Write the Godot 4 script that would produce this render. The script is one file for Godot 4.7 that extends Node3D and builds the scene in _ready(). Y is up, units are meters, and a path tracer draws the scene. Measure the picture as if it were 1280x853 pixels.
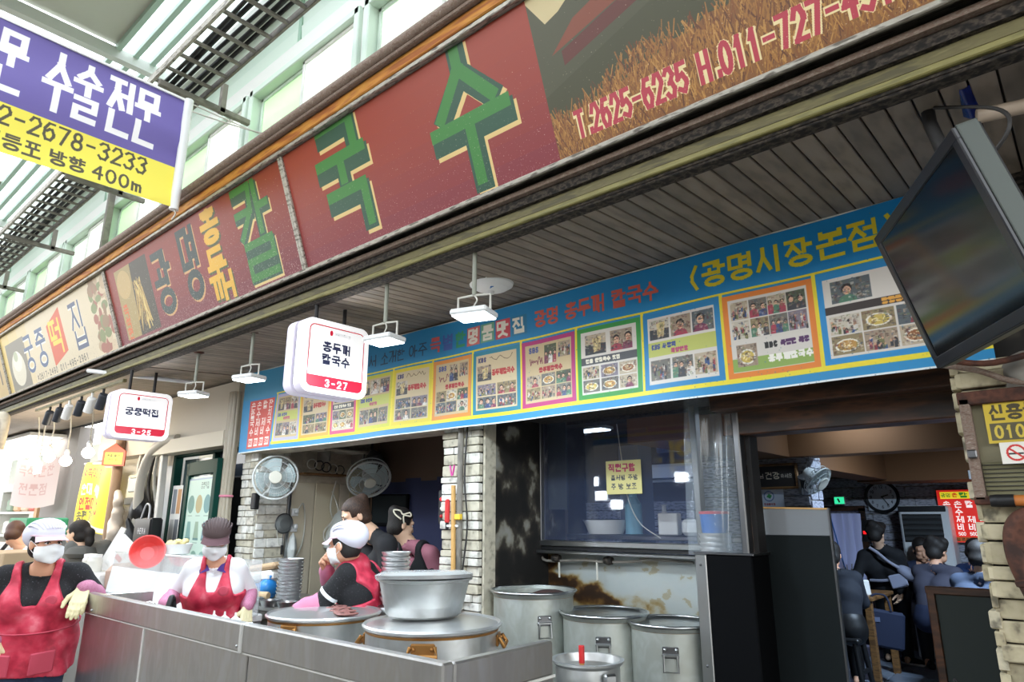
extends Node3D
# A covered market street: noodle shop front under a long tilted sign, seen from the street.

var M := {}
var used := {}
var rng := RandomNumberGenerator.new()

# ---------------------------------------------------------------- nodes
func numbered(parent: Node, nm: String) -> String:
	var key := str(parent.get_instance_id()) + "/" + nm
	var c: int = used.get(key, 0)
	used[key] = c + 1
	return nm if c == 0 else "%s_%03d" % [nm, c]

func put(o: Node3D, nm: String, parent: Node = self) -> Node3D:
	o.name = numbered(parent, nm)
	parent.add_child(o, true)
	return o

func tag(o: Node, label: String, cat: String, group := "") -> Node:
	o.set_meta("label", label)
	o.set_meta("category", cat)
	if group != "":
		o.set_meta("group", group)
	return o

func thing(nm: String, label: String, cat: String, at := Vector3.ZERO, turn := 0.0, group := "") -> Node3D:
	var o := Node3D.new()
	put(o, nm)
	o.position = at
	o.rotation_degrees.y = turn
	tag(o, label, cat, group)
	return o

func part(parent: Node, nm: String, mesh: Mesh, mat: Material, at := Vector3.ZERO, rot := Vector3.ZERO) -> MeshInstance3D:
	var o := MeshInstance3D.new()
	o.mesh = mesh
	o.material_override = mat
	o.position = at
	o.rotation_degrees = rot
	put(o, nm, parent)
	return o

func solo(nm: String, label: String, cat: String, mesh: Mesh, mat: Material, at := Vector3.ZERO, rot := Vector3.ZERO, group := "") -> MeshInstance3D:
	var o := part(self, nm, mesh, mat, at, rot)
	tag(o, label, cat, group)
	return o

func struct(nm: String, mesh: Mesh, mat: Material, at := Vector3.ZERO, rot := Vector3.ZERO, parent: Node = self) -> MeshInstance3D:
	var o := part(parent, nm, mesh, mat, at, rot)
	if parent == self:
		o.set_meta("kind", "structure")
	return o

func stuff(o: Node) -> Node:
	o.set_meta("kind", "stuff")
	return o

func copy(o: Node3D, nm: String, at: Vector3, label := "") -> Node3D:
	var c: Node3D = o.duplicate()
	put(c, nm)
	c.position = at
	if label != "":
		c.set_meta("label", label)
	return c

# ---------------------------------------------------------------- materials
func mat(c: Color, rough := 0.7, metal := 0.0) -> StandardMaterial3D:
	var m := StandardMaterial3D.new()
	m.albedo_color = c
	m.roughness = rough
	m.metallic = metal
	m.cull_mode = BaseMaterial3D.CULL_DISABLED
	return m

func hexm(h: String, rough := 0.7, metal := 0.0) -> StandardMaterial3D:
	return mat(Color(h), rough, metal)

func glow(c: Color, e: float) -> StandardMaterial3D:
	var m := mat(c, 0.6)
	m.emission_enabled = true
	m.emission = c
	m.emission_energy_multiplier = e
	return m

func pane(c: Color, a: float, rough := 0.03) -> StandardMaterial3D:
	var m := mat(Color(c.r, c.g, c.b, a), rough)
	m.transparency = BaseMaterial3D.TRANSPARENCY_ALPHA
	return m

func texm(t: Texture2D, rough := 0.6, metal := 0.0) -> StandardMaterial3D:
	var m := mat(Color.WHITE, rough, metal)
	m.albedo_texture = t
	m.texture_repeat = false
	return m

# a tiling noise picture run through a colour ramp
func noise_tex(seed_n: int, freq: float, cols: Array, stops: Array, oct := 5, stretch := Vector2(1, 1), size := 256) -> ImageTexture:
	var n := FastNoiseLite.new()
	n.seed = seed_n
	n.frequency = freq
	n.fractal_octaves = oct
	n.noise_type = FastNoiseLite.TYPE_SIMPLEX_SMOOTH
	var src := n.get_seamless_image(int(size * stretch.x), int(size * stretch.y))
	src.resize(size, size, Image.INTERPOLATE_BILINEAR)
	var g := Gradient.new()
	g.offsets = PackedFloat32Array(stops)
	g.colors = PackedColorArray(cols)
	var lut := []
	for i in 256:
		lut.append(g.sample(i / 255.0))
	var im := Image.create(size, size, false, Image.FORMAT_RGB8)
	for y in size:
		for x in size:
			im.set_pixel(x, y, lut[int(src.get_pixel(x, y).r * 255.0)])
	return ImageTexture.create_from_image(im)

func grain(m: StandardMaterial3D, t: Texture2D, scale: Vector3, world := true) -> StandardMaterial3D:
	m.albedo_texture = t
	m.uv1_triplanar = true
	m.uv1_world_triplanar = world
	m.uv1_scale = scale
	m.uv1_triplanar_sharpness = 4.0
	return m

# ---------------------------------------------------------------- meshes
func st_new() -> SurfaceTool:
	var st := SurfaceTool.new()
	st.begin(Mesh.PRIMITIVE_TRIANGLES)
	st.set_smooth_group(-1)
	return st

func tri(st: SurfaceTool, a: Vector3, b: Vector3, c: Vector3) -> void:
	st.add_vertex(a)
	st.add_vertex(c)
	st.add_vertex(b)

func face(st: SurfaceTool, pts: Array, mid: Vector3) -> void:
	var n: Vector3 = (pts[1] - pts[0]).cross(pts[2] - pts[0])
	if n.dot(pts[0] - mid) < 0.0:
		pts.reverse()
	for i in range(1, pts.size() - 1):
		tri(st, pts[0], pts[i], pts[i + 1])

func done(st: SurfaceTool) -> ArrayMesh:
	st.generate_normals()
	return st.commit()

# box with chamfered edges, centred at "at"
func add_box(st: SurfaceTool, s: Vector3, at := Vector3.ZERO, b := 0.0, basis := Basis.IDENTITY) -> void:
	var h := s * 0.5
	b = minf(b, minf(h.x, minf(h.y, h.z)) * 0.9)
	var P := func(x: float, y: float, z: float) -> Vector3: return at + basis * Vector3(x, y, z)
	var i := h - Vector3(b, b, b)
	for k in [-1.0, 1.0]:
		face(st, [P.call(k * h.x, -i.y, -i.z), P.call(k * h.x, i.y, -i.z), P.call(k * h.x, i.y, i.z), P.call(k * h.x, -i.y, i.z)], at)
		face(st, [P.call(-i.x, k * h.y, -i.z), P.call(i.x, k * h.y, -i.z), P.call(i.x, k * h.y, i.z), P.call(-i.x, k * h.y, i.z)], at)
		face(st, [P.call(-i.x, -i.y, k * h.z), P.call(i.x, -i.y, k * h.z), P.call(i.x, i.y, k * h.z), P.call(-i.x, i.y, k * h.z)], at)
	if b <= 0.0:
		return
	for k in [-1.0, 1.0]:
		for l in [-1.0, 1.0]:
			face(st, [P.call(k * h.x, l * i.y, -i.z), P.call(k * h.x, l * i.y, i.z), P.call(k * i.x, l * h.y, i.z), P.call(k * i.x, l * h.y, -i.z)], at)
			face(st, [P.call(k * h.x, -i.y, l * i.z), P.call(k * h.x, i.y, l * i.z), P.call(k * i.x, i.y, l * h.z), P.call(k * i.x, -i.y, l * h.z)], at)
			face(st, [P.call(-i.x, k * h.y, l * i.z), P.call(i.x, k * h.y, l * i.z), P.call(i.x, k * i.y, l * h.z), P.call(-i.x, k * i.y, l * h.z)], at)
			for m in [-1.0, 1.0]:
				face(st, [P.call(k * h.x, l * i.y, m * i.z), P.call(k * i.x, l * h.y, m * i.z), P.call(k * i.x, l * i.y, m * h.z)], at)

func bx(x: float, y: float, z: float, b := 0.0) -> ArrayMesh:
	var st := st_new()
	add_box(st, Vector3(x, y, z), Vector3.ZERO, b)
	return done(st)

# box between two corners, returned with its centre: for structures given by extents
func slab(nm: String, a: Vector3, b: Vector3, m: Material, parent: Node = self, bev := 0.0) -> MeshInstance3D:
	var s := (b - a).abs()
	var o := part(parent, nm, bx(s.x, s.y, s.z, bev), m, (a + b) * 0.5)
	if parent == self:
		o.set_meta("kind", "structure")
	return o

# turned shape round y: profile of (radius, height)
func lathe(prof: Array, seg := 32, smooth := true, squash := 1.0) -> ArrayMesh:
	var st := SurfaceTool.new()
	st.begin(Mesh.PRIMITIVE_TRIANGLES)
	for j in range(prof.size() - 1):
		st.set_smooth_group(j if smooth else -1)
		var p: Vector2 = prof[j]
		var q: Vector2 = prof[j + 1]
		for i in seg:
			var a := TAU * i / seg
			var c := TAU * (i + 1) / seg
			var A := Vector3(p.x * cos(a), p.y, p.x * sin(a) * squash)
			var B := Vector3(p.x * cos(c), p.y, p.x * sin(c) * squash)
			var C := Vector3(q.x * cos(c), q.y, q.x * sin(c) * squash)
			var D := Vector3(q.x * cos(a), q.y, q.x * sin(a) * squash)
			if p.x > 0.0:
				tri(st, A, B, C)
			if q.x > 0.0:
				tri(st, A, C, D)
	st.generate_normals()
	return st.commit()

func add_tube(st: SurfaceTool, pts: Array, r: float, seg := 8, closed := false, r2 := -1.0) -> void:
	var n := pts.size()
	var rings := []
	var up := Vector3.UP
	for i in n:
		var d: Vector3
		if closed:
			d = (pts[(i + 1) % n] - pts[(i - 1 + n) % n]).normalized()
		else:
			d = (pts[mini(i + 1, n - 1)] - pts[maxi(i - 1, 0)]).normalized()
		if absf(d.dot(up)) > 0.93:
			up = Vector3.RIGHT if absf(d.x) < 0.8 else Vector3.FORWARD
		var u := d.cross(up).normalized()
		var v := u.cross(d).normalized()
		up = v
		var rr := r if r2 < 0.0 else lerpf(r, r2, float(i) / (n - 1))
		var ring := []
		for k in seg:
			var a := TAU * k / seg
			ring.append(pts[i] + (u * cos(a) + v * sin(a)) * rr)
		rings.append(ring)
	st.set_smooth_group(1)
	for i in (n if closed else n - 1):
		var A: Array = rings[i]
		var B: Array = rings[(i + 1) % n]
		for k in seg:
			var l := (k + 1) % seg
			tri(st, A[k], A[l], B[l])
			tri(st, A[k], B[l], B[k])
	st.set_smooth_group(-1)
	if not closed:
		for k in range(1, seg - 1):
			tri(st, rings[0][0], rings[0][k + 1], rings[0][k])
			tri(st, rings[n - 1][0], rings[n - 1][k], rings[n - 1][k + 1])

func tube(pts: Array, r: float, seg := 8, closed := false, r2 := -1.0) -> ArrayMesh:
	var st := st_new()
	add_tube(st, pts, r, seg, closed, r2)
	return done(st)

func rod(a: Vector3, b: Vector3, r: float, seg := 10) -> ArrayMesh:
	return tube([a, b], r, seg)

# smooth curve through points
func curve(pts: Array, n := 6) -> Array:
	var out := []
	for i in range(pts.size() - 1):
		var a: Vector3 = pts[maxi(i - 1, 0)]
		var b: Vector3 = pts[i]
		var c: Vector3 = pts[i + 1]
		var d: Vector3 = pts[mini(i + 2, pts.size() - 1)]
		for k in n:
			out.append(b.cubic_interpolate(c, a, d, float(k) / n))
	out.append(pts[-1])
	return out

func wire(pts: Array, r: float, seg := 6, n := 6) -> ArrayMesh:
	return tube(curve(pts, n), r, seg)

# outline in x/y pushed along z, centred in depth
func add_extrude(st: SurfaceTool, poly: PackedVector2Array, depth: float, off := Vector3.ZERO) -> void:
	var idx := Geometry2D.triangulate_polygon(poly)
	var z := depth * 0.5
	var flip := Geometry2D.is_polygon_clockwise(poly)
	for i in range(0, idx.size(), 3):
		var a := poly[idx[i]]
		var b := poly[idx[i + 1]]
		var c := poly[idx[i + 2]]
		if (b - a).cross(c - a) < 0.0:
			var t := b
			b = c
			c = t
		tri(st, off + Vector3(a.x, a.y, z), off + Vector3(b.x, b.y, z), off + Vector3(c.x, c.y, z))
		tri(st, off + Vector3(a.x, a.y, -z), off + Vector3(c.x, c.y, -z), off + Vector3(b.x, b.y, -z))
	var n := poly.size()
	var area := 0.0
	for i in n:
		area += poly[i].cross(poly[(i + 1) % n])
	for i in n:
		var a := poly[i]
		var b := poly[(i + 1) % n]
		if area < 0.0:
			var t := a
			a = b
			b = t
		tri(st, off + Vector3(a.x, a.y, -z), off + Vector3(b.x, b.y, -z), off + Vector3(b.x, b.y, z))
		tri(st, off + Vector3(a.x, a.y, -z), off + Vector3(b.x, b.y, z), off + Vector3(a.x, a.y, z))

func extrude(poly: PackedVector2Array, depth: float) -> ArrayMesh:
	var st := st_new()
	add_extrude(st, poly, depth)
	return done(st)

func round_rect(w: float, h: float, r: float, n := 6) -> PackedVector2Array:
	var p := PackedVector2Array()
	for q in 4:
		var c := Vector2((w * 0.5 - r) * (1 if q == 0 or q == 3 else -1), (h * 0.5 - r) * (1 if q < 2 else -1))
		for k in n + 1:
			var a := PI * 0.5 * (q + float(k) / n)
			p.append(c + Vector2(cos(a), sin(a)) * r)
	return p

# printed sheet in x/y facing +z, bent by bend(u, v) -> z offset (u, v from 0 to 1, v downwards)
func sheet(w: float, h: float, nu := 1, nv := 1, bend = null) -> ArrayMesh:
	var st := SurfaceTool.new()
	st.begin(Mesh.PRIMITIVE_TRIANGLES)
	st.set_smooth_group(0)
	for j in nv:
		for i in nu:
			var q := []
			for c in [[0, 0], [1, 0], [1, 1], [0, 1]]:
				var u := float(i + c[0]) / nu
				var v := float(j + c[1]) / nv
				var o := Vector3.ZERO
				if bend != null:
					o = bend.call(u, v)
				q.append([Vector3((u - 0.5) * w, (0.5 - v) * h, 0) + o, Vector2(u, v)])
			for k in [0, 1, 2, 0, 2, 3]:
				st.set_uv(q[k][1])
				st.add_vertex(q[k][0])
	st.generate_normals()
	return st.commit()

func ball(r: float, seg := 16) -> SphereMesh:
	var s := SphereMesh.new()
	s.radius = r
	s.height = r * 2.0
	s.radial_segments = seg
	s.rings = seg / 2
	return s

func cyl(r: float, h: float, seg := 20) -> ArrayMesh:
	return lathe([Vector2(0, -h / 2), Vector2(r, -h / 2), Vector2(r, h / 2), Vector2(0, h / 2)], seg)

# ---------------------------------------------------------------- print: stroke letters drawn into pictures
const CHO := "ㄱㄲㄴㄷㄸㄹㅁㅂㅃㅅㅆㅇㅈㅉㅊㅋㅌㅍㅎ"
const JUNG := "ㅏㅐㅑㅒㅓㅔㅕㅖㅗㅘㅙㅚㅛㅜㅝㅞㅟㅠㅡㅢㅣ"
const JONG := "-ㄱㄲㄳㄴㄵㄶㄷㄹㄺㄻㄼㄽㄾㄿㅀㅁㅂㅄㅅㅆㅇㅈㅊㅋㅌㅍㅎ"
const DOUBLED := {"ㄲ": "ㄱ", "ㄸ": "ㄷ", "ㅃ": "ㅂ", "ㅆ": "ㅅ", "ㅉ": "ㅈ"}
# strokes on a grid from 0 to 8, y downwards; "o" is an ellipse: centre, radii
const STROKES := {
	"ㄱ": "008088", "ㄱv": "00807418", "ㄴ": "000888", "ㄷ": "80000888", "ㄹ": "008084040888", "ㅁ": "0080880800", "ㅂ": "00088880,0484", "ㅅ": "404308,4388",
	"ㅇ": "o4444", "ㅈ": "0080,404308,4388", "ㅊ": "4041,0282,424408,4488", "ㅋ": "008088,0484", "ㅋv": "00807418,0474", "ㅌ": "80000888,0484", "ㅍ": "0080,0888,2028,6068",
	"ㅎ": "4041,0282,o4632", "ㅏ": "2028,2474", "ㅐ": "1018,7078,1474", "ㅑ": "2028,2272,2676", "ㅓ": "6068,6404", "ㅔ": "4048,8088,4404", "ㅕ": "6068,6202,6606", "ㅖ": "4048,8088,4202,4606",
	"ㅣ": "4048", "ㅗ": "0888,4048", "ㅛ": "0888,2028,6068", "ㅜ": "0080,4048", "ㅠ": "0080,2028,6068", "ㅡ": "0484",
	"0": "o4444", "1": "224048", "2": "02206082830888", "3": "012060826344648668280 7", "4": "68600585", "5": "8010045385865807", "6": "7030030628688685634324", "7": "008038",
	"8": "o4232,o4642", "9": "1858858260200203254564 84", "-": "1474", ".": "4748", "(": "60333568", ")": "20535528", "~": "0503253483", "!": "4045,4748", "/": "7018", ":": "4142,4647",
	"T": "0080,4048", "H": "0008,8088,0484", "O": "o4444", "S": "816020022464866828 07", "B": "08006082644404,448486680 8", "M": "0800458088", "C": "81602002062868 87", "K": "0008,800488",
	"E": "80000888,0474", "R": "080060825404,4488", "A": "084088,1575", "X": "0088,8008", "I": "4048", "N": "08008880", "m": "0308,0414344548,4454748588", "o": "o4633", "*": "4147,1276,7216",
}

class Canvas:
	var im: Image
	var w: int
	var h: int
	var k: float  # pixels per unit
	func _init(wu: float, hu: float, scale: float, c: Color) -> void:
		k = scale
		w = int(wu * k)
		h = int(hu * k)
		im = Image.create(w, h, false, Image.FORMAT_RGB8)
		im.fill(c)
	func rect(x: float, y: float, ww: float, hh: float, c: Color) -> void:
		im.fill_rect(Rect2i(roundi(x * k), roundi(y * k), maxi(1, roundi(ww * k)), maxi(1, roundi(hh * k))), c)
	func poly(p: PackedVector2Array, c: Color) -> void:
		var y0 := INF
		var y1 := -INF
		for q in p:
			y0 = minf(y0, q.y)
			y1 = maxf(y1, q.y)
		var n := p.size()
		for yy in range(maxi(0, int(y0 * k)), mini(h - 1, int(y1 * k)) + 1):
			var y := (yy + 0.5) / k
			var xs := []
			for i in n:
				var a := p[i]
				var b := p[(i + 1) % n]
				if (a.y <= y) != (b.y <= y):
					xs.append(a.x + (y - a.y) / (b.y - a.y) * (b.x - a.x))
			xs.sort()
			for i in range(0, xs.size() - 1, 2):
				var xa := roundi(xs[i] * k)
				var xb := roundi(xs[i + 1] * k)
				if xb > xa:
					im.fill_rect(Rect2i(xa, yy, xb - xa, 1), c)
	func ell(cx: float, cy: float, rx: float, ry: float, c: Color, n := 20) -> void:
		var p := PackedVector2Array()
		for i in n:
			p.append(Vector2(cx + rx * cos(TAU * i / n), cy + ry * sin(TAU * i / n)))
		poly(p, c)
	func line(pts: PackedVector2Array, t: float, c: Color, closed := false) -> void:
		var n := pts.size()
		for i in (n if closed else n - 1):
			var a := pts[i]
			var b := pts[(i + 1) % n]
			var d := (b - a).normalized() * t * 0.5
			var e := Vector2(-d.y, d.x)
			var ext := d if not closed else d * 0.5
			poly(PackedVector2Array([a - ext + e, b + ext + e, b + ext - e, a - ext - e]), c)
	func speckle(seed_n: int, n: int, c: Color, y0 := 0.0, s := 2) -> void:
		var r := RandomNumberGenerator.new()
		r.seed = seed_n
		for i in n:
			var x := int(r.randf() * w)
			var y := int((1.0 - r.randf() * r.randf() * (1.0 - y0)) * h)
			im.fill_rect(Rect2i(x, y, r.randi_range(1, s), r.randi_range(1, s)), im.get_pixel(clampi(x, 0, w - 1), clampi(y, 0, h - 1)).lerp(c, r.randf_range(0.2, 0.8)))
	func tex() -> ImageTexture:
		im.generate_mipmaps()
		return ImageTexture.create_from_image(im)

func jamo(out: Array, j: String, x: float, y: float, w: float, h: float) -> void:
	if DOUBLED.has(j):
		jamo(out, DOUBLED[j], x, y, w * 0.42, h)
		jamo(out, DOUBLED[j], x + w * 0.58, y, w * 0.42, h)
		return
	var s: String = STROKES.get(j, "")
	for piece in s.replace(" ", "").split(",", false):
		var p := PackedVector2Array()
		if piece[0] == "o":
			var c := Vector2(piece[1].to_int(), piece[2].to_int())
			for i in 25:
				var a := TAU * i / 24
				p.append(Vector2(x + (c.x + piece[3].to_int() * cos(a)) / 8.0 * w, y + (c.y + piece[4].to_int() * sin(a)) / 8.0 * h))
		else:
			for i in range(0, piece.length() - 1, 2):
				p.append(Vector2(x + piece[i].to_int() / 8.0 * w, y + piece[i + 1].to_int() / 8.0 * h))
		out.append(p)

# strokes of one letter in a box of size 1 x 1 (Latin: 0.6 wide), keeping t free round the edge
func glyph(ch: String, t: float) -> Array:
	var out := []
	var code := ch.unicode_at(0) - 0xAC00
	var a := t * 0.5
	if code < 0 or code > 11171:
		jamo(out, ch, a, a, 0.6 - t, 1.0 - t)
		return out
	var c := CHO[code / 588]
	var v := JUNG[(code % 588) / 28]
	var f := JONG[code % 28]
	var H := 1.0 if f == "-" else 0.57
	var g := t * 0.75  # gap between strokes' centre lines beyond the thickness
	if "ㅏㅐㅑㅒㅓㅔㅕㅖㅣ".contains(v):
		var cw := 0.50 if "ㅐㅒㅔㅖ".contains(v) else 0.56
		jamo(out, c + "v" if STROKES.has(c + "v") else c, a, a, cw - t, H - t - (0.0 if f != "-" else 0.12))
		jamo(out, v, cw, a, 1.0 - a - cw, H - t + (0.0 if f != "-" else 0.0))
	elif "ㅗㅛㅜㅠㅡ".contains(v):
		var ch_h := H * 0.52
		jamo(out, c, a + 0.12, a, 1.0 - t - 0.24, ch_h - t)
		jamo(out, v, a, ch_h + a * (0.6 if "ㅗㅛ".contains(v) else 1.0), 1.0 - t, H - ch_h - t * (0.8 if f == "-" else 0.9))
	else:
		var hv := "ㅗ" if "ㅘㅙㅚ".contains(v) else ("ㅡ" if v == "ㅢ" else "ㅜ")
		var vv: String = {"ㅘ": "ㅏ", "ㅙ": "ㅐ", "ㅚ": "ㅣ", "ㅝ": "ㅓ", "ㅞ": "ㅔ", "ㅟ": "ㅣ", "ㅢ": "ㅣ"}[v]
		jamo(out, c, a + 0.05, a, 0.58 - t, H * 0.5 - t)
		jamo(out, hv, a, H * 0.5 + a * 0.5, 0.66 - t, H * 0.5 - t)
		jamo(out, vv, 0.62, a, 1.0 - a - 0.62, H - t)
	if f != "-":
		jamo(out, f, a + 0.1, 0.59 + a, 1.0 - t - 0.2, 0.41 - t)
	return out

func write_one(cv: Canvas, ch: String, x: float, y: float, w: float, h: float, t: float, c: Color, slant := 0.0) -> void:
	for p in glyph(ch, t / h):
		var q := PackedVector2Array()
		for s in p:
			q.append(Vector2(x + s.x * w + (0.5 - s.y) * slant * h, y + s.y * h))
		cv.line(q, t, c)

func write(cv: Canvas, s: String, x: float, y: float, h: float, t: float, c: Color, stretch := 1.0, gap := 0.12, slant := 0.0) -> float:
	for ch in s:
		if ch == " ":
			x += h * 0.45 * stretch
			continue
		var hangul := ch.unicode_at(0) >= 0xAC00
		write_one(cv, ch, x, y, h * stretch, h, t, c, slant)
		x += h * stretch * ((1.0 if hangul else (0.3 if ".:!".contains(ch) else 0.6)) + gap)
	return x

func write_down(cv: Canvas, s: String, x: float, y: float, h: float, t: float, c: Color, step := 1.15) -> void:
	for ch in s:
		if ch != " ":
			write_one(cv, ch, x, y, h, h, t, c)
		y += h * step

# a small printed snapshot: people or food as flat shapes
func snapshot(cv: Canvas, x: float, y: float, w: float, h: float, kind: int) -> void:
	var tone := [Color("9c8a76"), Color("6d6a62"), Color("b5a68e"), Color("565e62"), Color("8c7d5a"), Color("c4bcab"), Color("4c5740"), Color("7d7480")]
	cv.rect(x, y, w, h, tone[rng.randi() % tone.size()])
	if kind == 0:  # faces
		var n := rng.randi_range(1, 3)
		for i in n:
			var cx := x + w * (i + 0.5 + rng.randf_range(-0.15, 0.15)) / n
			var r := minf(h * 0.2, w / n * 0.3)
			var cy := y + h * rng.randf_range(0.36, 0.48)
			var cloth: Color = [Color("3b4c7a"), Color("a33a4c"), Color("3a3a40"), Color("d9d4cc"), Color("4c7a62"), Color("7a3550")][rng.randi() % 6]
			cv.poly(PackedVector2Array([Vector2(maxf(x, cx - r * 1.9), y + h), Vector2(maxf(x, cx - r * 1.5), cy + r * 1.6), Vector2(cx, cy + r * 0.9), Vector2(minf(x + w, cx + r * 1.5), cy + r * 1.6), Vector2(minf(x + w, cx + r * 1.9), y + h)]), cloth)
			cv.ell(cx, cy - r * 0.25, r * 1.08, r * 1.15, Color("1d1815"))
			cv.ell(cx, cy + r * 0.15, r * 0.85, r * 1.0, Color("d9ab8c"))
			cv.line(PackedVector2Array([Vector2(cx - r * 0.5, cy), Vector2(cx - r * 0.2, cy)]), r * 0.18, Color("2a201c"))
			cv.line(PackedVector2Array([Vector2(cx + r * 0.2, cy), Vector2(cx + r * 0.5, cy)]), r * 0.18, Color("2a201c"))
			cv.line(PackedVector2Array([Vector2(cx - r * 0.25, cy + r * 0.65), Vector2(cx + r * 0.25, cy + r * 0.65)]), r * 0.16, Color("a04a42"))
	elif kind == 1:  # a bowl
		cv.ell(x + w * 0.5, y + h * 0.55, w * 0.4, h * 0.34, Color("e6e0cf"))
		cv.ell(x + w * 0.5, y + h * 0.55, w * 0.33, h * 0.27, [Color("b88b45"), Color("c9b056"), Color("8f5a35")][rng.randi() % 3])
		for i in 6:
			cv.line(PackedVector2Array([Vector2(x + w * rng.randf_range(0.28, 0.7), y + h * rng.randf_range(0.4, 0.7)), Vector2(x + w * rng.randf_range(0.28, 0.7), y + h * rng.randf_range(0.4, 0.7))]), h * 0.04, Color("f1e3b2"))
	elif kind == 2:  # a crowd
		for i in 14:
			var cx := x + w * rng.randf_range(0.06, 0.94)
			var cy := y + h * rng.randf_range(0.25, 0.8)
			cv.rect(cx - w * 0.04, cy, w * 0.09, minf(h * 0.3, y + h - cy), [Color("2f4a80"), Color("8e2f3d"), Color("333338"), Color("c9c3ba"), Color("6a6f45")][rng.randi() % 5])
			cv.ell(cx, cy, w * 0.04, h * 0.08, Color("c99a7c") if i % 3 else Color("221c1a"), 8)
	else:  # noodles lifted over a pot
		cv.rect(x, y + h * 0.5, w, h * 0.5, Color("3a3d42"))
		cv.poly(PackedVector2Array([Vector2(x + w * 0.35, y + h * 0.2), Vector2(x + w * 0.8, y + h * 0.12), Vector2(x + w * 0.72, y + h * 0.85), Vector2(x + w * 0.4, y + h * 0.9)]), Color("d8c48c"))
		for i in 7:
			cv.line(PackedVector2Array([Vector2(x + w * (0.4 + i * 0.05), y + h * 0.22), Vector2(x + w * (0.42 + i * 0.045), y + h * 0.86)]), w * 0.014, Color("8f7f5a"))
	mottle(cv, x, y, w, h, int(w * h * 6500.0))

func mottle(cv: Canvas, x: float, y: float, w: float, h: float, n: int) -> void:   # photographic unrest in a printed picture
	var tones := [Color("2a2622"), Color("4a3a30"), Color("8a6a50"), Color("c9a98c"), Color("e6dccb"), Color("5a2a2c"), Color("34405a"), Color("6d7a50")]
	for i in n:
		var c: Color = tones[rng.randi() % tones.size()]
		var x0 := int((x + w * rng.randf() * 0.94) * cv.k)
		var y0 := int((y + h * rng.randf() * 0.9) * cv.k)
		var a := rng.randf_range(0.25, 0.6)
		for yy in range(y0, mini(y0 + rng.randi_range(1, 5), int((y + h) * cv.k))):
			for xx in range(x0, mini(x0 + rng.randi_range(1, 5), int((x + w) * cv.k))):
				if xx < cv.w and yy < cv.h:
					cv.im.set_pixel(xx, yy, cv.im.get_pixel(xx, yy).lerp(c, a))

func sig(cv: Canvas, x: float, y: float, w: float, h: float, c: Color) -> void:  # a scrawled line of handwriting
	var p := PackedVector2Array()
	for i in 14:
		p.append(Vector2(x + w * i / 13.0, y + h * rng.randf()))
	cv.line(p, h * 0.1, c)

# ---------------------------------------------------------------- bodies: tapered capsules and ellipsoids joined smoothly, meshed as surface nets
class Blob:
	var caps := []   # [a, b, ra, rb]
	var ells := []   # [centre, radii, basis]
	func cap(a: Vector3, b: Vector3, ra: float, rb := -1.0) -> void:
		caps.append([a, b, ra, ra if rb < 0.0 else rb])
	func chain(p: Array, r: Array) -> void:
		for i in range(p.size() - 1):
			caps.append([p[i], p[i + 1], r[i], r[i + 1]])
	func ell(c: Vector3, r: Vector3, b := Basis.IDENTITY) -> void:
		ells.append([c, r, b])

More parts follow.
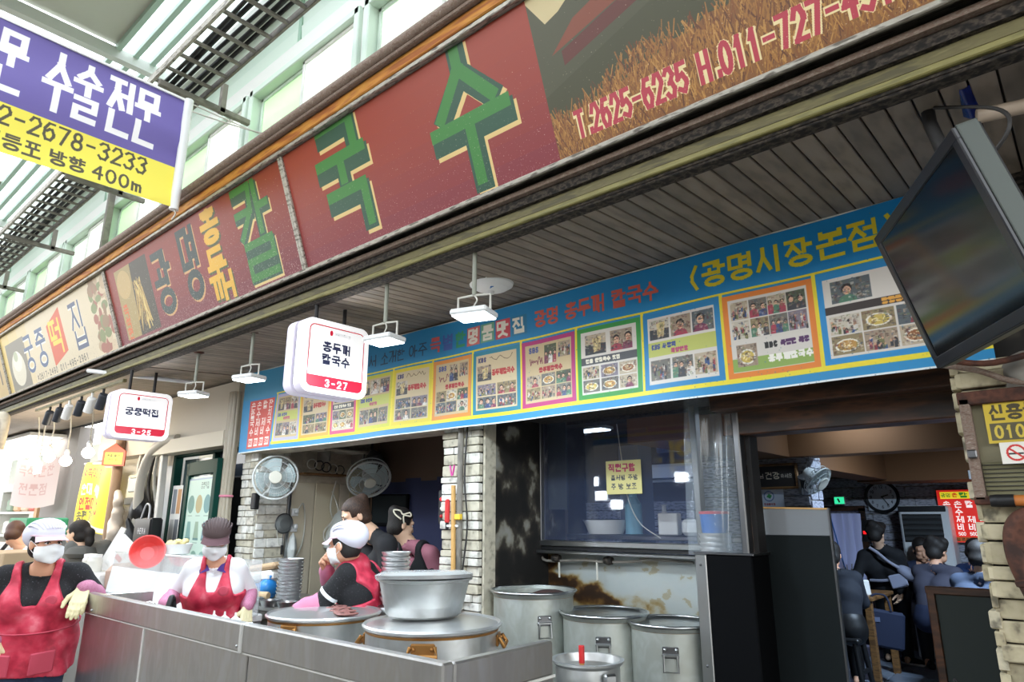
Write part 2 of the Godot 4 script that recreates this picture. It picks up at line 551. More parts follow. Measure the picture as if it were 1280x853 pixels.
class Flesh:
	var v := PackedVector3Array()
	var n := PackedVector3Array()
	var i := PackedInt32Array()
	func add(bl: Blob, cell: float, k: float, fat := 0.0, keep = null) -> Flesh:
		var lo := Vector3(INF, INF, INF)
		var hi := -lo
		for c in bl.caps:
			var r: float = maxf(c[2], c[3]) + fat
			var rv := Vector3(r, r, r)
			lo = lo.min(c[0] - rv).min(c[1] - rv)
			hi = hi.max(c[0] + rv).max(c[1] + rv)
		for e in bl.ells:
			var r: float = maxf(e[1].x, maxf(e[1].y, e[1].z)) + fat
			lo = lo.min(e[0] - Vector3(r, r, r))
			hi = hi.max(e[0] + Vector3(r, r, r))
		lo -= Vector3.ONE * cell * 2.0
		hi += Vector3.ONE * cell * 2.0
		var nx := int((hi.x - lo.x) / cell) + 2
		var ny := int((hi.y - lo.y) / cell) + 2
		var nz := int((hi.z - lo.z) / cell) + 2
		var f := PackedFloat32Array()
		f.resize(nx * ny * nz)
		f.fill(9.0)
		var pad := k + cell * 2.0
		for c in bl.caps:
			var a: Vector3 = c[0]
			var b: Vector3 = c[1]
			var ra: float = c[2] + fat
			var rb: float = c[3] + fat
			var r := maxf(ra, rb) + pad
			var p0 := ((a.min(b) - Vector3(r, r, r) - lo) / cell).max(Vector3.ZERO)
			var p1 := ((a.max(b) + Vector3(r, r, r) - lo) / cell).min(Vector3(nx - 1, ny - 1, nz - 1))
			var ab := b - a
			var l2 := maxf(ab.length_squared(), 1e-9)
			for z in range(int(p0.z), int(p1.z) + 1):
				for y in range(int(p0.y), int(p1.y) + 1):
					var at := (z * ny + y) * nx
					for x in range(int(p0.x), int(p1.x) + 1):
						var p := lo + Vector3(x, y, z) * cell - a
						var t := clampf(p.dot(ab) / l2, 0.0, 1.0)
						var d := (p - ab * t).length() - (ra + (rb - ra) * t)
						var g := f[at + x]
						var q := maxf(k - absf(g - d), 0.0)
						f[at + x] = minf(g, d) - q * q * 0.25 / k
		for e in bl.ells:
			var cc: Vector3 = e[0]
			var rr: Vector3 = e[1] + Vector3(fat, fat, fat)
			var inv: Basis = e[2].inverse()
			var small := minf(rr.x, minf(rr.y, rr.z))
			var r := maxf(rr.x, maxf(rr.y, rr.z)) + pad
			var p0 := ((cc - Vector3(r, r, r) - lo) / cell).max(Vector3.ZERO)
			var p1 := ((cc + Vector3(r, r, r) - lo) / cell).min(Vector3(nx - 1, ny - 1, nz - 1))
			for z in range(int(p0.z), int(p1.z) + 1):
				for y in range(int(p0.y), int(p1.y) + 1):
					var at := (z * ny + y) * nx
					for x in range(int(p0.x), int(p1.x) + 1):
						var p := inv * (lo + Vector3(x, y, z) * cell - cc)
						var k0 := (p / rr).length()
						var k1 := (p / (rr * rr)).length()
						var d := k0 * (k0 - 1.0) / k1 if k1 > 1e-6 else -small
						var g := f[at + x]
						var q := maxf(k - absf(g - d), 0.0)
						f[at + x] = minf(g, d) - q * q * 0.25 / k
		if keep != null:   # cut away where keep() is positive
			var o := 0
			for z in nz:
				for y in ny:
					for x in nx:
						if f[o] < cell * 2.0:
							f[o] = maxf(f[o], keep.call(lo + Vector3(x, y, z) * cell))
						o += 1
		# one vertex in each cell that the surface crosses
		var sy := nx
		var sz := nx * ny
		var of := {}
		var base := v.size()
		var near := cell * 1.8
		for z in range(nz - 1):
			for y in range(ny - 1):
				var at := (z * ny + y) * nx
				for x in range(nx - 1):
					var o := at + x
					if absf(f[o]) > near:
						continue
					var c0 := f[o]
					var c1 := f[o + 1]
					var c2 := f[o + sy]
					var c3 := f[o + sy + 1]
					var c4 := f[o + sz]
					var c5 := f[o + sz + 1]
					var c6 := f[o + sz + sy]
					var c7 := f[o + sz + sy + 1]
					var neg := int(c0 < 0.0) + int(c1 < 0.0) + int(c2 < 0.0) + int(c3 < 0.0) + int(c4 < 0.0) + int(c5 < 0.0) + int(c6 < 0.0) + int(c7 < 0.0)
					if neg == 0 or neg == 8:
						continue
					var s := Vector3.ZERO
					var m := 0
					if (c0 < 0.0) != (c1 < 0.0): s += Vector3(c0 / (c0 - c1), 0, 0); m += 1
					if (c2 < 0.0) != (c3 < 0.0): s += Vector3(c2 / (c2 - c3), 1, 0); m += 1
					if (c4 < 0.0) != (c5 < 0.0): s += Vector3(c4 / (c4 - c5), 0, 1); m += 1
					if (c6 < 0.0) != (c7 < 0.0): s += Vector3(c6 / (c6 - c7), 1, 1); m += 1
					if (c0 < 0.0) != (c2 < 0.0): s += Vector3(0, c0 / (c0 - c2), 0); m += 1
					if (c1 < 0.0) != (c3 < 0.0): s += Vector3(1, c1 / (c1 - c3), 0); m += 1
					if (c4 < 0.0) != (c6 < 0.0): s += Vector3(0, c4 / (c4 - c6), 1); m += 1
					if (c5 < 0.0) != (c7 < 0.0): s += Vector3(1, c5 / (c5 - c7), 1); m += 1
					if (c0 < 0.0) != (c4 < 0.0): s += Vector3(0, 0, c0 / (c0 - c4)); m += 1
					if (c1 < 0.0) != (c5 < 0.0): s += Vector3(1, 0, c1 / (c1 - c5)); m += 1
					if (c2 < 0.0) != (c6 < 0.0): s += Vector3(0, 1, c2 / (c2 - c6)); m += 1
					if (c3 < 0.0) != (c7 < 0.0): s += Vector3(1, 1, c3 / (c3 - c7)); m += 1
					of[o] = v.size()
					v.append(lo + (Vector3(x, y, z) + s / m) * cell)
					n.append(Vector3(c1 + c3 + c5 + c7 - c0 - c2 - c4 - c6, c2 + c3 + c6 + c7 - c0 - c1 - c4 - c5, c4 + c5 + c6 + c7 - c0 - c1 - c2 - c3).normalized())
		for o in of:
			var c0: float = f[o]
			for ax in 3:
				var step: int = [1, sy, sz][ax]
				var c1: float = f[o + step]
				if (c0 < 0.0) == (c1 < 0.0):
					continue
				var s1: int = [sy, sz, 1][ax]
				var s2: int = [sz, 1, sy][ax]
				if not (of.has(o - s1) and of.has(o - s2) and of.has(o - s1 - s2)):
					continue
				var q := [of[o], of[o - s1], of[o - s1 - s2], of[o - s2]]
				if c0 < 0.0:
					i.append_array([q[0], q[2], q[1], q[0], q[3], q[2]])
				else:
					i.append_array([q[0], q[1], q[2], q[0], q[2], q[3]])
		return self
	func mesh() -> ArrayMesh:
		var arr := []
		arr.resize(Mesh.ARRAY_MAX)
		# leave out vertices that no face uses
		var to := {}
		var vv := PackedVector3Array()
		var nn := PackedVector3Array()
		var ii := PackedInt32Array()
		for a in i:
			if not to.has(a):
				to[a] = vv.size()
				vv.append(v[a])
				nn.append(n[a])
			ii.append(to[a])
		arr[Mesh.ARRAY_VERTEX] = vv
		arr[Mesh.ARRAY_NORMAL] = nn
		arr[Mesh.ARRAY_INDEX] = ii
		var m := ArrayMesh.new()
		if vv.size() > 0:
			m.add_surface_from_arrays(Mesh.PRIMITIVE_TRIANGLES, arr)
		return m

# a hand: along = from wrist to fingertips, back = out of the back of the hand, thumb = towards the thumb
func hand(bl: Blob, w: Vector3, along: Vector3, back: Vector3, thumb_sign: float, s: float, curl: float, spread := 0.1) -> void:
	along = along.normalized()
	var th := along.cross(back).normalized() * thumb_sign
	var bk := th.cross(along).normalized()
	if bk.dot(back) < 0.0:
		bk = -bk
	for f in 4:
		var off: float = [0.030, 0.0105, -0.0095, -0.028][f] * s
		var l: float = [0.070, 0.078, 0.072, 0.056][f] * s
		var knuckle := w + along * ((0.088 if f < 3 else 0.080) * s) + th * off
		bl.cap(w + along * 0.012 * s + th * off * 0.65, knuckle, 0.0135 * s, 0.0115 * s)
		var d := (along + th * off / s * spread * 30.0 * 0.3).normalized()
		var a := curl * (1.0 + 0.12 * f)
		var d1 := (d * cos(a * 0.6) - bk * sin(a * 0.6)).normalized()
		var d2 := (d * cos(a * 1.4) - bk * sin(a * 1.4)).normalized()
		var d3 := (d * cos(a * 2.0) - bk * sin(a * 2.0)).normalized()
		var p1 := knuckle + d1 * l * 0.46
		var p2 := p1 + d2 * l * 0.31
		bl.chain([knuckle, p1, p2, p2 + d3 * l * 0.23], [0.0105 * s, 0.0095 * s, 0.0088 * s, 0.0075 * s])
	var t0 := w + along * 0.03 * s + th * 0.026 * s - bk * 0.006 * s
	var t1 := t0 + (along * 0.55 + th * 0.75 - bk * 0.3).normalized() * 0.036 * s
	var t2 := t1 + (along * 0.85 + th * 0.38 - bk * 0.3).normalized() * 0.03 * s
	bl.chain([w + along * 0.01 * s + th * 0.012 * s, t0, t1, t2, t2 + (along * 0.95 + th * 0.1 - bk * 0.2).normalized() * 0.022 * s], [0.014 * s, 0.0145 * s, 0.0115 * s, 0.0105 * s, 0.0085 * s])

# joints of a standing figure 1.55 m tall, facing +z, own left at +x
func standing(h: float) -> Dictionary:
	var s := h / 1.55
	var J := {
		"hipL": Vector3(.085, .80, 0), "hipR": Vector3(-.085, .80, 0), "kneeL": Vector3(.09, .43, .02), "kneeR": Vector3(-.09, .43, .02), "ankL": Vector3(.09, .07, -.02), "ankR": Vector3(-.09, .07, -.02),
		"pel": Vector3(0, .84, 0), "chest": Vector3(0, 1.12, 0), "neck": Vector3(0, 1.285, -.015), "head": Vector3(0, 1.435, .02), "shL": Vector3(.155, 1.235, -.01), "shR": Vector3(-.155, 1.235, -.01),
		"elL": Vector3(.20, .99, -.02), "elR": Vector3(-.20, .99, -.02), "wrL": Vector3(.21, .78, .06), "wrR": Vector3(-.21, .78, .06),
	}
	for k in J:
		J[k] *= s
	return J

# L: look. keys: s build, skin, wide, top, top_len (0..1 of the arm), sleeve, glove, apron, pants, shoe, hair, hair_style, cap, cap_style, mask, collar, hb (head basis), hand directions
func person(o: Node3D, J: Dictionary, L: Dictionary) -> void:
	var s: float = L.get("s", 1.0)
	var wd: float = L.get("wide", 1.0)
	var cell: float = L.get("cell", 0.013)
	var hb: Basis = L.get("hb", Basis.IDENTITY)
	var hd: Vector3 = J.head
	var fine: bool = L.get("fine", true)
	var H := func(x: float, y: float, z: float) -> Vector3: return hd + hb * (Vector3(x, y, z) * s)
	# --- torso, arms, legs
	var torso := Blob.new()
	var up: Vector3 = (J.neck - J.pel).normalized()
	var side: Vector3 = (J.shL - J.shR).normalized()
	var fwd := side.cross(up).normalized()
	for k in [-1.0, 1.0]:
		var hip: Vector3 = J.hipL if k > 0 else J.hipR
		var sh: Vector3 = J.shL if k > 0 else J.shR
		torso.cap(J.pel + side * k * .065 * s * wd + fwd * .01, J.chest.lerp(J.pel, .5) + side * k * .055 * s * wd, .105 * s * wd, .088 * s * wd)
		torso.cap(J.chest.lerp(J.pel, .5) + side * k * .055 * s * wd, J.chest + side * k * .075 * s * wd, .088 * s * wd, .098 * s * wd)
		torso.cap(J.chest + side * k * .07 * s * wd, sh.lerp(J.neck, .22) - up * .045 * s, .096 * s * wd, .058 * s)
		torso.cap(sh - up * .005, J.neck - up * .01, .05 * s, .045 * s)
		if L.get("bust", 0.0) > 0.0:
			torso.ell(J.chest + side * k * .072 * s + fwd * .075 * s * wd - up * .01, Vector3.ONE * .07 * s * L.bust)
	if L.get("belly", 0.0) > 0.0:
		torso.ell(J.pel.lerp(J.chest, .42) + fwd * .06 * s, Vector3(.13, .12, .09) * s * L.belly)
	var legs := Blob.new()
	for k in ["L", "R"]:
		legs.chain([J["hip" + k], J["knee" + k], J["ank" + k]], [.088 * s * wd, .058 * s * wd, .042 * s])
	for k in (["L", "R"] if L.has("shoe") else []):
		var shoe := Blob.new()
		var toe: Vector3 = L.get("toe" + k, fwd - up * fwd.dot(up))
		shoe.cap(J["ank" + k] + Vector3(0, -.03, 0) * s - toe * .03 * s, J["ank" + k] + Vector3(0, -.045, 0) * s + toe * .13 * s, .04 * s, .03 * s)
		part(o, "shoe", Flesh.new().add(shoe, .01, .02, .006).mesh(), L.shoe)
	var arms := Blob.new()
	for k in ["L", "R"]:
		arms.chain([J["sh" + k], J["el" + k], J["wr" + k]], [.05 * s, .039 * s, .027 * s])
	# --- the body: one continuous skin
	var body := Blob.new()
	body.caps.append_array(torso.caps)
	body.ells.append_array(torso.ells)
	body.caps.append_array(legs.caps)
	body.caps.append_array(arms.caps)
	body.cap(J.neck - up * .03 * s, H.call(0, -.055, -.012), .05 * s, .046 * s)
	for k in ["L", "R"]:
		body.cap(J["ank" + k], J["ank" + k] + Vector3(0, -.03, .08) * s, .035 * s, .025 * s)
	var skin: Material = L.get("skin", M.skin)
	var sk := Flesh.new()
	sk.add(body, cell, .03 * s)
	var head := Blob.new()
	head.ell(H.call(0, .035, -.012), Vector3(.073, .083, .092) * s, hb)
	head.ell(H.call(0, -.025, .022), Vector3(.061, .083, .066) * s, hb)
	head.cap(H.call(0, -.088, .05), H.call(0, -.093, .06), .024 * s)
	head.cap(H.call(-.03, -.055, .045), H.call(.03, -.055, .045), .036 * s)
	head.cap(H.call(0, .0, .086), H.call(0, -.032, .1), .009 * s, .0135 * s)
	head.cap(H.call(-.042, .026, .07), H.call(.042, .026, .07), .014 * s)
	head.cap(H.call(-.02, -.062, .078), H.call(.02, -.062, .078), .011 * s)
	for k in [-1.0, 1.0]:
		head.ell(H.call(.074 * k, -.008, -.012), Vector3(.010, .031, .019) * s, hb)
		head.cap(H.call(.036 * k, -.02, .068), H.call(.04 * k, -.026, .06), .02 * s)
	head.cap(H.call(0, -.05, -.015), J.neck + up * .01, .047 * s, .05 * s)
	sk.add(head, .006 if fine else .009, .012 * s)
	var hands := Blob.new()
	for k in ["L", "R"]:
		var dirs: Array = L.get("hand" + k, [(J["wr" + k] - J["el" + k]).normalized(), fwd + side * (1.0 if k == "L" else -1.0), 0.35])
		var palm_thumb := 1.0 if k == "L" else -1.0
		hand(hands, J["wr" + k], dirs[0], dirs[1], dirs[3] if dirs.size() > 3 else palm_thumb, s * (1.0 if not L.has("glove") else 1.05), dirs[2])
	if not L.has("glove"):
		sk.add(hands, .0045 if fine else .008, .006 * s)
	part(o, "body", sk.mesh(), skin)
	# --- face
	if fine:
		for k in [-1.0, 1.0]:
			var eb := ball(.0125 * s, 10)
			part(o, "eye", eb, M.eye_white, H.call(.032 * k, .006, .0715))
			part(o, "pupil", ball(.0068 * s, 8), M.black, H.call(.031 * k, .0055, .0795))
			part(o, "eyebrow", wire([H.call(.015 * k, .027, .086), H.call(.032 * k, .032, .084), H.call(.05 * k, .026, .072)], .0032 * s), M.hair)
			part(o, "eyelid", wire([H.call(.018 * k, .008, .0835), H.call(.032 * k, .0155, .0845), H.call(.047 * k, .007, .076)], .0025 * s), M.hair)
		if not L.has("mask"):
			part(o, "mouth", wire([H.call(-.022, -.062, .082), H.call(0, -.059, .0895), H.call(.022, -.062, .082)], .0035 * s), M.lip)
	if L.has("mask"):
		var mk := Blob.new()
		mk.caps.append_array(head.caps.slice(0, 3))
		mk.ells.append_array(head.ells.slice(0, 2))
		mk.cap(H.call(0, -.015, .088), H.call(0, -.08, .07), .017 * s, .024 * s)
		for k in [-1.0, 1.0]:
			mk.cap(H.call(.036 * k, -.02, .068), H.call(.04 * k, -.05, .055), .022 * s)
		var keep := func(p: Vector3) -> float:
			var q := hb.inverse() * (p - hd) / s
			return maxf(.022 - q.z, maxf(q.y - .004 + absf(q.x) * .3, -.112 + absf(q.x) * .3 - q.y)) * s
		part(o, "face_mask", Flesh.new().add(mk, .005, .02, .008 * s, keep).mesh(), L.mask)
		for a in 2:   # pleats of the mask
			part(o, "mask_pleat", wire([H.call(-.052, -.035 - a * .026, .066), H.call(-.03, -.036 - a * .026, .093), H.call(0, -.037 - a * .026, .114 - a * .006), H.call(.03, -.036 - a * .026, .093), H.call(.052, -.035 - a * .026, .066)], .0022 * s), L.mask)
		for k in [-1.0, 1.0]:
			part(o, "mask_loop", wire([H.call(.065 * k, -.012, .035), H.call(.078 * k, .012, 0), H.call(.082 * k, .012, -.02), H.call(.079 * k, -.022, -.022), H.call(.066 * k, -.06, .025)], .0016 * s), L.mask)
	# --- hair and cap
	var hs: String = L.get("hair_style", "short")
	if hs != "none":
		var hair := Blob.new()
		hair.ell(H.call(0, .04, -.016), Vector3(.078, .086, .095) * s, hb)
		if hs == "full":
			for a in 9:
				hair.ell(H.call(.06 * cos(a * 0.7), .06 + .03 * sin(a * 2.1), -.02 + .06 * sin(a * 0.7)), Vector3.ONE * .04 * s)
		if hs == "bun":
			hair.ell(H.call(0, .085, -.085), Vector3(.042, .04, .038) * s, hb)
		if hs == "ponytail" or hs == "tied":
			hair.chain([H.call(0, .03, -.1), H.call(0, .0, -.135), H.call(0, -.08, -.14), H.call(0, -.16, -.12)], [.03 * s, .034 * s, .03 * s, .014 * s])
		hair.ell(H.call(0, -.03, -.045), Vector3(.066, .06, .06) * s, hb)
		var keep2 := func(p: Vector3) -> float:
			var q := hb.inverse() * (p - hd) / s
			return maxf(maxf(minf(q.z - .04, .078 - absf(q.x) * .4 - q.y), minf(q.z, -q.y)), minf(-.085 - q.y, q.z + .08)) * s
		part(o, "hair", Flesh.new().add(hair, .007, .02, .006 * s, keep2).mesh(), L.get("hair", M.hair))
		if hs == "ponytail" or hs == "tied":
			part(o, "hair_tie", lathe([Vector2(.026 * s, -.01), Vector2(.034 * s, 0), Vector2(.026 * s, .01)], 14), L.get("tie", M.black), H.call(0, .02, -.112), Vector3(70, 0, 0))
	if L.has("cap"):
		var cp := Blob.new()
		if L.get("cap_style", "puffy") == "puffy":
			cp.ell(H.call(0, .062, -.03), Vector3(.09, .078, .108) * s, hb)
			cp.ell(H.call(0, .045, -.085), Vector3(.09, .082, .078) * s, hb)
		else:
			cp.ell(H.call(0, .062, -.018), Vector3(.088, .074, .105) * s, hb)
			cp.ell(H.call(0, .02, -.06), Vector3(.078, .05, .06) * s, hb)
		var keep3 := func(p: Vector3) -> float:
			var q := hb.inverse() * (p - hd) / s
			return (.042 - maxf(0.0, -q.z) * 1.05 - q.y) * s
		part(o, "cap_crown", Flesh.new().add(cp, .007, .02, .004 * s, keep3).mesh(), L.cap)
		var pleat := st_new()
		for a in 11:   # gathered pleats run back over the crown
			var x := (a - 5) * .0155
			var line := []
			for b in 7:
				var t := PI * (0.12 + 0.72 * b / 6.0)
				line.append(H.call(x * (0.6 + 0.6 * sin(t)), .062 + .0775 * sin(t) * sqrt(maxf(0.0, 1.0 - pow(x / .09, 2.0))), -.022 + .109 * cos(t) * sqrt(maxf(0.05, 1.0 - pow(x / .094, 2.0)))))
			add_tube(pleat, curve(line, 3), .0062 * s, 5)
		part(o, "cap_pleats", done(pleat), L.cap)
		var bill := SurfaceTool.new()
		bill.begin(Mesh.PRIMITIVE_TRIANGLES)
		bill.set_smooth_group(0)
		for j in 4:
			for a in 14:
				var q := []
				for c in [[0, 0], [1, 0], [1, 1], [0, 1]]:
					var th := lerpf(-1.2, 1.2, (a + c[0]) / 14.0)
					var r: float = (j + c[1]) / 4.0
					var ext := .058 * r * pow(cos(th * .95), .5)
					q.append(H.call(sin(th) * (.084 + ext * .35), .048 - .022 * r - .012 * th * th * r, -.012 + cos(th) * .098 + ext))
				tri(bill, q[0], q[1], q[2])
				tri(bill, q[0], q[2], q[3])
		bill.generate_normals()
		part(o, "cap_bill", bill.commit(), L.get("bill", L.cap))
		var band := []
		for a in 25:
			var th := TAU * a / 25.0
			band.append(H.call(sin(th) * .0855, .046 if cos(th) > -.1 else .046 + cos(th) * .09 + .01, -.012 + cos(th) * .1))
		part(o, "cap_band", tube(band, .006 * s, 6, true), L.get("bill", L.cap))
	# --- clothes
	var kc := cell * 1.0
	if L.has("pants"):
		var pt := Blob.new()
		pt.caps.append_array(legs.caps)
		for k in [-1.0, 1.0]:
			pt.cap(J.pel + side * k * .065 * s * wd, J.pel + side * k * .06 * s * wd + up * .04, .105 * s * wd)
		part(o, "trousers", Flesh.new().add(pt, kc, .03, .016 * s).mesh(), L.pants)
	if L.has("top"):
		var tp := Blob.new()
		tp.caps.append_array(torso.caps)
		tp.ells.append_array(torso.ells)
		var tl: float = L.get("top_len", 1.0)
		for k in ["L", "R"]:
			if tl <= 0.5:
				tp.cap(J["sh" + k], J["sh" + k].lerp(J["el" + k], tl * 2.0), .052 * s, .05 * s)
			else:
				tp.chain([J["sh" + k], J["el" + k], J["el" + k].lerp(J["wr" + k], tl * 2.0 - 1.0)], [.05 * s, .041 * s, .032 * s])
		var nk: Vector3 = J.neck
		var cut: float = L.get("neck_cut", .055)
		var keep4 := func(p: Vector3) -> float:
			return minf(cut * s + .012 - (p - nk - fwd * .02 * s).length(), (p - nk).dot(up) + .035 * s)
		part(o, L.get("top_name", "shirt"), Flesh.new().add(tp, kc, .03, .012 * s, keep4).mesh(), L.top)
		if L.has("stripe"):   # pale band round each upper sleeve
			for k in ["L", "R"]:
				var mid: Vector3 = J["sh" + k].lerp(J["el" + k], .72)
				var d: Vector3 = (J["el" + k] - J["sh" + k]).normalized()
				var ring := Blob.new()
				ring.cap(mid, mid + d * .014, .045 * s)
				part(o, "sleeve_stripe", lathe([Vector2(.0665 * s, -.011), Vector2(.0675 * s, 0), Vector2(.0655 * s, .011)], 20), L.stripe, mid).basis = Basis(d.cross(Vector3.FORWARD).normalized(), d, d.cross(Vector3.FORWARD).normalized().cross(d))
	if L.has("sleeve"):
		for k in ["L", "R"]:
			var sl := Blob.new()
			var from: Vector3 = J["sh" + k].lerp(J["el" + k], .72)
			sl.chain([from, J["el" + k], J["el" + k].lerp(J["wr" + k], .5), J["wr" + k].lerp(J["el" + k], .02)], [.042 * s, .044 * s, .042 * s, .03 * s])
			for a in 6:   # gathered folds
				var p: Vector3 = J["el" + k].lerp(J["wr" + k], .1 + a * .15)
				var off := Vector3(sin(a * 2.3), cos(a * 1.7), sin(a * 3.1)) * .007
				sl.cap(p + off, p + off * 1.3 + Vector3(0, .006, 0), .042 * s * (1.0 - .04 * a))
			part(o, "arm_sleeve", Flesh.new().add(sl, .009, .014, .008 * s).mesh(), L.sleeve)
	if L.has("glove"):
		for k in ["L", "R"]:
			var gl := Blob.new()
			var dirs: Array = L.get("hand" + k, [(J["wr" + k] - J["el" + k]).normalized(), fwd + side * (1.0 if k == "L" else -1.0), 0.35])
			hand(gl, J["wr" + k], dirs[0], dirs[1], dirs[3] if dirs.size() > 3 else (1.0 if k == "L" else -1.0), s * 1.1, dirs[2])
			var back: Vector3 = (J["el" + k] - J["wr" + k]).normalized()
			gl.cap(J["wr" + k] + back * .05 * s, J["wr" + k], .038 * s, .03 * s)
			part(o, "glove", Flesh.new().add(gl, .0045, .006, .001).mesh(), L.glove)
	if L.has("apron"):
		var ap := Blob.new()
		ap.caps.append_array(torso.caps)
		ap.ells.append_array(torso.ells)
		var hem: float = L.get("hem", .3) * s
		for k in [-1.0, 1.0]:
			ap.cap(J.pel + side * k * .065 * s * wd + fwd * .012, J.pel + side * k * .075 * s * wd - up * hem + fwd * .02, .11 * s * wd, .1 * s * wd)
		ap.cap(J.pel + fwd * .05 * s * wd, J.pel - up * hem + fwd * .06 * s * wd, .09 * s * wd, .085 * s * wd)
		for a in 5:   # folds in the skirt
			var x := (a - 2) * .06 * s * wd
			ap.cap(J.pel - up * .05 + side * x + fwd * .115 * s * wd, J.pel - up * hem + side * x * 1.15 + fwd * .118 * s * wd, .022 * s, .03 * s)
		var neck: Vector3 = J.neck
		var chest: Vector3 = J.chest
		var pel: Vector3 = J.pel
		var shw: float = (J.shL - J.shR).length() * .5
		var keep5 := func(p: Vector3) -> float:
			var q: Vector3 = p - pel
			var y := q.dot(up)
			var x := absf(q.dot(side))
			var top := (neck - pel).dot(up)
			var t := (y - (top - .20 * s)) / (.22 * s)
			var hole := minf(y - (top - .20 * s), x - shw * (1.05 - L.get("armhole", .38) * clampf(t * 1.6, 0.0, 1.0)))   # armholes
			var scoop := minf((t - .12) * .22 * s, shw * .44 * sqrt(clampf(t, 0.0, 1.0)) + .004 - x)      # scooped neck, front and back
			return maxf(-hem - y, maxf(hole, scoop))
		part(o, "apron", Flesh.new().add(ap, .009, .03, .028 * s, keep5).mesh(), L.apron)
		var waist := []
		for a in 28:
			var th := TAU * a / 28
			waist.append(J.pel + up * .10 * s + side * sin(th) * .192 * s * wd + fwd * (cos(th) * .150 * s * wd + .010 + (L.get("belly", 0.0) * .03 * s if cos(th) > 0 else 0.0)))
		if L.get("waist_seam", true):
			part(o, "apron_seam", tube(waist, .0045, 5, true), L.get("trim", L.apron))
		# pockets on the skirt and a round badge on the chest
		for k in [-1.0, 1.0]:
			var c: Vector3 = J.pel - up * .06 * s + side * k * .085 * s * wd + fwd * (.155 * s * wd + .012 + L.get("belly", 0.0) * .028)
			part(o, "pocket", bx(.12 * s, .12 * s, .012, .005), L.get("trim", L.apron), c, Vector3.ZERO).basis = Basis(side, up, fwd).rotated(up, k * .35)
		if L.get("bust", 0.0) > 0.0:
			var c2: Vector3 = J.chest + side * .085 * s + up * .03 * s + fwd * (.075 + .07 * L.bust + .035) * s
			part(o, "badge", lathe([Vector2(0, .004), Vector2(.018, .004), Vector2(.026, .002), Vector2(.029, -.006)], 20), L.get("trim", L.apron), c2).basis = Basis(side, fwd, -up)
	if L.has("collar"):
		for k in [-1.0, 1.0]:
			var cst := st_new()
			var a: Vector3 = J.neck + up * .03 * s - fwd * .055 * s + side * k * .01
			var b: Vector3 = J.neck + up * .02 * s + side * k * .07 * s
			var c: Vector3 = J.neck - up * .045 * s + fwd * .085 * s + side * k * .022 * s
			var d: Vector3 = J.neck - up * .065 * s + fwd * .08 * s + side * k * .085 * s
			var e: Vector3 = J.neck - up * .03 * s + side * k * .105 * s
			tri(cst, a, b, e)
			tri(cst, b, c, d)
			tri(cst, b, d, e)
			part(o, "collar", done(cst), L.collar)

# ---------------------------------------------------------------- the scene
const SIGN_TILT := 19.9
const SIGN_Y := 2.88
const SIGN_Z := -2.0

func _ready() -> void:
	rng.seed = 20240
	var cam := Camera3D.new()
	cam.position = Vector3(0, 1.45, 0)
	cam.rotation_degrees = Vector3(14.9, 41.0, 0)
	cam.fov = 54.34
	cam.near = 0.05
	cam.far = 200.0
	put(cam, "camera")
	cam.current = true
	var we := WorldEnvironment.new()
	var env := Environment.new()
	env.background_mode = Environment.BG_SKY
	var sky := Sky.new()
	var sm := ProceduralSkyMaterial.new()
	sm.sky_top_color = Color(0.93, 0.96, 1.0)
	sm.sky_horizon_color = Color(1.0, 0.99, 0.96)
	sm.ground_bottom_color = Color(0.45, 0.44, 0.42)
	sm.ground_horizon_color = Color(0.6, 0.59, 0.57)
	sm.sky_energy_multiplier = 2.0
	sm.ground_energy_multiplier = 0.6
	sky.sky_material = sm
	env.sky = sky
	env.tonemap_mode = Environment.TONE_MAPPER_LINEAR
	env.tonemap_exposure = 1.0
	env.volumetric_fog_enabled = true
	env.volumetric_fog_density = 0.0
	env.sdfgi_enabled = true
	env.ssao_enabled = true
	env.ssil_enabled = true
	we.environment = env
	we.name = "environment"
	add_child(we)
	materials()
	shell()
	roof_and_facade()
	signs()
	soffit()
	banners()
	lamps()
	pillar_right()
	shop_inside()
	window_and_pots()
	kitchen()
	counter()
	neighbour()
	people()

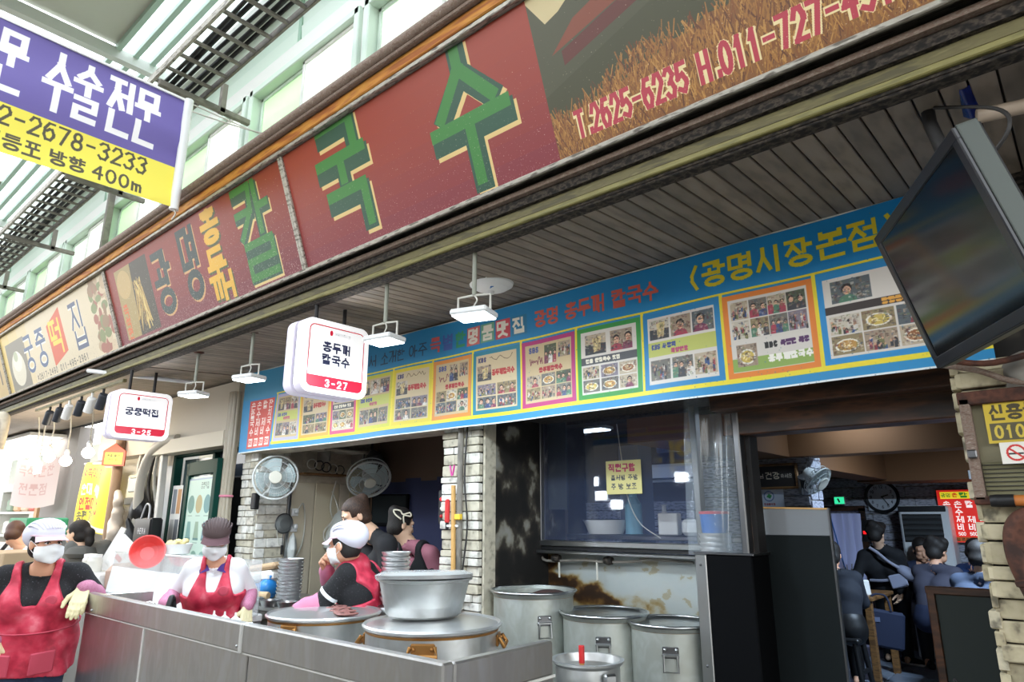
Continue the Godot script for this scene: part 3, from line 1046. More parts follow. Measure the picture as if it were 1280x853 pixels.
func materials() -> void:
	M.black = hexm("101012", 0.5)
	M.dark = hexm("1c1b1b", 0.6)
	M.white = hexm("e9e9e6", 0.5)
	M.paint_white = hexm("dfe0da", 0.45)
	M.mint = hexm("cfe0d2", 0.5)
	M.mint_dark = hexm("8fb39b", 0.5)
	M.green_beam = hexm("b4cbbb", 0.5)
	M.skin = hexm("d6a283", 0.55)
	M.skin_pale = hexm("e3bb9d", 0.55)
	M.lip = hexm("b0605a", 0.5)
	M.hair = grain(hexm("ffffff", 0.7), noise_tex(95, 0.03, [Color("0e0b09"), Color("1b1613"), Color("2c2420")], [0.3, 0.5, 0.8], 4, Vector2(4, 1)), Vector3(9, 5, 9))
	M.hair_brown = grain(hexm("ffffff", 0.65), noise_tex(96, 0.03, [Color("20150f"), Color("36251b"), Color("5a3f2e")], [0.3, 0.5, 0.8], 4, Vector2(4, 1)), Vector3(9, 5, 9))
	M.eye_white = hexm("e8e4de", 0.3)
	M.red_apron = hexm("c42a42", 0.6)
	M.red_trim = hexm("c4475c", 0.65)
	M.pink = hexm("c07a9a", 0.8)
	M.glove = hexm("e6dcb0", 0.55)
	M.mask = hexm("eef0f0", 0.8)
	M.denim = hexm("2d3d58", 0.85)
	M.navy = hexm("16203a", 0.8)
	M.cloth_black = hexm("15161a", 0.85)
	M.cloth_white = hexm("e4e4e6", 0.85)
	M.steel = hexm("b9bcbd", 0.28, 1.0)
	M.steel_bright = hexm("d4d6d7", 0.3, 0.75)
	M.steel_dark = hexm("77787a", 0.35, 1.0)
	M.chrome = hexm("d8d8d8", 0.15, 1.0)
	M.brass = hexm("a87a45", 0.45, 0.8)
	M.rust = grain(hexm("ffffff", 0.75, 0.2), noise_tex(31, 0.02, [Color("33201a"), Color("4f2f22"), Color("5f3a2b"), Color("45291f")], [0.2, 0.45, 0.65, 0.85]), Vector3(2, 2, 2))
	M.wood = grain(hexm("ffffff", 0.6), noise_tex(12, 0.01, [Color("5d4023"), Color("8a6336"), Color("6b4a28")], [0.3, 0.5, 0.75], 4, Vector2(1, 6)), Vector3(2, 2, 2))
	M.wood_pale = hexm("c69a5a", 0.6)
	M.wood_dark = grain(hexm("ffffff", 0.5), noise_tex(17, 0.008, [Color("22150d"), Color("3d2516"), Color("55341f"), Color("2b1a10")], [0.25, 0.45, 0.65, 0.85], 4, Vector2(1, 5)), Vector3(1.2, 1.2, 1.2))
	M.stainless = grain(hexm("ffffff", 0.34, 0.9), noise_tex(3, 0.012, [Color("a5a3a0"), Color("adacab"), Color("aaa7a2"), Color("b2b2b2")], [0.25, 0.45, 0.6, 0.8], 4, Vector2(3, 1)), Vector3(0.8, 0.8, 0.8))
	M.aluminium = grain(hexm("ffffff", 0.38, 0.85), noise_tex(4, 0.02, [Color("bfc2c0"), Color("c8cac9"), Color("c3c5c2"), Color("cdd0cf")], [0.25, 0.45, 0.6, 0.8], 4), Vector3(1.2, 0.8, 1.2))
	M.pot_grey = grain(hexm("ffffff", 0.42, 0.55), noise_tex(5, 0.02, [Color("a7aaa2"), Color("b1b6b0"), Color("aaaea6"), Color("b7bcb7")], [0.25, 0.45, 0.6, 0.8], 4), Vector3(1.2, 0.7, 1.2))
	M.concrete = grain(hexm("ffffff", 0.9), noise_tex(7, 0.02, [Color("6f6b64"), Color("8a857c"), Color("7d7870")], [0.3, 0.5, 0.7]), Vector3(0.6, 0.6, 0.6))
	M.plaster = grain(hexm("ffffff", 0.9), noise_tex(8, 0.016, [Color("ada291"), Color("c9bfab"), Color("beb4a0"), Color("d2c9b6")], [0.25, 0.45, 0.6, 0.8]), Vector3(0.8, 0.8, 0.8))
	M.plaster_dirty = grain(hexm("ffffff", 0.85), noise_tex(9, 0.014, [Color("0f0d0b"), Color("1d1a16"), Color("3a352c"), Color("7f7c70"), Color("8f8f88")], [0.3, 0.5, 0.62, 0.72, 0.85], 6), Vector3(0.9, 0.7, 0.9))
	M.soot_panel = grain(hexm("ffffff", 0.5, 0.25), noise_tex(10, 0.008, [Color("1c120b"), Color("5b4021"), Color("9c8d6c"), Color("b3b8b6"), Color("b9bfbe")], [0.30, 0.40, 0.46, 0.53, 0.8], 5), Vector3(0.55, 0.7, 0.55))
	M.stones = []
	for i in 4:
		var c := [Color("d9d6cc"), Color("cfcabc"), Color("e2e0d8"), Color("c4bda9")][i] as Color
		M.stones.append(grain(hexm("ffffff", 0.9), noise_tex(40 + i, 0.03, [c.darkened(0.25), c.darkened(0.06), c, c.lightened(0.08)], [0.1, 0.35, 0.6, 0.9], 5, Vector2(1, 1)), Vector3(1.6, 1.6, 1.6)))
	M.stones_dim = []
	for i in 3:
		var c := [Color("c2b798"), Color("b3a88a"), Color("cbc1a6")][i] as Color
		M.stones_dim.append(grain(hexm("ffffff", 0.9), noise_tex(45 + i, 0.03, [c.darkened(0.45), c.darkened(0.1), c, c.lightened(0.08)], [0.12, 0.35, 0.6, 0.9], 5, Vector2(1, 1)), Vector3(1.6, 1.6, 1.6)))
	M.stones_cold = []
	for i in 2:
		var c := [Color("b4b4bd"), Color("a3a3ae")][i] as Color
		M.stones_cold.append(grain(hexm("ffffff", 0.9), noise_tex(50 + i, 0.03, [c.darkened(0.3), c, c.lightened(0.12)], [0.2, 0.5, 0.8], 5, Vector2(1, 2)), Vector3(2, 4, 2)))
	M.slats = []
	for i in 4:
		var c := [Color("7b7064"), Color("73695d"), Color("83776a"), Color("6d645a")][i] as Color
		M.slats.append(grain(hexm("ffffff", 0.55), noise_tex(60 + i, 0.02, [c.darkened(0.15), c, c.lightened(0.05)], [0.2, 0.5, 0.85], 4, Vector2(2, 1)), Vector3(1.2, 1.2, 0.6)))
	M.olive = grain(hexm("ffffff", 0.6), noise_tex(70, 0.02, [Color("4c4629"), Color("665f38"), Color("5c5431"), Color("716a42")], [0.25, 0.45, 0.65, 0.85]), Vector3(0.8, 5, 5))
	M.olive_light = grain(hexm("ffffff", 0.6), noise_tex(71, 0.02, [Color("6b663a"), Color("837c48"), Color("777040")], [0.25, 0.5, 0.8]), Vector3(0.8, 5, 5))
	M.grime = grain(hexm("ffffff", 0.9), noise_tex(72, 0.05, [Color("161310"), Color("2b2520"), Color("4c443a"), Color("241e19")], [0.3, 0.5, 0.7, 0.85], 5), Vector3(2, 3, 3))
	M.trim_weathered = grain(hexm("ffffff", 0.7, 0.2), noise_tex(73, 0.05, [Color("6b5548"), Color("84766a"), Color("765f52"), Color("988c80")], [0.25, 0.45, 0.65, 0.85], 5), Vector3(2, 5, 5))
	M.trim_orange = grain(hexm("ffffff", 0.6), noise_tex(74, 0.03, [Color("a8612a"), Color("c98433"), Color("d4973c"), Color("b57032")], [0.25, 0.45, 0.65, 0.85], 4), Vector3(0.3, 4, 4))
	M.trim_silver = grain(hexm("ffffff", 0.5, 0.5), noise_tex(75, 0.04, [Color("6b655c"), Color("b9b5aa"), Color("a49e92")], [0.25, 0.5, 0.8], 5), Vector3(1, 5, 5))
	M.glass = pane(Color(0.55, 0.64, 0.85), 0.05)
	M.acrylic = pane(Color(0.95, 0.97, 0.97), 0.15, 0.08)
	M.film = pane(Color(0.8, 0.86, 0.9), 0.16, 0.12)
	M.bag_black = hexm("141416", 0.35)
	M.cable = hexm("2a2826", 0.6)
	M.cable_pale = hexm("c9c7bd", 0.6)
	M.brown_wall = hexm("6a4626", 0.8)
	M.brown_dark = hexm("4a3018", 0.8)
	M.green_door = hexm("123a31", 0.6)
	M.green_door.metallic_specular = 0.2
	M.plastic_white = hexm("e4e6e6", 0.4)
	M.plastic_fan = hexm("c6c9c6", 0.4)
	M.matt_black = hexm("0c0d0f", 0.7)
	M.matt_black.metallic_specular = 0.15
	M.matt_grey = hexm("1a1f20", 0.6)
	M.matt_grey.metallic_specular = 0.2
	M.yellow = hexm("e8c33a", 0.6)
	M.red = hexm("c92a2a", 0.5)
	M.blue = hexm("1f6fbf", 0.45)
	M.steam_grey = hexm("5b5d60", 0.4, 0.8)

# greasy burn marks left by the burners on the pale panel under the window
func smear_tex() -> ImageTexture:
	var n := FastNoiseLite.new()
	n.seed = 33
	n.frequency = 0.02
	n.fractal_octaves = 5
	var im := Image.create(320, 192, false, Image.FORMAT_RGB8)
	for y in 192:
		for x in 320:
			var u := x / 320.0
			var v := y / 192.0
			var w := n.get_noise_2d(x, y * 1.4)
			var d := v - (0.16 + 0.42 * u) + w * 0.10
			var burn := exp(-d * d / (0.004 if d < 0.0 else 0.012)) * clampf(1.35 - u * 1.1 + w * 0.3, 0.0, 1.0)
			burn = maxf(burn, clampf(1.0 - u * 7.0 + w, 0.0, 0.9))
			burn = maxf(burn, 0.35 * exp(-((u - 0.98) * (u - 0.98) * 60.0 + (v - 0.62) * (v - 0.62) * 30.0)) + w * 0.1)
			var c := Color("aeb5b3").lerp(Color("b9bdb8"), v * 0.6 + w * 0.5)
			c = c.lerp(Color("8f7440"), clampf(burn * 1.8, 0.0, 1.0))
			c = c.lerp(Color("4a3018"), clampf((burn - 0.4) * 2.2, 0.0, 1.0))
			c = c.lerp(Color("251a12"), clampf((burn - 0.75) * 3.0, 0.0, 1.0))
			if w > 0.33 and burn < 0.5:
				c = c.lerp(Color("8a7648"), 0.4)
			im.set_pixel(x, y, c)
	im.generate_mipmaps()
	return ImageTexture.create_from_image(im)

func print_tex(cv: Canvas, rough := 0.55) -> StandardMaterial3D:
	return texm(cv.tex(), rough)

# ---------------------------------------------------------------- ground, walls
func shell() -> void:
	slab("ground", Vector3(-34, -0.2, -3.0), Vector3(8, 0, 9), M.concrete)
	var floor := slab("floor", Vector3(-34, -0.2, -11), Vector3(8, 0, -3.0), grain(hexm("ffffff", 0.35), noise_tex(80, 0.02, [Color("5c6470"), Color("7e8792"), Color("6d7580")], [0.3, 0.5, 0.7]), Vector3(0.7, 0.7, 0.7)))
	# grey floor tiles seen through the doorway
	var ft := bx(0.39, 0.012, 0.39, 0.004)
	var fm := [hexm("6d7684", 0.3), hexm("7a8390", 0.3), hexm("626b79", 0.3)]
	for ix in 6:
		for iz in 9:
			part(floor, "tile", ft, fm[(ix * 5 + iz * 3) % 3], Vector3(-2.8 + ix * 0.4, 0.005, -9.0 + iz * 0.4 - 0.0) - floor.position)
	# header wall over the shop openings, carrying the printed banner
	slab("wall_front", Vector3(-6.0, 2.02, -3.28), Vector3(-3.3, 2.95, -3.06), M.plaster)
	slab("wall_front", Vector3(-3.3, 2.12, -3.28), Vector3(1.6, 2.95, -3.06), M.grime)
	# the opposite row of the street, seen only in reflections
	var op := slab("wall_opposite", Vector3(-14, 0, 4.6), Vector3(6, 3.6, 5.0), hexm("8d857a", 0.9))
	slab("shop_front", Vector3(-10, 0.3, 4.45), Vector3(2, 2.2, 4.6), hexm("4d4a46", 0.7), op).position -= op.position
	var cv := Canvas.new(4.0, 0.9, 120, Color("20408c"))
	write(cv, "수제 여성의류", 0.3, 0.15, 0.6, 0.1, Color("e8c53a"))
	var ob := solo("shop_banner", "blue cloth shop banner with yellow letters across the street", "banner", sheet(4.0, 0.9), print_tex(cv), Vector3(-4.5, 2.6, 4.42), Vector3(0, 180, 0))
	ob.position.z = 4.42
	var spots := [[-7.12, 2.10], [-5.32, 2.11], [-6.94, 1.84], [-6.62, 1.68]]
	for i in 4:
		var fl := thing("stall_lamp", ["left upper", "right upper", "left lower", "middle lower"][i] + " bright square lamp of the shops across the street", "lamp", Vector3(spots[i][0], spots[i][1], 3.04), 180.0, "lamps across the street")
		part(fl, "housing", bx(0.26, 0.17, 0.05, 0.01), M.plastic_white)
		part(fl, "lens", bx(0.24, 0.15, 0.01), glow(Color(0.92, 0.96, 1.0), 30.0), Vector3(0, 0, 0.03))
		part(fl, "wall_arm", rod(Vector3(0, 0, -0.02), Vector3(0, 0.1, -1.56), 0.02), M.steel_dark)

# ---------------------------------------------------------------- arcade roof and the green building above the sign
func roof_and_facade() -> void:
	var z0 := -2.6
	# wall above the sign: mint siding boards, white band, windows
	var w := slab("wall_upper", Vector3(-30, 2.95, z0 - 0.35), Vector3(6, 4.15, z0 - 0.05), M.mint)
	w.name = "wall_upper"
	slab("wall_upper", Vector3(-30, 5.45, z0 - 0.35), Vector3(6, 7.2, z0 - 0.05), M.mint)
	slab("trim_1", Vector3(-30, 5.38, z0 - 0.10), Vector3(6, 5.58, z0 + 0.03), M.paint_white)
	slab("trim_2", Vector3(-30, 4.1, z0 - 0.10), Vector3(6, 4.2, z0 + 0.05), M.paint_white)
	var sid := slab("wall_siding", Vector3(-30, 5.58, z0 - 0.08), Vector3(6, 6.12, z0 - 0.05), M.mint)
	var bm := [M.mint, hexm("c6dacb", 0.5), hexm("d5e4d8", 0.5)]
	for bay in 14:
		for r in 3:
			var st := st_new()
			add_extrude(st, PackedVector2Array([Vector2(-1.18, 0), Vector2(1.18, 0), Vector2(1.18, 0.175), Vector2(-1.18, 0.175)]), 0.012)
			part(sid, "siding_board", done(st), bm[(bay + r) % 3], Vector3(1.2 - bay * 2.4, 5.585 + r * 0.18, z0 - 0.01) - sid.position, Vector3(5, 0, 0))
		part(sid, "joint_strip", bx(0.05, 0.54, 0.03, 0.005), M.mint_dark, Vector3(0.0 - bay * 2.4, 5.85, z0 + 0.0) - sid.position)
	# grey gutter under the eave
	slab("trim_3", Vector3(-30, 6.1, z0 - 0.05), Vector3(6, 6.25, z0 + 0.16), M.paint_white)
	# windows: two frosted sashes each
	var n := 1
	var sash := [glow(Color(0.93, 0.98, 0.92), 0.55), glow(Color(0.80, 0.95, 0.74), 0.5)]
	for s: StandardMaterial3D in sash:
		s.roughness = 0.25
	for k in 13:
		var xr := 1.55 - k * 1.79
		var win := Node3D.new()
		put(win, "window_%d" % n)
		n += 1
		win.set_meta("kind", "structure")
		win.position = Vector3(xr - 0.86, 4.78, z0)
		var fr := st_new()
		for sx in [-1.0, 1.0]:
			add_box(fr, Vector3(0.07, 1.24, 0.16), Vector3(sx * 0.83, 0, -0.02), 0.008)
		add_box(fr, Vector3(1.72, 0.07, 0.16), Vector3(0, 0.585, -0.02), 0.008)
		add_box(fr, Vector3(1.72, 0.07, 0.16), Vector3(0, -0.585, -0.02), 0.008)
		part(win, "window_frame", done(fr), M.mint)
		for i in 2:
			var sf := st_new()
			var wv := 0.79
			for sx in [-1.0, 1.0]:
				add_box(sf, Vector3(0.035, 1.1, 0.04), Vector3(sx * (wv / 2 - 0.017), 0, 0), 0.004)
				add_box(sf, Vector3(wv, 0.035, 0.04), Vector3(0, sx * 0.532, 0), 0.004)
			var sh := part(win, "sash", done(sf), M.paint_white if i == 1 else M.mint, Vector3(-0.39 + i * 0.78, 0, -0.05 + i * 0.045))
			part(sh, "pane", bx(wv - 0.06, 1.04, 0.012), sash[1 - i] if k % 4 != 2 else sash[0], Vector3.ZERO)
		slab("wall_pier", Vector3(xr + 0.0, 4.18, z0 - 0.12), Vector3(xr + 0.07, 5.4, z0 + 0.02), M.paint_white)
	# grey conduit up the wall
	slab("conduit_pipe", Vector3(-9.05, 4.0, z0 + 0.06), Vector3(-8.98, 6.0, z0 + 0.13), M.concrete).set_meta("kind", "thing")
	tag(get_node("conduit_pipe"), "grey vertical pipe on the green wall beside the windows", "pipe")
	# cable ladder hung from the facade
	var tray := thing("cable_tray", "grey steel ladder cable tray hung along the mint green eave", "cable tray", Vector3(-12, 5.05, -1.88))
	part(tray, "side_rail", bx(30, 0.07, 0.025, 0.004), M.trim_silver, Vector3(0, 0, 0.2))
	part(tray, "side_rail", bx(30, 0.07, 0.025, 0.004), M.concrete, Vector3(0, 0, -0.2))
	for i in 90:
		part(tray, "rung", bx(0.03, 0.02, 0.4), M.concrete, Vector3(13.5 - i * 0.24, -0.02, 0))
	var cb := st_new()
	for i in 5:
		var p := []
		for j in 40:
			p.append(Vector3(14 - j * 0.7, 0.03 + 0.01 * sin(j * 1.3 + i), -0.13 + i * 0.06 + 0.012 * sin(j * 0.9 + i * 2)))
		add_tube(cb, p, 0.018 + 0.004 * (i % 2), 6)
	part(tray, "cables", done(cb), M.black)
	for i in 13:
		var br := st_new()
		add_box(br, Vector3(0.05, 0.05, 0.8), Vector3(0, -0.07, -0.22), 0.004)
		add_box(br, Vector3(0.05, 0.3, 0.05), Vector3(0, 0.05, -0.36), 0.004)
		part(tray, "bracket", done(br), M.concrete, Vector3(12.6 - i * 2.4 + 1.2, 0, 0))
	# roof: green beams, clear sheets and grey sheets between them
	var ry := 6.62
	for i in 7:
		var x := 3.6 - i * 3.2 - 1.6
		slab("roof_beam", Vector3(x - 0.05, 6.45, -2.6), Vector3(x + 0.05, 6.58, 8), M.paint_white if i % 2 else M.green_beam)
	for z in [-2.28, -2.1, -1.92, -0.55, 0.9, 2.4, 4.0]:
		slab("roof_purlin", Vector3(-26, 6.55, z - 0.028), Vector3(6, 6.62, z + 0.028), M.green_beam)
	var clear := pane(Color(1, 1, 1), 0.12, 0.05)
	var grey := hexm("cfcec2", 0.8)
	var bands := [[-2.6, -1.92], [-1.92, -0.55], [-0.55, 0.9], [0.9, 2.4], [2.4, 4.0], [4.0, 8.0]]
	for i in 20:
		var x1 := 5.2 - i * 1.6
		for b in bands.size():
			var opaque: bool = x1 > 0.0
			if b == 1 and x1 < -3.0:
				opaque = i % 2 == 1
			slab("roof_sheet", Vector3(x1 - 1.58, ry, bands[b][0]), Vector3(x1, ry + (0.02 if opaque else 0.004), bands[b][1]), grey if opaque else clear)
	# vertical sky lights of the arcade's open left end stay open

# ---------------------------------------------------------------- the long sign
func on_sign(x: float, s: float, out := 0.0) -> Vector3:  # s up the slope
	var t := deg_to_rad(SIGN_TILT)
	return Vector3(x, SIGN_Y + s * cos(t) - out * sin(t), SIGN_Z + s * sin(t) + out * cos(t))

func big_word(cv: Canvas, ch: String, x: float, y: float, w: float, h: float, t: float) -> void:
	var e := t * 0.16
	write_one(cv, ch, x + e * 0.9, y + e * 1.2, w, h, t, Color("d9bd7c"))
	write_one(cv, ch, x, y, w, h, t, Color("284f3c"))
	write_one(cv, ch, x - e * 0.55, y - e * 1.3, w, h, t * 0.55, Color("397c36"))

func sign_board(label: String, x0: float, x1: float, cv: Canvas, h: float, cut := 0.0, cv2: Canvas = null) -> Node3D:
	var o := thing("signboard", label, "signboard", on_sign((x0 + x1) / 2, h / 2))
	o.rotation_degrees.x = SIGN_TILT
	part(o, "sign_box", bx(x1 - x0 - 0.01, h, 0.22, 0.01), M.trim_silver, Vector3(0, 0, -0.12))
	if cv2 == null:
		part(o, "printed_face", sheet(x1 - x0 - 0.03, h - 0.01), print_tex(cv, 0.45), Vector3(0, 0, 0.001))
	else:   # two printed sheets side by side, meeting at "cut"
		part(o, "printed_face", sheet(cut - x0, h - 0.01), print_tex(cv, 0.45), Vector3((cut - x1) / 2, 0, 0.001))
		part(o, "printed_face", sheet(x1 - cut, h - 0.01), print_tex(cv2, 0.45), Vector3((cut - x0) / 2, 0, 0.001))
	for s in [-1.0, 1.0]:
		part(o, "edge_strip", bx(0.022, h, 0.02, 0.004), M.trim_silver, Vector3(s * (x1 - x0 - 0.022) / 2, 0, 0.006))
	return o

func signs() -> void:
	var h := 0.685
	# --- red board with the big green word and the wheat field picture
	var x0 := -3.36
	var x1 := 1.3
	var W := x1 - x0
	var cv := Canvas.new(1.89, h, 640, Color("a83325"))
	for i in 8:
		cv.rect(0, h * i / 8.0, W, h / 8.0 + 0.01, Color("963722").lerp(Color("7f2e36"), pow(i / 7.0, 1.6)))
	big_word(cv, "국", -3.04 - x0, h - 0.70, 0.42, 0.64, 0.112)
	big_word(cv, "수", -2.13 - x0, h - 0.70, 0.48, 0.67, 0.112)
	cv.speckle(10, 2200, Color("d8c6b0"), 0.1)
	var red := cv
	x0 = -1.47
	W = x1 - x0
	cv = Canvas.new(W, h, 720, Color("c9b98c"))
	var px := 0.0
	var pw := W
	cv.rect(px, 0, pw, h, Color("c9b98c"))
	var r := RandomNumberGenerator.new()
	r.seed = 5
	var hills := PackedVector2Array([Vector2(px, h)])
	for i in 40:
		hills.append(Vector2(px + pw * i / 39.0, 0.02 + 0.13 * absf(sin(i * 0.9)) * r.randf() + 0.03 * (i % 3)))
	hills.append(Vector2(W, h))
	cv.poly(hills, Color("4a4a34"))
	cv.poly(PackedVector2Array([Vector2(px + 0.07, 0.27), Vector2(px + 0.2, 0.17), Vector2(px + 0.62, 0.05), Vector2(px + 0.72, 0.09), Vector2(px + 0.5, 0.17)]), Color("7d3f28"))
	cv.poly(PackedVector2Array([Vector2(px + 0.12, 0.33), Vector2(px + 0.12, 0.27), Vector2(px + 0.5, 0.17), Vector2(px + 0.5, 0.23)]), Color("5c2b22"))
	cv.poly(PackedVector2Array([Vector2(px, 0.42), Vector2(px + 0.6, 0.24), Vector2(W, 0.2), Vector2(W, 0.5), Vector2(px, 0.6)]), Color("43432b"))
	var field := PackedVector2Array([Vector2(px, h), Vector2(px, 0.56)])
	for i in 40:
		field.append(Vector2(px + pw * i / 39.0, 0.54 - 0.2 * minf(1.0, i / 39.0 * 2.6) + 0.02 * (i % 2)))
	field.append(Vector2(W, h))
	cv.poly(field, Color("7d5229"))
	for i in 6500:   # ears and stalks of wheat
		var u := r.randf()
		var x := px + u * pw
		var top := 0.52 - 0.2 * minf(1.0, u * 2.6) + 0.03 * sin(u * 31.0)
		var y := lerpf(top, h, pow(r.randf(), 0.8))
		var c: Color = [Color("7c4b22"), Color("9a6930"), Color("b08040"), Color("5f381e"), Color("855829"), Color("94652e")][r.randi() % 6]
		var l := r.randf_range(0.02, 0.07)
		var a := r.randf_range(-0.5, 0.5)
		cv.line(PackedVector2Array([Vector2(x, y), Vector2(x + sin(a) * l, y - cos(a) * l)]), r.randf_range(0.0025, 0.006), c)
	for pass_n in 2:
		var c := Color("e2cf9a") if pass_n == 0 else Color("b03a48")
		var t := 0.030 if pass_n == 0 else 0.017
		write(cv, "T.2625-6235", -1.36 - x0, h - 0.165, 0.118, t, c, 0.53, 0.14)
		write(cv, "H.011-727-4512", -0.83 - x0, h - 0.165, 0.118, t, c, 0.565, 0.14)
	cv.speckle(11, 1500, Color("d8c6b0"), 0.1)
	sign_board("long red signboard with large green letters beside a printed wheat field", -3.36, x1, red, h, -1.47, cv)
	# --- red board with noodle picture
	x0 = -6.23
	x1 = -3.36
	W = x1 - x0
	cv = Canvas.new(W, h, 400, Color("a0302a"))
	for i in 8:
		cv.rect(0, h * i / 8.0, W, h / 8.0 + 0.01, Color("8d3121").lerp(Color("752a34"), pow(i / 7.0, 1.5)))
	cv.rect(0.17, 0.06, 0.66, 0.6, Color("a08a54"))
	cv.poly(PackedVector2Array([Vector2(0.5, 0.06), Vector2(0.83, 0.06), Vector2(0.83, 0.66), Vector2(0.45, 0.66)]), Color("3b3426"))
	cv.ell(0.32, 0.2, 0.14, 0.12, Color("b79a62"))
	for i in 30:
		cv.line(PackedVector2Array([Vector2(0.5 + r.randf() * 0.15, 0.2 + r.randf() * 0.1), Vector2(0.44 + r.randf() * 0.28, 0.45 + r.randf() * 0.18)]), 0.014, [Color("cdb46a"), Color("b3924a"), Color("8f7034")][i % 3])
	write_down(cv, "즉석면", 0.2, 0.36, 0.1, 0.018, Color("c9602a"), 1.0)
	for d in [[0.012, 0.016, Color("c99a62")], [0, 0, Color("2b3a38")]]:
		for it in [["광", -5.33, 0.53, 0.30, 0.50], ["명", -4.83, 0.58, 0.26, 0.54]]:
			write_one(cv, it[0], it[1] - x0 + d[0], h - it[2] - 0.06 + d[1], it[3], it[4], 0.058, d[2])
	for d in [[0.016, 0.018, Color("3f4a1e")], [0, 0, Color("d9a62b")]]:
		for it in [["홍", -4.47, 0.67, 0.27, 0.25], ["두", -4.49, 0.40, 0.28, 0.22], ["깨", -4.52, 0.21, 0.38, 0.20]]:
			write_one(cv, it[0], it[1] - x0 + d[0], h - it[2] + d[1], it[3], it[4], 0.045, d[2])
	big_word(cv, "칼", -3.98 - x0, h - 0.66, 0.42, 0.63, 0.088)
	cv.speckle(12, 5200, Color("d9cfbe"), 0.0)
	sign_board("dark red signboard with noodle picture and dark, yellow and green letters", x0, x1, cv, h)
	# --- cream board of the rice cake shop
	x0 = -9.68
	x1 = -6.24
	W = x1 - x0
	cv = Canvas.new(W, h, 330, Color("cdbb96"))
	for i in 10:
		cv.rect(W * i / 10.0, 0, W / 10.0 + 0.01, h, Color("d2b872").lerp(Color("cfc0a2"), minf(1.0, i / 3.0)))
	cv.rect(0.15, 0.12, 0.72, 0.56, Color("7a7466"))
	cv.ell(0.5, 0.45, 0.25, 0.2, Color("cfc8b2"))
	cv.ell(0.5, 0.36, 0.17, 0.12, Color("ded8c6"))
	cv.ell(0.47, 0.3, 0.08, 0.06, Color("a9ae90"))
	for it in [["궁", -8.86], ["중", -8.42]]:
		write_one(cv, it[0], it[1] - x0, 0.14, 0.32, 0.42, 0.055, Color("f0e8d4"))
		write_one(cv, it[0], it[1] - x0, 0.14, 0.32, 0.42, 0.04, Color("39517a"))
	cv.poly(PackedVector2Array([Vector2(-7.98 - x0, 0.17), Vector2(-7.52 - x0, 0.05), Vector2(-7.49 - x0, 0.50), Vector2(-7.95 - x0, 0.60)]), Color("c9532e"))
	write_one(cv, "떡", -7.92 - x0, 0.14, 0.36, 0.36, 0.045, Color("f0c23c"))
	write_one(cv, "집", -7.26 - x0, 0.09, 0.36, 0.46, 0.055, Color("f0e8d4"))
	write_one(cv, "집", -7.26 - x0, 0.09, 0.36, 0.46, 0.04, Color("3d4c6e"))
	write(cv, "*2617-2490  011-495-2961", -8.6 - x0, 0.60, 0.068, 0.010, Color("3c3630"), 1.25, 0.22)
	for i in 70:   # brown sweets printed at the edge
		cv.ell(-6.68 - x0 + r.randf() * 0.4 + 0.12 * r.randf(), 0.02 + r.randf() * 0.64, 0.035 + r.randf() * 0.05, 0.03 + r.randf() * 0.04, [Color("b29a78"), Color("8e6f4f"), Color("c7b393"), Color("9a5a48"), Color("77804f")][i % 5], 10)
	cv.speckle(13, 1500, Color("8d7f68"), 0.2)
	sign_board("cream signboard with blue letters, a red slanted patch and printed rice cakes", x0, x1, cv, h)
	# --- next board further along
	cv = Canvas.new(3.3, h, 200, Color("b59a62"))
	cv.rect(0, 0.1, 2.2, 0.5, Color("bfa877"))
	write_one(cv, "방", 2.3, 0.12, 0.4, 0.42, 0.05, Color("5a4a36"))
	write_one(cv, "이", 2.78, 0.12, 0.4, 0.42, 0.05, Color("5a4a36"))
	sign_board("ochre signboard cut off past the cream one at the far end", -13.0, -9.7, cv, h)
	# --- trims above and below the boards
	var rot := Vector3(SIGN_TILT, 0, 0)
	var L := 15.0
	var mx := -5.9
	struct("trim_4", bx(L, 0.022, 0.05, 0.004), M.trim_silver, on_sign(mx, 0.697, 0.01), rot)
	struct("trim_5", bx(L, 0.055, 0.04, 0.006), M.trim_orange, on_sign(mx, 0.737, 0.02), rot)
	struct("trim_6", bx(L, 0.022, 0.05, 0.006), M.trim_weathered, on_sign(mx, 0.776, 0.045), rot)
	struct("trim_7", tube([Vector3(-L / 2, 0, 0), Vector3(L / 2, 0, 0)], 0.034, 12), M.trim_weathered, on_sign(mx, 0.812, 0.045))
	slab("trim_8", Vector3(mx - L / 2, 3.55, -2.6), Vector3(mx + L / 2, 3.60, -1.78), M.trim_weathered)
	struct("trim_9", bx(L, 0.02, 0.03, 0.004), M.trim_silver, on_sign(mx, -0.010, 0.01), rot)
	slab("fascia_board", Vector3(mx - L / 2, 2.70, -2.16), Vector3(mx + L / 2, 2.87, -2.085), M.grime)
	slab("trim_10", Vector3(mx - L / 2, 2.828, -2.09), Vector3(mx + L / 2, 2.85, -2.035), M.trim_weathered)
	slab("trim_11", Vector3(mx - L / 2, 2.785, -2.09), Vector3(mx + L / 2, 2.825, -2.06), M.grime)
	slab("trim_12", Vector3(mx - L / 2, 2.738, -2.12), Vector3(mx + L / 2, 2.785, -2.078), M.olive, self, 0.004)
	slab("trim_13", Vector3(mx - L / 2, 2.712, -2.13), Vector3(mx + L / 2, 2.736, -2.068), M.olive_light, self, 0.004)
	slab("trim_14", Vector3(mx - L / 2, 2.69, -2.15), Vector3(mx + L / 2, 2.711, -2.09), M.grime, self, 0.003)
	slab("sign_backing", Vector3(mx - L / 2, 2.87, -2.65), Vector3(mx + L / 2, 3.5, -2.25), M.dark)

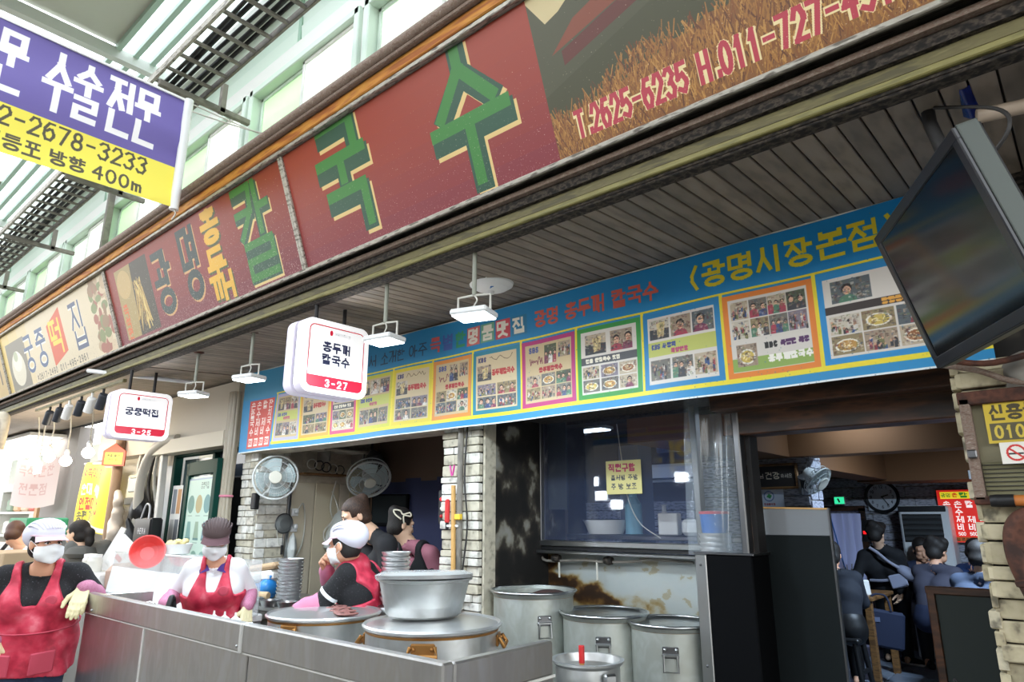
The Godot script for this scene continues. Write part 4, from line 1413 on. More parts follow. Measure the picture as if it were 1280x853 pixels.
# ---------------------------------------------------------------- slatted soffit
func soffit() -> void:
	var y0 := 2.703
	var board := slab("ceiling", Vector3(-16, 2.80, -3.4), Vector3(1.6, 2.86, -2.1), M.dark)
	board.name = "ceiling"
	var sl := bx(0.066, 0.016, 1.1, 0.003)
	for k in 96:
		var x := 0.95 - 0.0725 * k
		if x > 0.12 and x < 0.3:
			continue
		part(board, "slat", sl, M.slats[(k * 7 + k / 3) % 4], Vector3(x, y0 + 0.034, -2.66) - board.position, Vector3(3.72, 0, 0))
	part(board, "slat_backing", bx(8.0, 0.01, 1.1), M.black, Vector3(-2.9, y0 + 0.052, -2.66) - board.position, Vector3(3.72, 0, 0))
	var far := st_new()
	for k in 100:
		add_box(far, Vector3(0.066, 0.016, 1.1), Vector3(-6.05 - 0.0725 * k, 0, 0), 0.002)
	stuff(part(board, "slat_rows", done(far), M.slats[2], Vector3(0, y0 + 0.034, -2.66) - board.position, Vector3(3.72, 0, 0)))
	# dark duct beside the television with a blue reflector
	slab("beam_dark", Vector3(0.10, 2.66, -3.1), Vector3(0.32, 2.80, -2.12), M.dark)
	solo("blue_reflector", "small dark blue curved plate under the slatted ceiling edge above television", "plate", sheet(0.055, 0.2, 6, 1, func(u, v): return Vector3(0, 0, 0.02 * sin(u * PI))), hexm("1b2c78", 0.25, 0.3), Vector3(-0.115, 2.715, -2.30), Vector3(90, 0, 0))

# ---------------------------------------------------------------- printed banners
func story_panel(cv: Canvas, x: float, y: float, w: float, h: float, frame: Color, kind: int) -> void:
	cv.rect(x, y, w, h, frame)
	var m := 0.026
	var paper: Color = [Color("cbb994"), Color("c2ad85"), Color("cdbf9f"), Color("bfaa80")][kind % 4] if x < 3.6 else Color("d3cdc4")
	cv.rect(x + m, y + m, w - 2 * m, h - 2 * m, paper)
	var X := x + m
	var Y := y + m
	var w2 := w - 2 * m
	var h2 := h - 2 * m
	var words := ["KBS", "SBS", "MBC", "KBS", "MBC", "SBS"]
	match kind % 6:
		0:
			write(cv, words[kind % 6], X + w2 * 0.06, Y + h2 * 0.05, h2 * 0.09, 0.008, Color("3b3b66"))
			sig(cv, X + w2 * 0.35, Y + h2 * 0.05, w2 * 0.55, h2 * 0.1, Color("5a4632"))
			snapshot(cv, X + w2 * 0.04, Y + h2 * 0.2, w2 * 0.34, h2 * 0.28, 3)
			write(cv, "홍두깨칼국수", X + w2 * 0.4, Y + h2 * 0.3, h2 * 0.11, 0.008, Color("b3302f"), 0.75, 0.02)
			for i in 4:
				snapshot(cv, X + w2 * (0.04 + (i % 2) * 0.48), Y + h2 * (0.55 + (i / 2) * 0.22), w2 * 0.45, h2 * 0.2, [2, 0, 0, 2][i])
		1:
			write(cv, "SBS", X + w2 * 0.08, Y + h2 * 0.05, h2 * 0.1, 0.008, Color("3d4c8c"))
			sig(cv, X + w2 * 0.1, Y + h2 * 0.22, w2 * 0.28, h2 * 0.14, Color("6b1f3a"))
			snapshot(cv, X + w2 * 0.42, Y + h2 * 0.05, w2 * 0.26, h2 * 0.32, 0)
			snapshot(cv, X + w2 * 0.72, Y + h2 * 0.05, w2 * 0.25, h2 * 0.26, 2)
			write(cv, "홍두깨칼국수", X + w2 * 0.3, Y + h2 * 0.42, h2 * 0.09, 0.008, Color("a3272f"), 0.9, 0.04)
			for i in 6:
				snapshot(cv, X + w2 * (0.03 + (i % 3) * 0.325), Y + h2 * (0.54 + (i / 3) * 0.22), w2 * 0.3, h2 * 0.2, [0, 1, 0, 2, 2, 0][i])
		2:
			for i in 2:
				snapshot(cv, X + w2 * (0.08 + i * 0.46), Y + h2 * 0.06, w2 * 0.38, h2 * 0.32, [3, 0][i])
			cv.rect(X, Y + h2 * 0.42, w2, h2 * 0.12, Color("4a4c50"))
			write(cv, "전통 손칼국수 맛집", X + w2 * 0.08, Y + h2 * 0.44, h2 * 0.075, 0.007, Color("e3dcc8"), 0.9, 0.03)
			for i in 6:
				snapshot(cv, X + w2 * (0.02 + (i % 3) * 0.33), Y + h2 * (0.57 + (i / 3) * 0.21), w2 * 0.3, h2 * 0.19, [2, 1, 1, 1, 1, 0][i])
		3:
			for i in 3:
				snapshot(cv, X + w2 * (0.03 + i * 0.325), Y + h2 * 0.04, w2 * 0.3, h2 * 0.3, [3, 0, 0][i])
			cv.rect(X, Y + h2 * 0.38, w2, h2 * 0.22, Color("b9bf62"))
			write(cv, "KBS 사랑의", X + w2 * 0.05, Y + h2 * 0.41, h2 * 0.08, 0.007, Color("3c4a88"), 0.9, 0.05)
			write(cv, "리얼현장", X + w2 * 0.35, Y + h2 * 0.51, h2 * 0.07, 0.007, Color("b0466a"), 0.9, 0.05)
			for i in 3:
				snapshot(cv, X + w2 * (0.03 + i * 0.325), Y + h2 * 0.65, w2 * 0.3, h2 * 0.3, [2, 0, 2][i])
		4:
			for i in 8:
				snapshot(cv, X + w2 * (0.03 + (i % 4) * 0.24), Y + h2 * (0.04 + (i / 4) * 0.27), w2 * 0.225, h2 * 0.25, [2, 0, 0, 0, 2, 0, 0, 2][i])
			cv.rect(X, Y + h2 * 0.82, w2, h2 * 0.18, Color("8aa650"))
			snapshot(cv, X + w2 * 0.06, Y + h2 * 0.64, w2 * 0.26, h2 * 0.3, 1)
			write(cv, "MBC", X + w2 * 0.42, Y + h2 * 0.65, h2 * 0.08, 0.009, Color("222222"))
			write(cv, "특별한 세상", X + w2 * 0.62, Y + h2 * 0.65, h2 * 0.08, 0.008, Color("50285a"), 0.8, 0.03)
			write(cv, "홍두깨칼국수", X + w2 * 0.45, Y + h2 * 0.82, h2 * 0.1, 0.009, Color("efece2"), 0.9, 0.04)
		5:
			snapshot(cv, X + w2 * 0.06, Y + h2 * 0.05, w2 * 0.3, h2 * 0.28, 0)
			write(cv, "MBC", X + w2 * 0.62, Y + h2 * 0.05, h2 * 0.1, 0.011, Color("1c1c1c"))
			write(cv, "드림", X + w2 * 0.7, Y + h2 * 0.19, h2 * 0.12, 0.011, Color("27409a"))
			cv.rect(X, Y + h2 * 0.36, w2, h2 * 0.1, Color("30241f"))
			write(cv, "광명홍두깨칼국수", X + w2 * 0.42, Y + h2 * 0.37, h2 * 0.08, 0.008, Color("e0a23c"), 0.85, 0.03)
			for i in 8:
				snapshot(cv, X + w2 * (0.02 + (i % 4) * 0.245), Y + h2 * (0.49 + (i / 4) * 0.25), w2 * 0.23, h2 * 0.23, [2, 1, 0, 1, 1, 2, 1, 0][i])

func banners() -> void:
	# --- blue banner with the press clippings
	var x0 := -5.9
	var x1 := -0.22
	var W := x1 - x0
	var H := 0.735
	var top := 2.75
	var cv := Canvas.new(W, H, 350, Color("1e86bd"))
	for i in 40:
		cv.rect(W * i / 40.0, 0, W / 40.0 + 0.01, 0.25, Color("2c86ad").lerp(Color("0f86c9"), i / 39.0))
	cv.rect(0, H - 0.008, W, 0.01, Color("dfe7e6"))
	cv.rect(0.14, 0.27, 0.42, 0.43, Color("c9463c"))
	for i in 4:
		write_down(cv, ["손칼국수", "손수제비", "칼 제비", "잔치국수"][i], 0.165 + i * 0.1, 0.285 + (0.0 if i != 2 else 0.0), 0.072, 0.009, Color("efe6df"), 1.08)
		cv.rect(0.165 + i * 0.1, 0.615, 0.072, 0.07, Color("e5d6cf"))
		write(cv, "500", 0.168 + i * 0.1, 0.63, 0.04, 0.006, Color("c9463c"), 0.8, 0.05)
	cv.rect(0.58, 0.235, W - 0.58, 0.02, Color("e4d22c"))
	cv.rect(0.58, 0.245, W - 0.58, 0.45, Color("1f86b8"))
	cv.rect(0.58, 0.665, W - 0.58, 0.022, Color("e4d22c"))
	var edges := [-5.30, -4.93, -4.50, -4.16, -3.72, -3.31, -2.93, -2.53, -2.11, -1.69, -1.25, -0.82, -0.22]
	var frames := [Color("a9a8c9"), Color("d9a23c"), Color("c94b7a"), Color("c3c23a"), Color("d9c62c"), Color("d98a3a"), Color("1c7f96"), Color("b03070"), Color("2f8f3c"), Color("1a7fb8"), Color("df7f2a"), Color("1a86c4")]
	var kinds := [3, 0, 2, 3, 0, 1, 0, 1, 2, 3, 4, 5]
	for i in 12:
		var xa: float = edges[i] - x0
		var xb: float = edges[i + 1] - x0
		cv.rect(xa - 0.008, 0.245, 0.016, 0.43, Color("e4d22c"))
		story_panel(cv, xa + 0.008, 0.256, xb - xa - 0.016, 0.408, frames[i], kinds[i])
	var paint_letters := [["텔레스컴서 소개한 아주", -4.32, 0.10, Color("2a4c66"), 0.010]]
	write(cv, "텔레스컴서 소개한 아주", -4.42 - x0, 0.10, 0.092, 0.010, Color("24435c"), 1.0, 0.06)
	for it in [["특", -3.12, Color("d05a5a")], ["별", -3.00, Color("4560a8")], ["한", -2.88, Color("3d9a6a")]]:
		write_one(cv, it[0], it[1] - x0 - 0.22, 0.08, 0.1, 0.11, 0.018, it[2])
	for i in 4:
		cv.rect(-3.05 - x0 + i * 0.13 + 0.06, 0.075, 0.12, 0.125, [Color("d7706a"), Color("6fa88a"), Color("d0505a"), Color("2f7fa6")][i])
		write_one(cv, ["명", "품", "맛", "집"][i], -3.05 - x0 + i * 0.13 + 0.07, 0.085, 0.1, 0.105, 0.018, Color("efe9d8"))
	write(cv, "광명 홍두깨 칼국수", -2.42 - x0, 0.075, 0.105, 0.015, Color("d6604e"), 0.86, 0.05)
	write(cv, "(광명시장본점)", -1.42 - x0, 0.055, 0.135, 0.019, Color("e6d02c"), 0.95, 0.06)
	cv.speckle(21, 1200, Color("5f7f8c"), 0.0)
	var bend := func(u: float, v: float) -> Vector3:
		return Vector3(0, -0.022 * sin(u * PI) * (1.0 - 0.6 * v), 0.018 * sin(u * 19.0) * v * (1.0 - u * 0.7) + 0.006 * sin(u * 47.0 + v * 3.0))
	var bn := thing("menu_banner", "long blue shop banner of framed press photographs above the kitchen", "banner", Vector3((x0 + x1) / 2, top - H / 2, -2.985))
	part(bn, "printed_cloth", sheet(W, H, 90, 6, bend), print_tex(cv, 0.5))
	part(bn, "hem", tube([Vector3(-W / 2, H / 2 + 0.002, -0.004), Vector3(0, H / 2 - 0.02, -0.004), Vector3(W / 2, H / 2 + 0.002, -0.004)], 0.004, 6), M.cable_pale)
	# --- purple and yellow banner across the street
	cv = Canvas.new(2.6, 0.84, 420, Color("6c5fa6"))
	cv.rect(0, 0.535, 2.6, 0.31, Color("f4e65a"))
	var z_to_u := func(z: float) -> float: return 1.05 - z   # left end at z = 1.05
	for it in [["항", 1.37], ["문", 1.53], ["수", 1.775], ["술", 1.935], ["전", 2.13], ["문", 2.29]]:
		write_one(cv, it[0], it[1], 0.05, 0.143, 0.42, 0.038, Color("f3f0f2"))
	write(cv, "02-2678-3233", 1.52, 0.55, 0.115, 0.015, Color("55503f"), 0.91, 0.12)
	write(cv, "영등포", 1.54, 0.71, 0.1, 0.014, Color("55503f"), 0.95, 0.06)
	write(cv, "방향", 1.876, 0.71, 0.1, 0.014, Color("55503f"), 0.95, 0.06)
	write(cv, "400m", 2.106, 0.715, 0.1, 0.014, Color("55503f"), 1.05, 0.12)
	var sb := thing("street_banner", "purple and yellow clinic banner strung across the market street", "banner", Vector3(-4.45, 3.9, -0.3), 90.0)
	var bend2 := func(u: float, v: float) -> Vector3:
		return Vector3(0, 0.004 * sin(v * 30.0), 0.012 * sin(v * 9.0 + u * 5.0) + 0.01 * maxf(0, u - 0.8) * 5.0 * sin(v * 21.0))
	part(sb, "printed_cloth", sheet(2.6, 0.83, 40, 10, bend2), print_tex(cv, 0.55))
	part(sb, "edge_rod", tube([Vector3(1.31, -0.43, 0.01), Vector3(1.31, 0.42, 0.01)], 0.03, 10), M.plastic_white)
	part(sb, "top_hem", bx(2.6, 0.016, 0.012), M.white, Vector3(0, 0.415, 0))
	part(sb, "tie_cord", wire([Vector3(1.31, 0.4, 0.01), Vector3(1.8, 0.40, 0.02), Vector3(2.28, 0.45, 0)], 0.005), M.cable_pale)
	part(sb, "tie_cord", wire([Vector3(1.31, 0.34, 0.01), Vector3(1.8, 0.36, 0.1), Vector3(2.28, 0.47, 0.2)], 0.005), M.cable_pale)
	part(sb, "tie_cord", wire([Vector3(1.31, -0.42, 0.01), Vector3(1.32, -0.46, 0.02), Vector3(1.31, -0.5, 0)], 0.005), M.cable_pale)

# ---------------------------------------------------------------- lamps, lightboxes, television
func lamps() -> void:
	var spots := [[-2.107, 2.375, -2.15], [-2.782, 2.37, -2.155], [-4.291, 2.37, -2.19], [-5.154, 2.362, -2.20]]
	var labels := ["nearest square floodlight hanging beside the white ceiling dome", "square floodlight hanging just right of the lit 3-27 sign", "square floodlight hanging over the left end of blue banner", "square floodlight hanging nearest the lit 3-25 sign"]
	for i in 4:
		var p := Vector3(spots[i][0], spots[i][1], spots[i][2])
		var o := thing("floodlight", labels[i], "floodlight", p, 0.0, "floodlights under the soffit")
		o.rotation_degrees.y = [18, 10, 14, 22][i]
		part(o, "mounting_patch", lathe([Vector2(0, 0.012), Vector2(0.03, 0.01), Vector2(0.042, -0.004), Vector2(0.03, -0.012), Vector2(0, -0.014)], 10), M.rust, Vector3(0, 0.34, 0))
		part(o, "hanging_rod", rod(Vector3(0, 0.34, 0), Vector3(0, 0.10, 0), 0.011), hexm("8d9083", 0.5))
		part(o, "bracket", tube([Vector3(-0.085, 0.005, 0), Vector3(-0.085, 0.095, 0), Vector3(0, 0.10, 0), Vector3(0.085, 0.095, 0), Vector3(0.085, 0.005, 0)], 0.006, 6), M.cable_pale)
		part(o, "lead", wire([Vector3(0, 0.1, 0), Vector3(0.02, 0.07, 0.01), Vector3(-0.005, 0.04, 0.0), Vector3(0, 0.02, 0)], 0.004), M.cable_pale)
		part(o, "housing", bx(0.19, 0.03, 0.145, 0.008), M.plastic_white, Vector3(0, 0.008, 0))
		part(o, "lens", bx(0.172, 0.006, 0.128, 0.002), glow(Color(0.92, 0.97, 1.0), 9.0), Vector3(0, -0.01, 0))
		var l := AreaLight3D.new()
		l.area_size = Vector2(0.17, 0.125)
		l.light_color = Color(0.88, 0.95, 1.0)
		l.light_energy = 1.7
		l.area_range = 12.0
		l.area_attenuation = 2.0
		l.shadow_enabled = true
		l.rotation_degrees = Vector3(-90, 0, 0)
		l.position = Vector3(0, -0.018, 0)
		put(l, "floodlight_lamp", o)
	# white dome on the soffit
	var d := thing("ceiling_dome", "white round dome fixed to the slats behind the nearest floodlight", "ceiling dome", Vector3(-2.41, 2.735, -2.595))
	part(d, "dome", lathe([Vector2(0, -0.075), Vector2(0.016, -0.07), Vector2(0.018, -0.055), Vector2(0.055, -0.05), Vector2(0.09, -0.04), Vector2(0.122, -0.02), Vector2(0.128, 0.0), Vector2(0.11, 0.01), Vector2(0, 0.01)], 40), M.white)
	part(d, "label_plate", bx(0.05, 0.004, 0.02, 0.001), M.blue, Vector3(0.03, -0.048, 0.03), Vector3(14, -41, 0))
	# lit rounded signs with shop numbers
	lightbox("lit white rounded sign reading 3-27 hanging before the blue banner", Vector3(-3.39, 2.36, -2.21), 0.455, 0.44, ["홍두깨", "칼국수"], "3-27")
	lightbox("lit white rounded sign reading 3-25 hanging before the green door", Vector3(-6.2, 2.30, -2.20), 0.47, 0.41, ["궁중떡집"], "3-25")
	# television hung from the soffit
	var A := Vector3(-.134, 2.395, -1.835)
	var B := Vector3(-.463, 2.408, -2.49)
	var C := Vector3(-.34, 1.927, -2.545)
	var D := Vector3(-.012, 1.913, -1.89)
	var ex := ((B - A) + (C - D)).normalized()
	var n := ex.cross(((A - D) + (B - C)).normalized()).normalized()
	if n.dot(-(A + C) * 0.5 + Vector3(0, 1.45, 0)) < 0.0:
		n = -n
	var ey := n.cross(-ex).normalized()
	if ey.y < 0.0:
		ey = -ey
	var tx := ey.cross(n)
	var tv := thing("television", "dark flat television hung tilted from the ceiling above the stone pillar", "television", (A + B + C + D) * 0.25)
	tv.basis = Basis(tx, ey, n)
	var w := 0.735
	var h := 0.495
	part(tv, "housing", bx(w, h, 0.06, 0.008), hexm("2a2b2c", 0.5), Vector3(0, 0, -0.034))
	var bz := st_new()
	for s in [-1.0, 1.0]:
		add_box(bz, Vector3(w, 0.034, 0.012), Vector3(0, s * (h / 2 - 0.017), 0), 0.003)
		add_box(bz, Vector3(0.034, h - 0.06, 0.012), Vector3(s * (w / 2 - 0.017), 0, 0), 0.003)
	part(tv, "bezel", done(bz), hexm("1d1e22", 0.3))
	part(tv, "screen", bx(w - 0.06, h - 0.06, 0.006), hexm("0c1012", 0.13), Vector3(0, 0, -0.002))
	var rim := st_new()
	for s in [-1.0, 1.0]:
		add_box(rim, Vector3(w + 0.006, 0.006, 0.05), Vector3(0, s * h / 2, -0.03), 0.002)
		add_box(rim, Vector3(0.006, h, 0.05), Vector3(s * w / 2, 0, -0.03), 0.002)
	part(tv, "side_trim", done(rim), hexm("474d48", 0.5, 0.3))
	part(tv, "back_shell", bx(w * 0.7, h * 0.6, 0.06, 0.02), M.dark, Vector3(0, -0.02, -0.09))
	var back := tv.position - n * 0.12
	var inv := tv.basis.inverse()
	part(tv, "arm", tube([inv * (back - tv.position), inv * (Vector3(-0.22, 2.66, -2.28) - tv.position), inv * (Vector3(-0.22, 2.735, -2.28) - tv.position)], 0.02, 10), M.dark)
	part(tv, "ceiling_plate", lathe([Vector2(0, 0.015), Vector2(0.11, 0.015), Vector2(0.115, -0.006), Vector2(0, -0.01)], 30), M.black, inv * (Vector3(-0.22, 2.725, -2.28) - tv.position)).basis = inv
	part(tv, "joint", rod(inv * (Vector3(-0.10, 2.63, -2.27) - tv.position), inv * (Vector3(0.02, 2.63, -2.30) - tv.position), 0.022), hexm("b5a491", 0.5))
	part(tv, "power_lead", wire([inv * (Vector3(-0.2, 2.7, -2.26) - tv.position), inv * (Vector3(-0.05, 2.6, -2.2) - tv.position), inv * (Vector3(-0.03, 2.5, -2.15) - tv.position), inv * (Vector3(-0.12, 2.42, -2.2) - tv.position)], 0.006), M.cable)
	# track spotlights and bare bulbs of the next stall
	var tr := thing("track_light", "row of small black and white spotlights on track under gutter", "track light", Vector3(-7.7, 2.60, -2.12))
	part(tr, "rail", bx(2.6, 0.03, 0.035, 0.004), M.olive, Vector3(0, 0.03, 0))
	var xs := [-8.49, -8.15, -7.86, -7.5, -7.2, -6.9]
	for i in 6:
		var black: bool = [true, true, false, true, false, true][i]
		var x: float = xs[i] + 7.7
		part(tr, "stem", rod(Vector3(x, 0.02, 0), Vector3(x, -0.04, 0), 0.012), M.black if black else M.white)
		var hd := part(tr, "spot_head", lathe([Vector2(0, 0.075), Vector2(0.034, 0.075), Vector2(0.04, 0.06), Vector2(0.04, -0.075), Vector2(0.033, -0.075), Vector2(0.03, -0.06), Vector2(0, -0.06)], 20), hexm("2c3038", 0.5) if black else M.white, Vector3(x - 0.02, -0.10, 0.0), Vector3(0, 0, -32))
		part(hd, "lens", lathe([Vector2(0, -0.064), Vector2(0.03, -0.064)], 16), glow(Color(1, 0.96, 0.9), 3.0 if i == 5 or i == 3 else 0.6))
	var bl := ["bare round bulb nearest the grey stall pillar", "bare round bulb in front of the yellow price banner", "bare round bulb hanging leftmost over the bright stall", "bare round bulb second from left over the bright stall"]
	var bp := [Vector3(-9.04, 2.09, -2.5), Vector3(-8.32, 2.14, -2.5), Vector3(-10.3, 2.16, -2.5), Vector3(-9.7, 2.17, -2.5)]
	for i in 4:
		var o := thing("light_bulb", bl[i], "light bulb", bp[i], 0, "bare bulbs over the next stall")
		part(o, "globe", lathe([Vector2(0, -0.065), Vector2(0.035, -0.055), Vector2(0.06, -0.02), Vector2(0.064, 0.0), Vector2(0.05, 0.035), Vector2(0.022, 0.06), Vector2(0, 0.06)], 24), glow(Color(1.0, 0.97, 0.92), 9.0))
		part(o, "socket", lathe([Vector2(0, 0.055), Vector2(0.024, 0.055), Vector2(0.028, 0.10), Vector2(0.016, 0.13), Vector2(0, 0.13)], 16), M.plastic_white)
		part(o, "cord", wire([Vector3(0, 0.13, 0), Vector3(0.02, 0.25, 0.01), Vector3(-0.01, 0.36, 0), Vector3(0.03, 2.745 - bp[i].y, 0.05)], 0.008), M.cable_pale)
		var l := OmniLight3D.new()
		l.light_color = Color(1.0, 0.93, 0.82)
		l.light_energy = 0.4
		l.light_size = 0.05
		l.omni_range = 12
		l.omni_attenuation = 2.0
		l.shadow_enabled = true
		put(l, "bulb_lamp", o)
	# pale bracket arm of the 3-25 sign
	solo("sign_arm", "pale flat bracket arm running from gutter over the lit 3-25 sign", "bracket", tube([Vector3(-6.93, 2.77, -1.97), Vector3(-6.16, 2.655, -2.6)], 0.02, 8), M.plastic_white)

func lightbox(label: String, at: Vector3, w: float, h: float, lines: Array, num: String) -> void:
	var o := thing("lightbox_sign", label, "sign", at, 90.0, "lit shop number signs")
	var cv := Canvas.new(w, h, 900, Color("ffffff"))
	var m := 0.035
	# red outline, red foot with the number
	var rr := PackedVector2Array()
	for p in round_rect(w - 2 * m, h - 2 * m, 0.035):
		rr.append(Vector2(p.x + w / 2, p.y + h / 2))
	cv.poly(rr, Color("c21f38"))
	var inner := PackedVector2Array()
	for p in round_rect(w - 2 * m - 0.012, h - 2 * m - 0.012, 0.03):
		inner.append(Vector2(p.x + w / 2, p.y + h / 2))
	cv.poly(inner, Color("ffffff"))
	var foot := PackedVector2Array()
	for p in inner:
		foot.append(Vector2(p.x, maxf(p.y, h * 0.765)))
	cv.poly(foot, Color("c8203a"))
	var hh := 0.062 if lines.size() > 1 else 0.066
	for i in lines.size():
		var s: String = lines[i]
		var wd := s.length() * hh * 1.06
		write(cv, s, w / 2 - wd / 2, h * (0.29 if lines.size() > 1 else 0.36) + i * hh * 1.22, hh, 0.0105, Color("2b2f4e"), 1.0, 0.06)
	write(cv, num, w / 2 - 0.068, h * 0.80, 0.045, 0.0085, Color("ffffff"), 1.15, 0.2)
	cv.ell(w * 0.40, h * 0.165, 0.011, 0.017, Color("c8203a"))
	write(cv, "광명전통시장", w * 0.45, h * 0.145, 0.018, 0.002, Color("a9aab0"), 1.0, 0.08)
	var face_m := print_tex(cv, 0.4)
	face_m.emission_enabled = true
	face_m.emission_texture = face_m.albedo_texture
	face_m.emission = Color.WHITE
	face_m.emission_operator = BaseMaterial3D.EMISSION_OP_MULTIPLY
	face_m.emission_energy_multiplier = 0.45
	var sidem := glow(Color(0.92, 0.9, 0.97), 0.2)
	for s in [1.0, -1.0]:
		var st := st_new()
		add_extrude(st, round_rect(w, h, 0.06, 7), 0.075, Vector3(0, 0, s * 0.052))
		part(o, "light_case", done(st), sidem)
	var st2 := st_new()
	add_extrude(st2, round_rect(w - 0.03, h - 0.03, 0.05), 0.03)
	part(o, "middle_frame", done(st2), M.dark)
	# printed face cut to the rounded outline
	var fs := SurfaceTool.new()
	fs.begin(Mesh.PRIMITIVE_TRIANGLES)
	var poly := round_rect(w - 0.002, h - 0.002, 0.06, 7)
	var idx := Geometry2D.triangulate_polygon(poly)
	for i in range(0, idx.size(), 3):
		var t := [poly[idx[i]], poly[idx[i + 1]], poly[idx[i + 2]]]
		if (t[1] - t[0]).cross(t[2] - t[0]) > 0.0:
			t.reverse()
		for p in t:
			fs.set_uv(Vector2(p.x / w + 0.5, 0.5 - p.y / h))
			fs.add_vertex(Vector3(p.x, p.y, 0))
	fs.generate_normals()
	part(o, "printed_face", fs.commit(), face_m, Vector3(0, 0, 0.0915))
	for s in [-1.0, 1.0]:
		part(o, "hanger", rod(Vector3(s * 0.1, h / 2, 0), Vector3(s * 0.1, 0.40, 0), 0.012), M.dark)
	var l := AreaLight3D.new()
	l.area_size = Vector2(w * 0.8, h * 0.6)
	l.light_energy = 0.25
	l.shadow_enabled = true
	l.area_range = 10
	l.area_attenuation = 2.0
	l.rotation_degrees = Vector3(0, 180, 0)
	l.position = Vector3(0, 0.03, 0.10)
	put(l, "sign_lamp", o)

# rough stone strips laid in courses; u runs along "along", stones are pushed out along "out"
func ledge_stones(parent: Node3D, at: Vector3, along: Vector3, out: Vector3, w: float, y0: float, y1: float, course: float, mats: Array, seed_n: int, proud := 0.03, longest := 0.3) -> void:
	var r := RandomNumberGenerator.new()
	r.seed = seed_n
	var lib := []
	for i in 6:
		var st := st_new()
		var b := Basis.IDENTITY
		add_box(st, Vector3(1, 0.93, 1), Vector3.ZERO, 0.08, b)
		lib.append(done(st))
	var y := y0
	while y < y1 - 0.01:
		var ch := minf(course * r.randf_range(0.65, 1.25), y1 - y)
		var u := 0.0
		while u < w - 0.002:
			var l := minf(longest * r.randf_range(0.45, 1.1), w - u)
			if w - u - l < 0.05:
				l = w - u
			var d := proud * r.randf_range(0.5, 1.3)
			var o := part(parent, "stone", lib[r.randi() % 6], mats[r.randi() % mats.size()])
			var c := at + along * (u + l / 2) + Vector3(0, y + ch / 2, 0) + out * d * 0.5
			o.transform = Transform3D(Basis(along * (l - 0.004), Vector3.UP * (ch - 0.002), out * d).rotated(out, r.randf_range(-0.012, 0.012)), c - parent.position)
			u += l
		y += ch

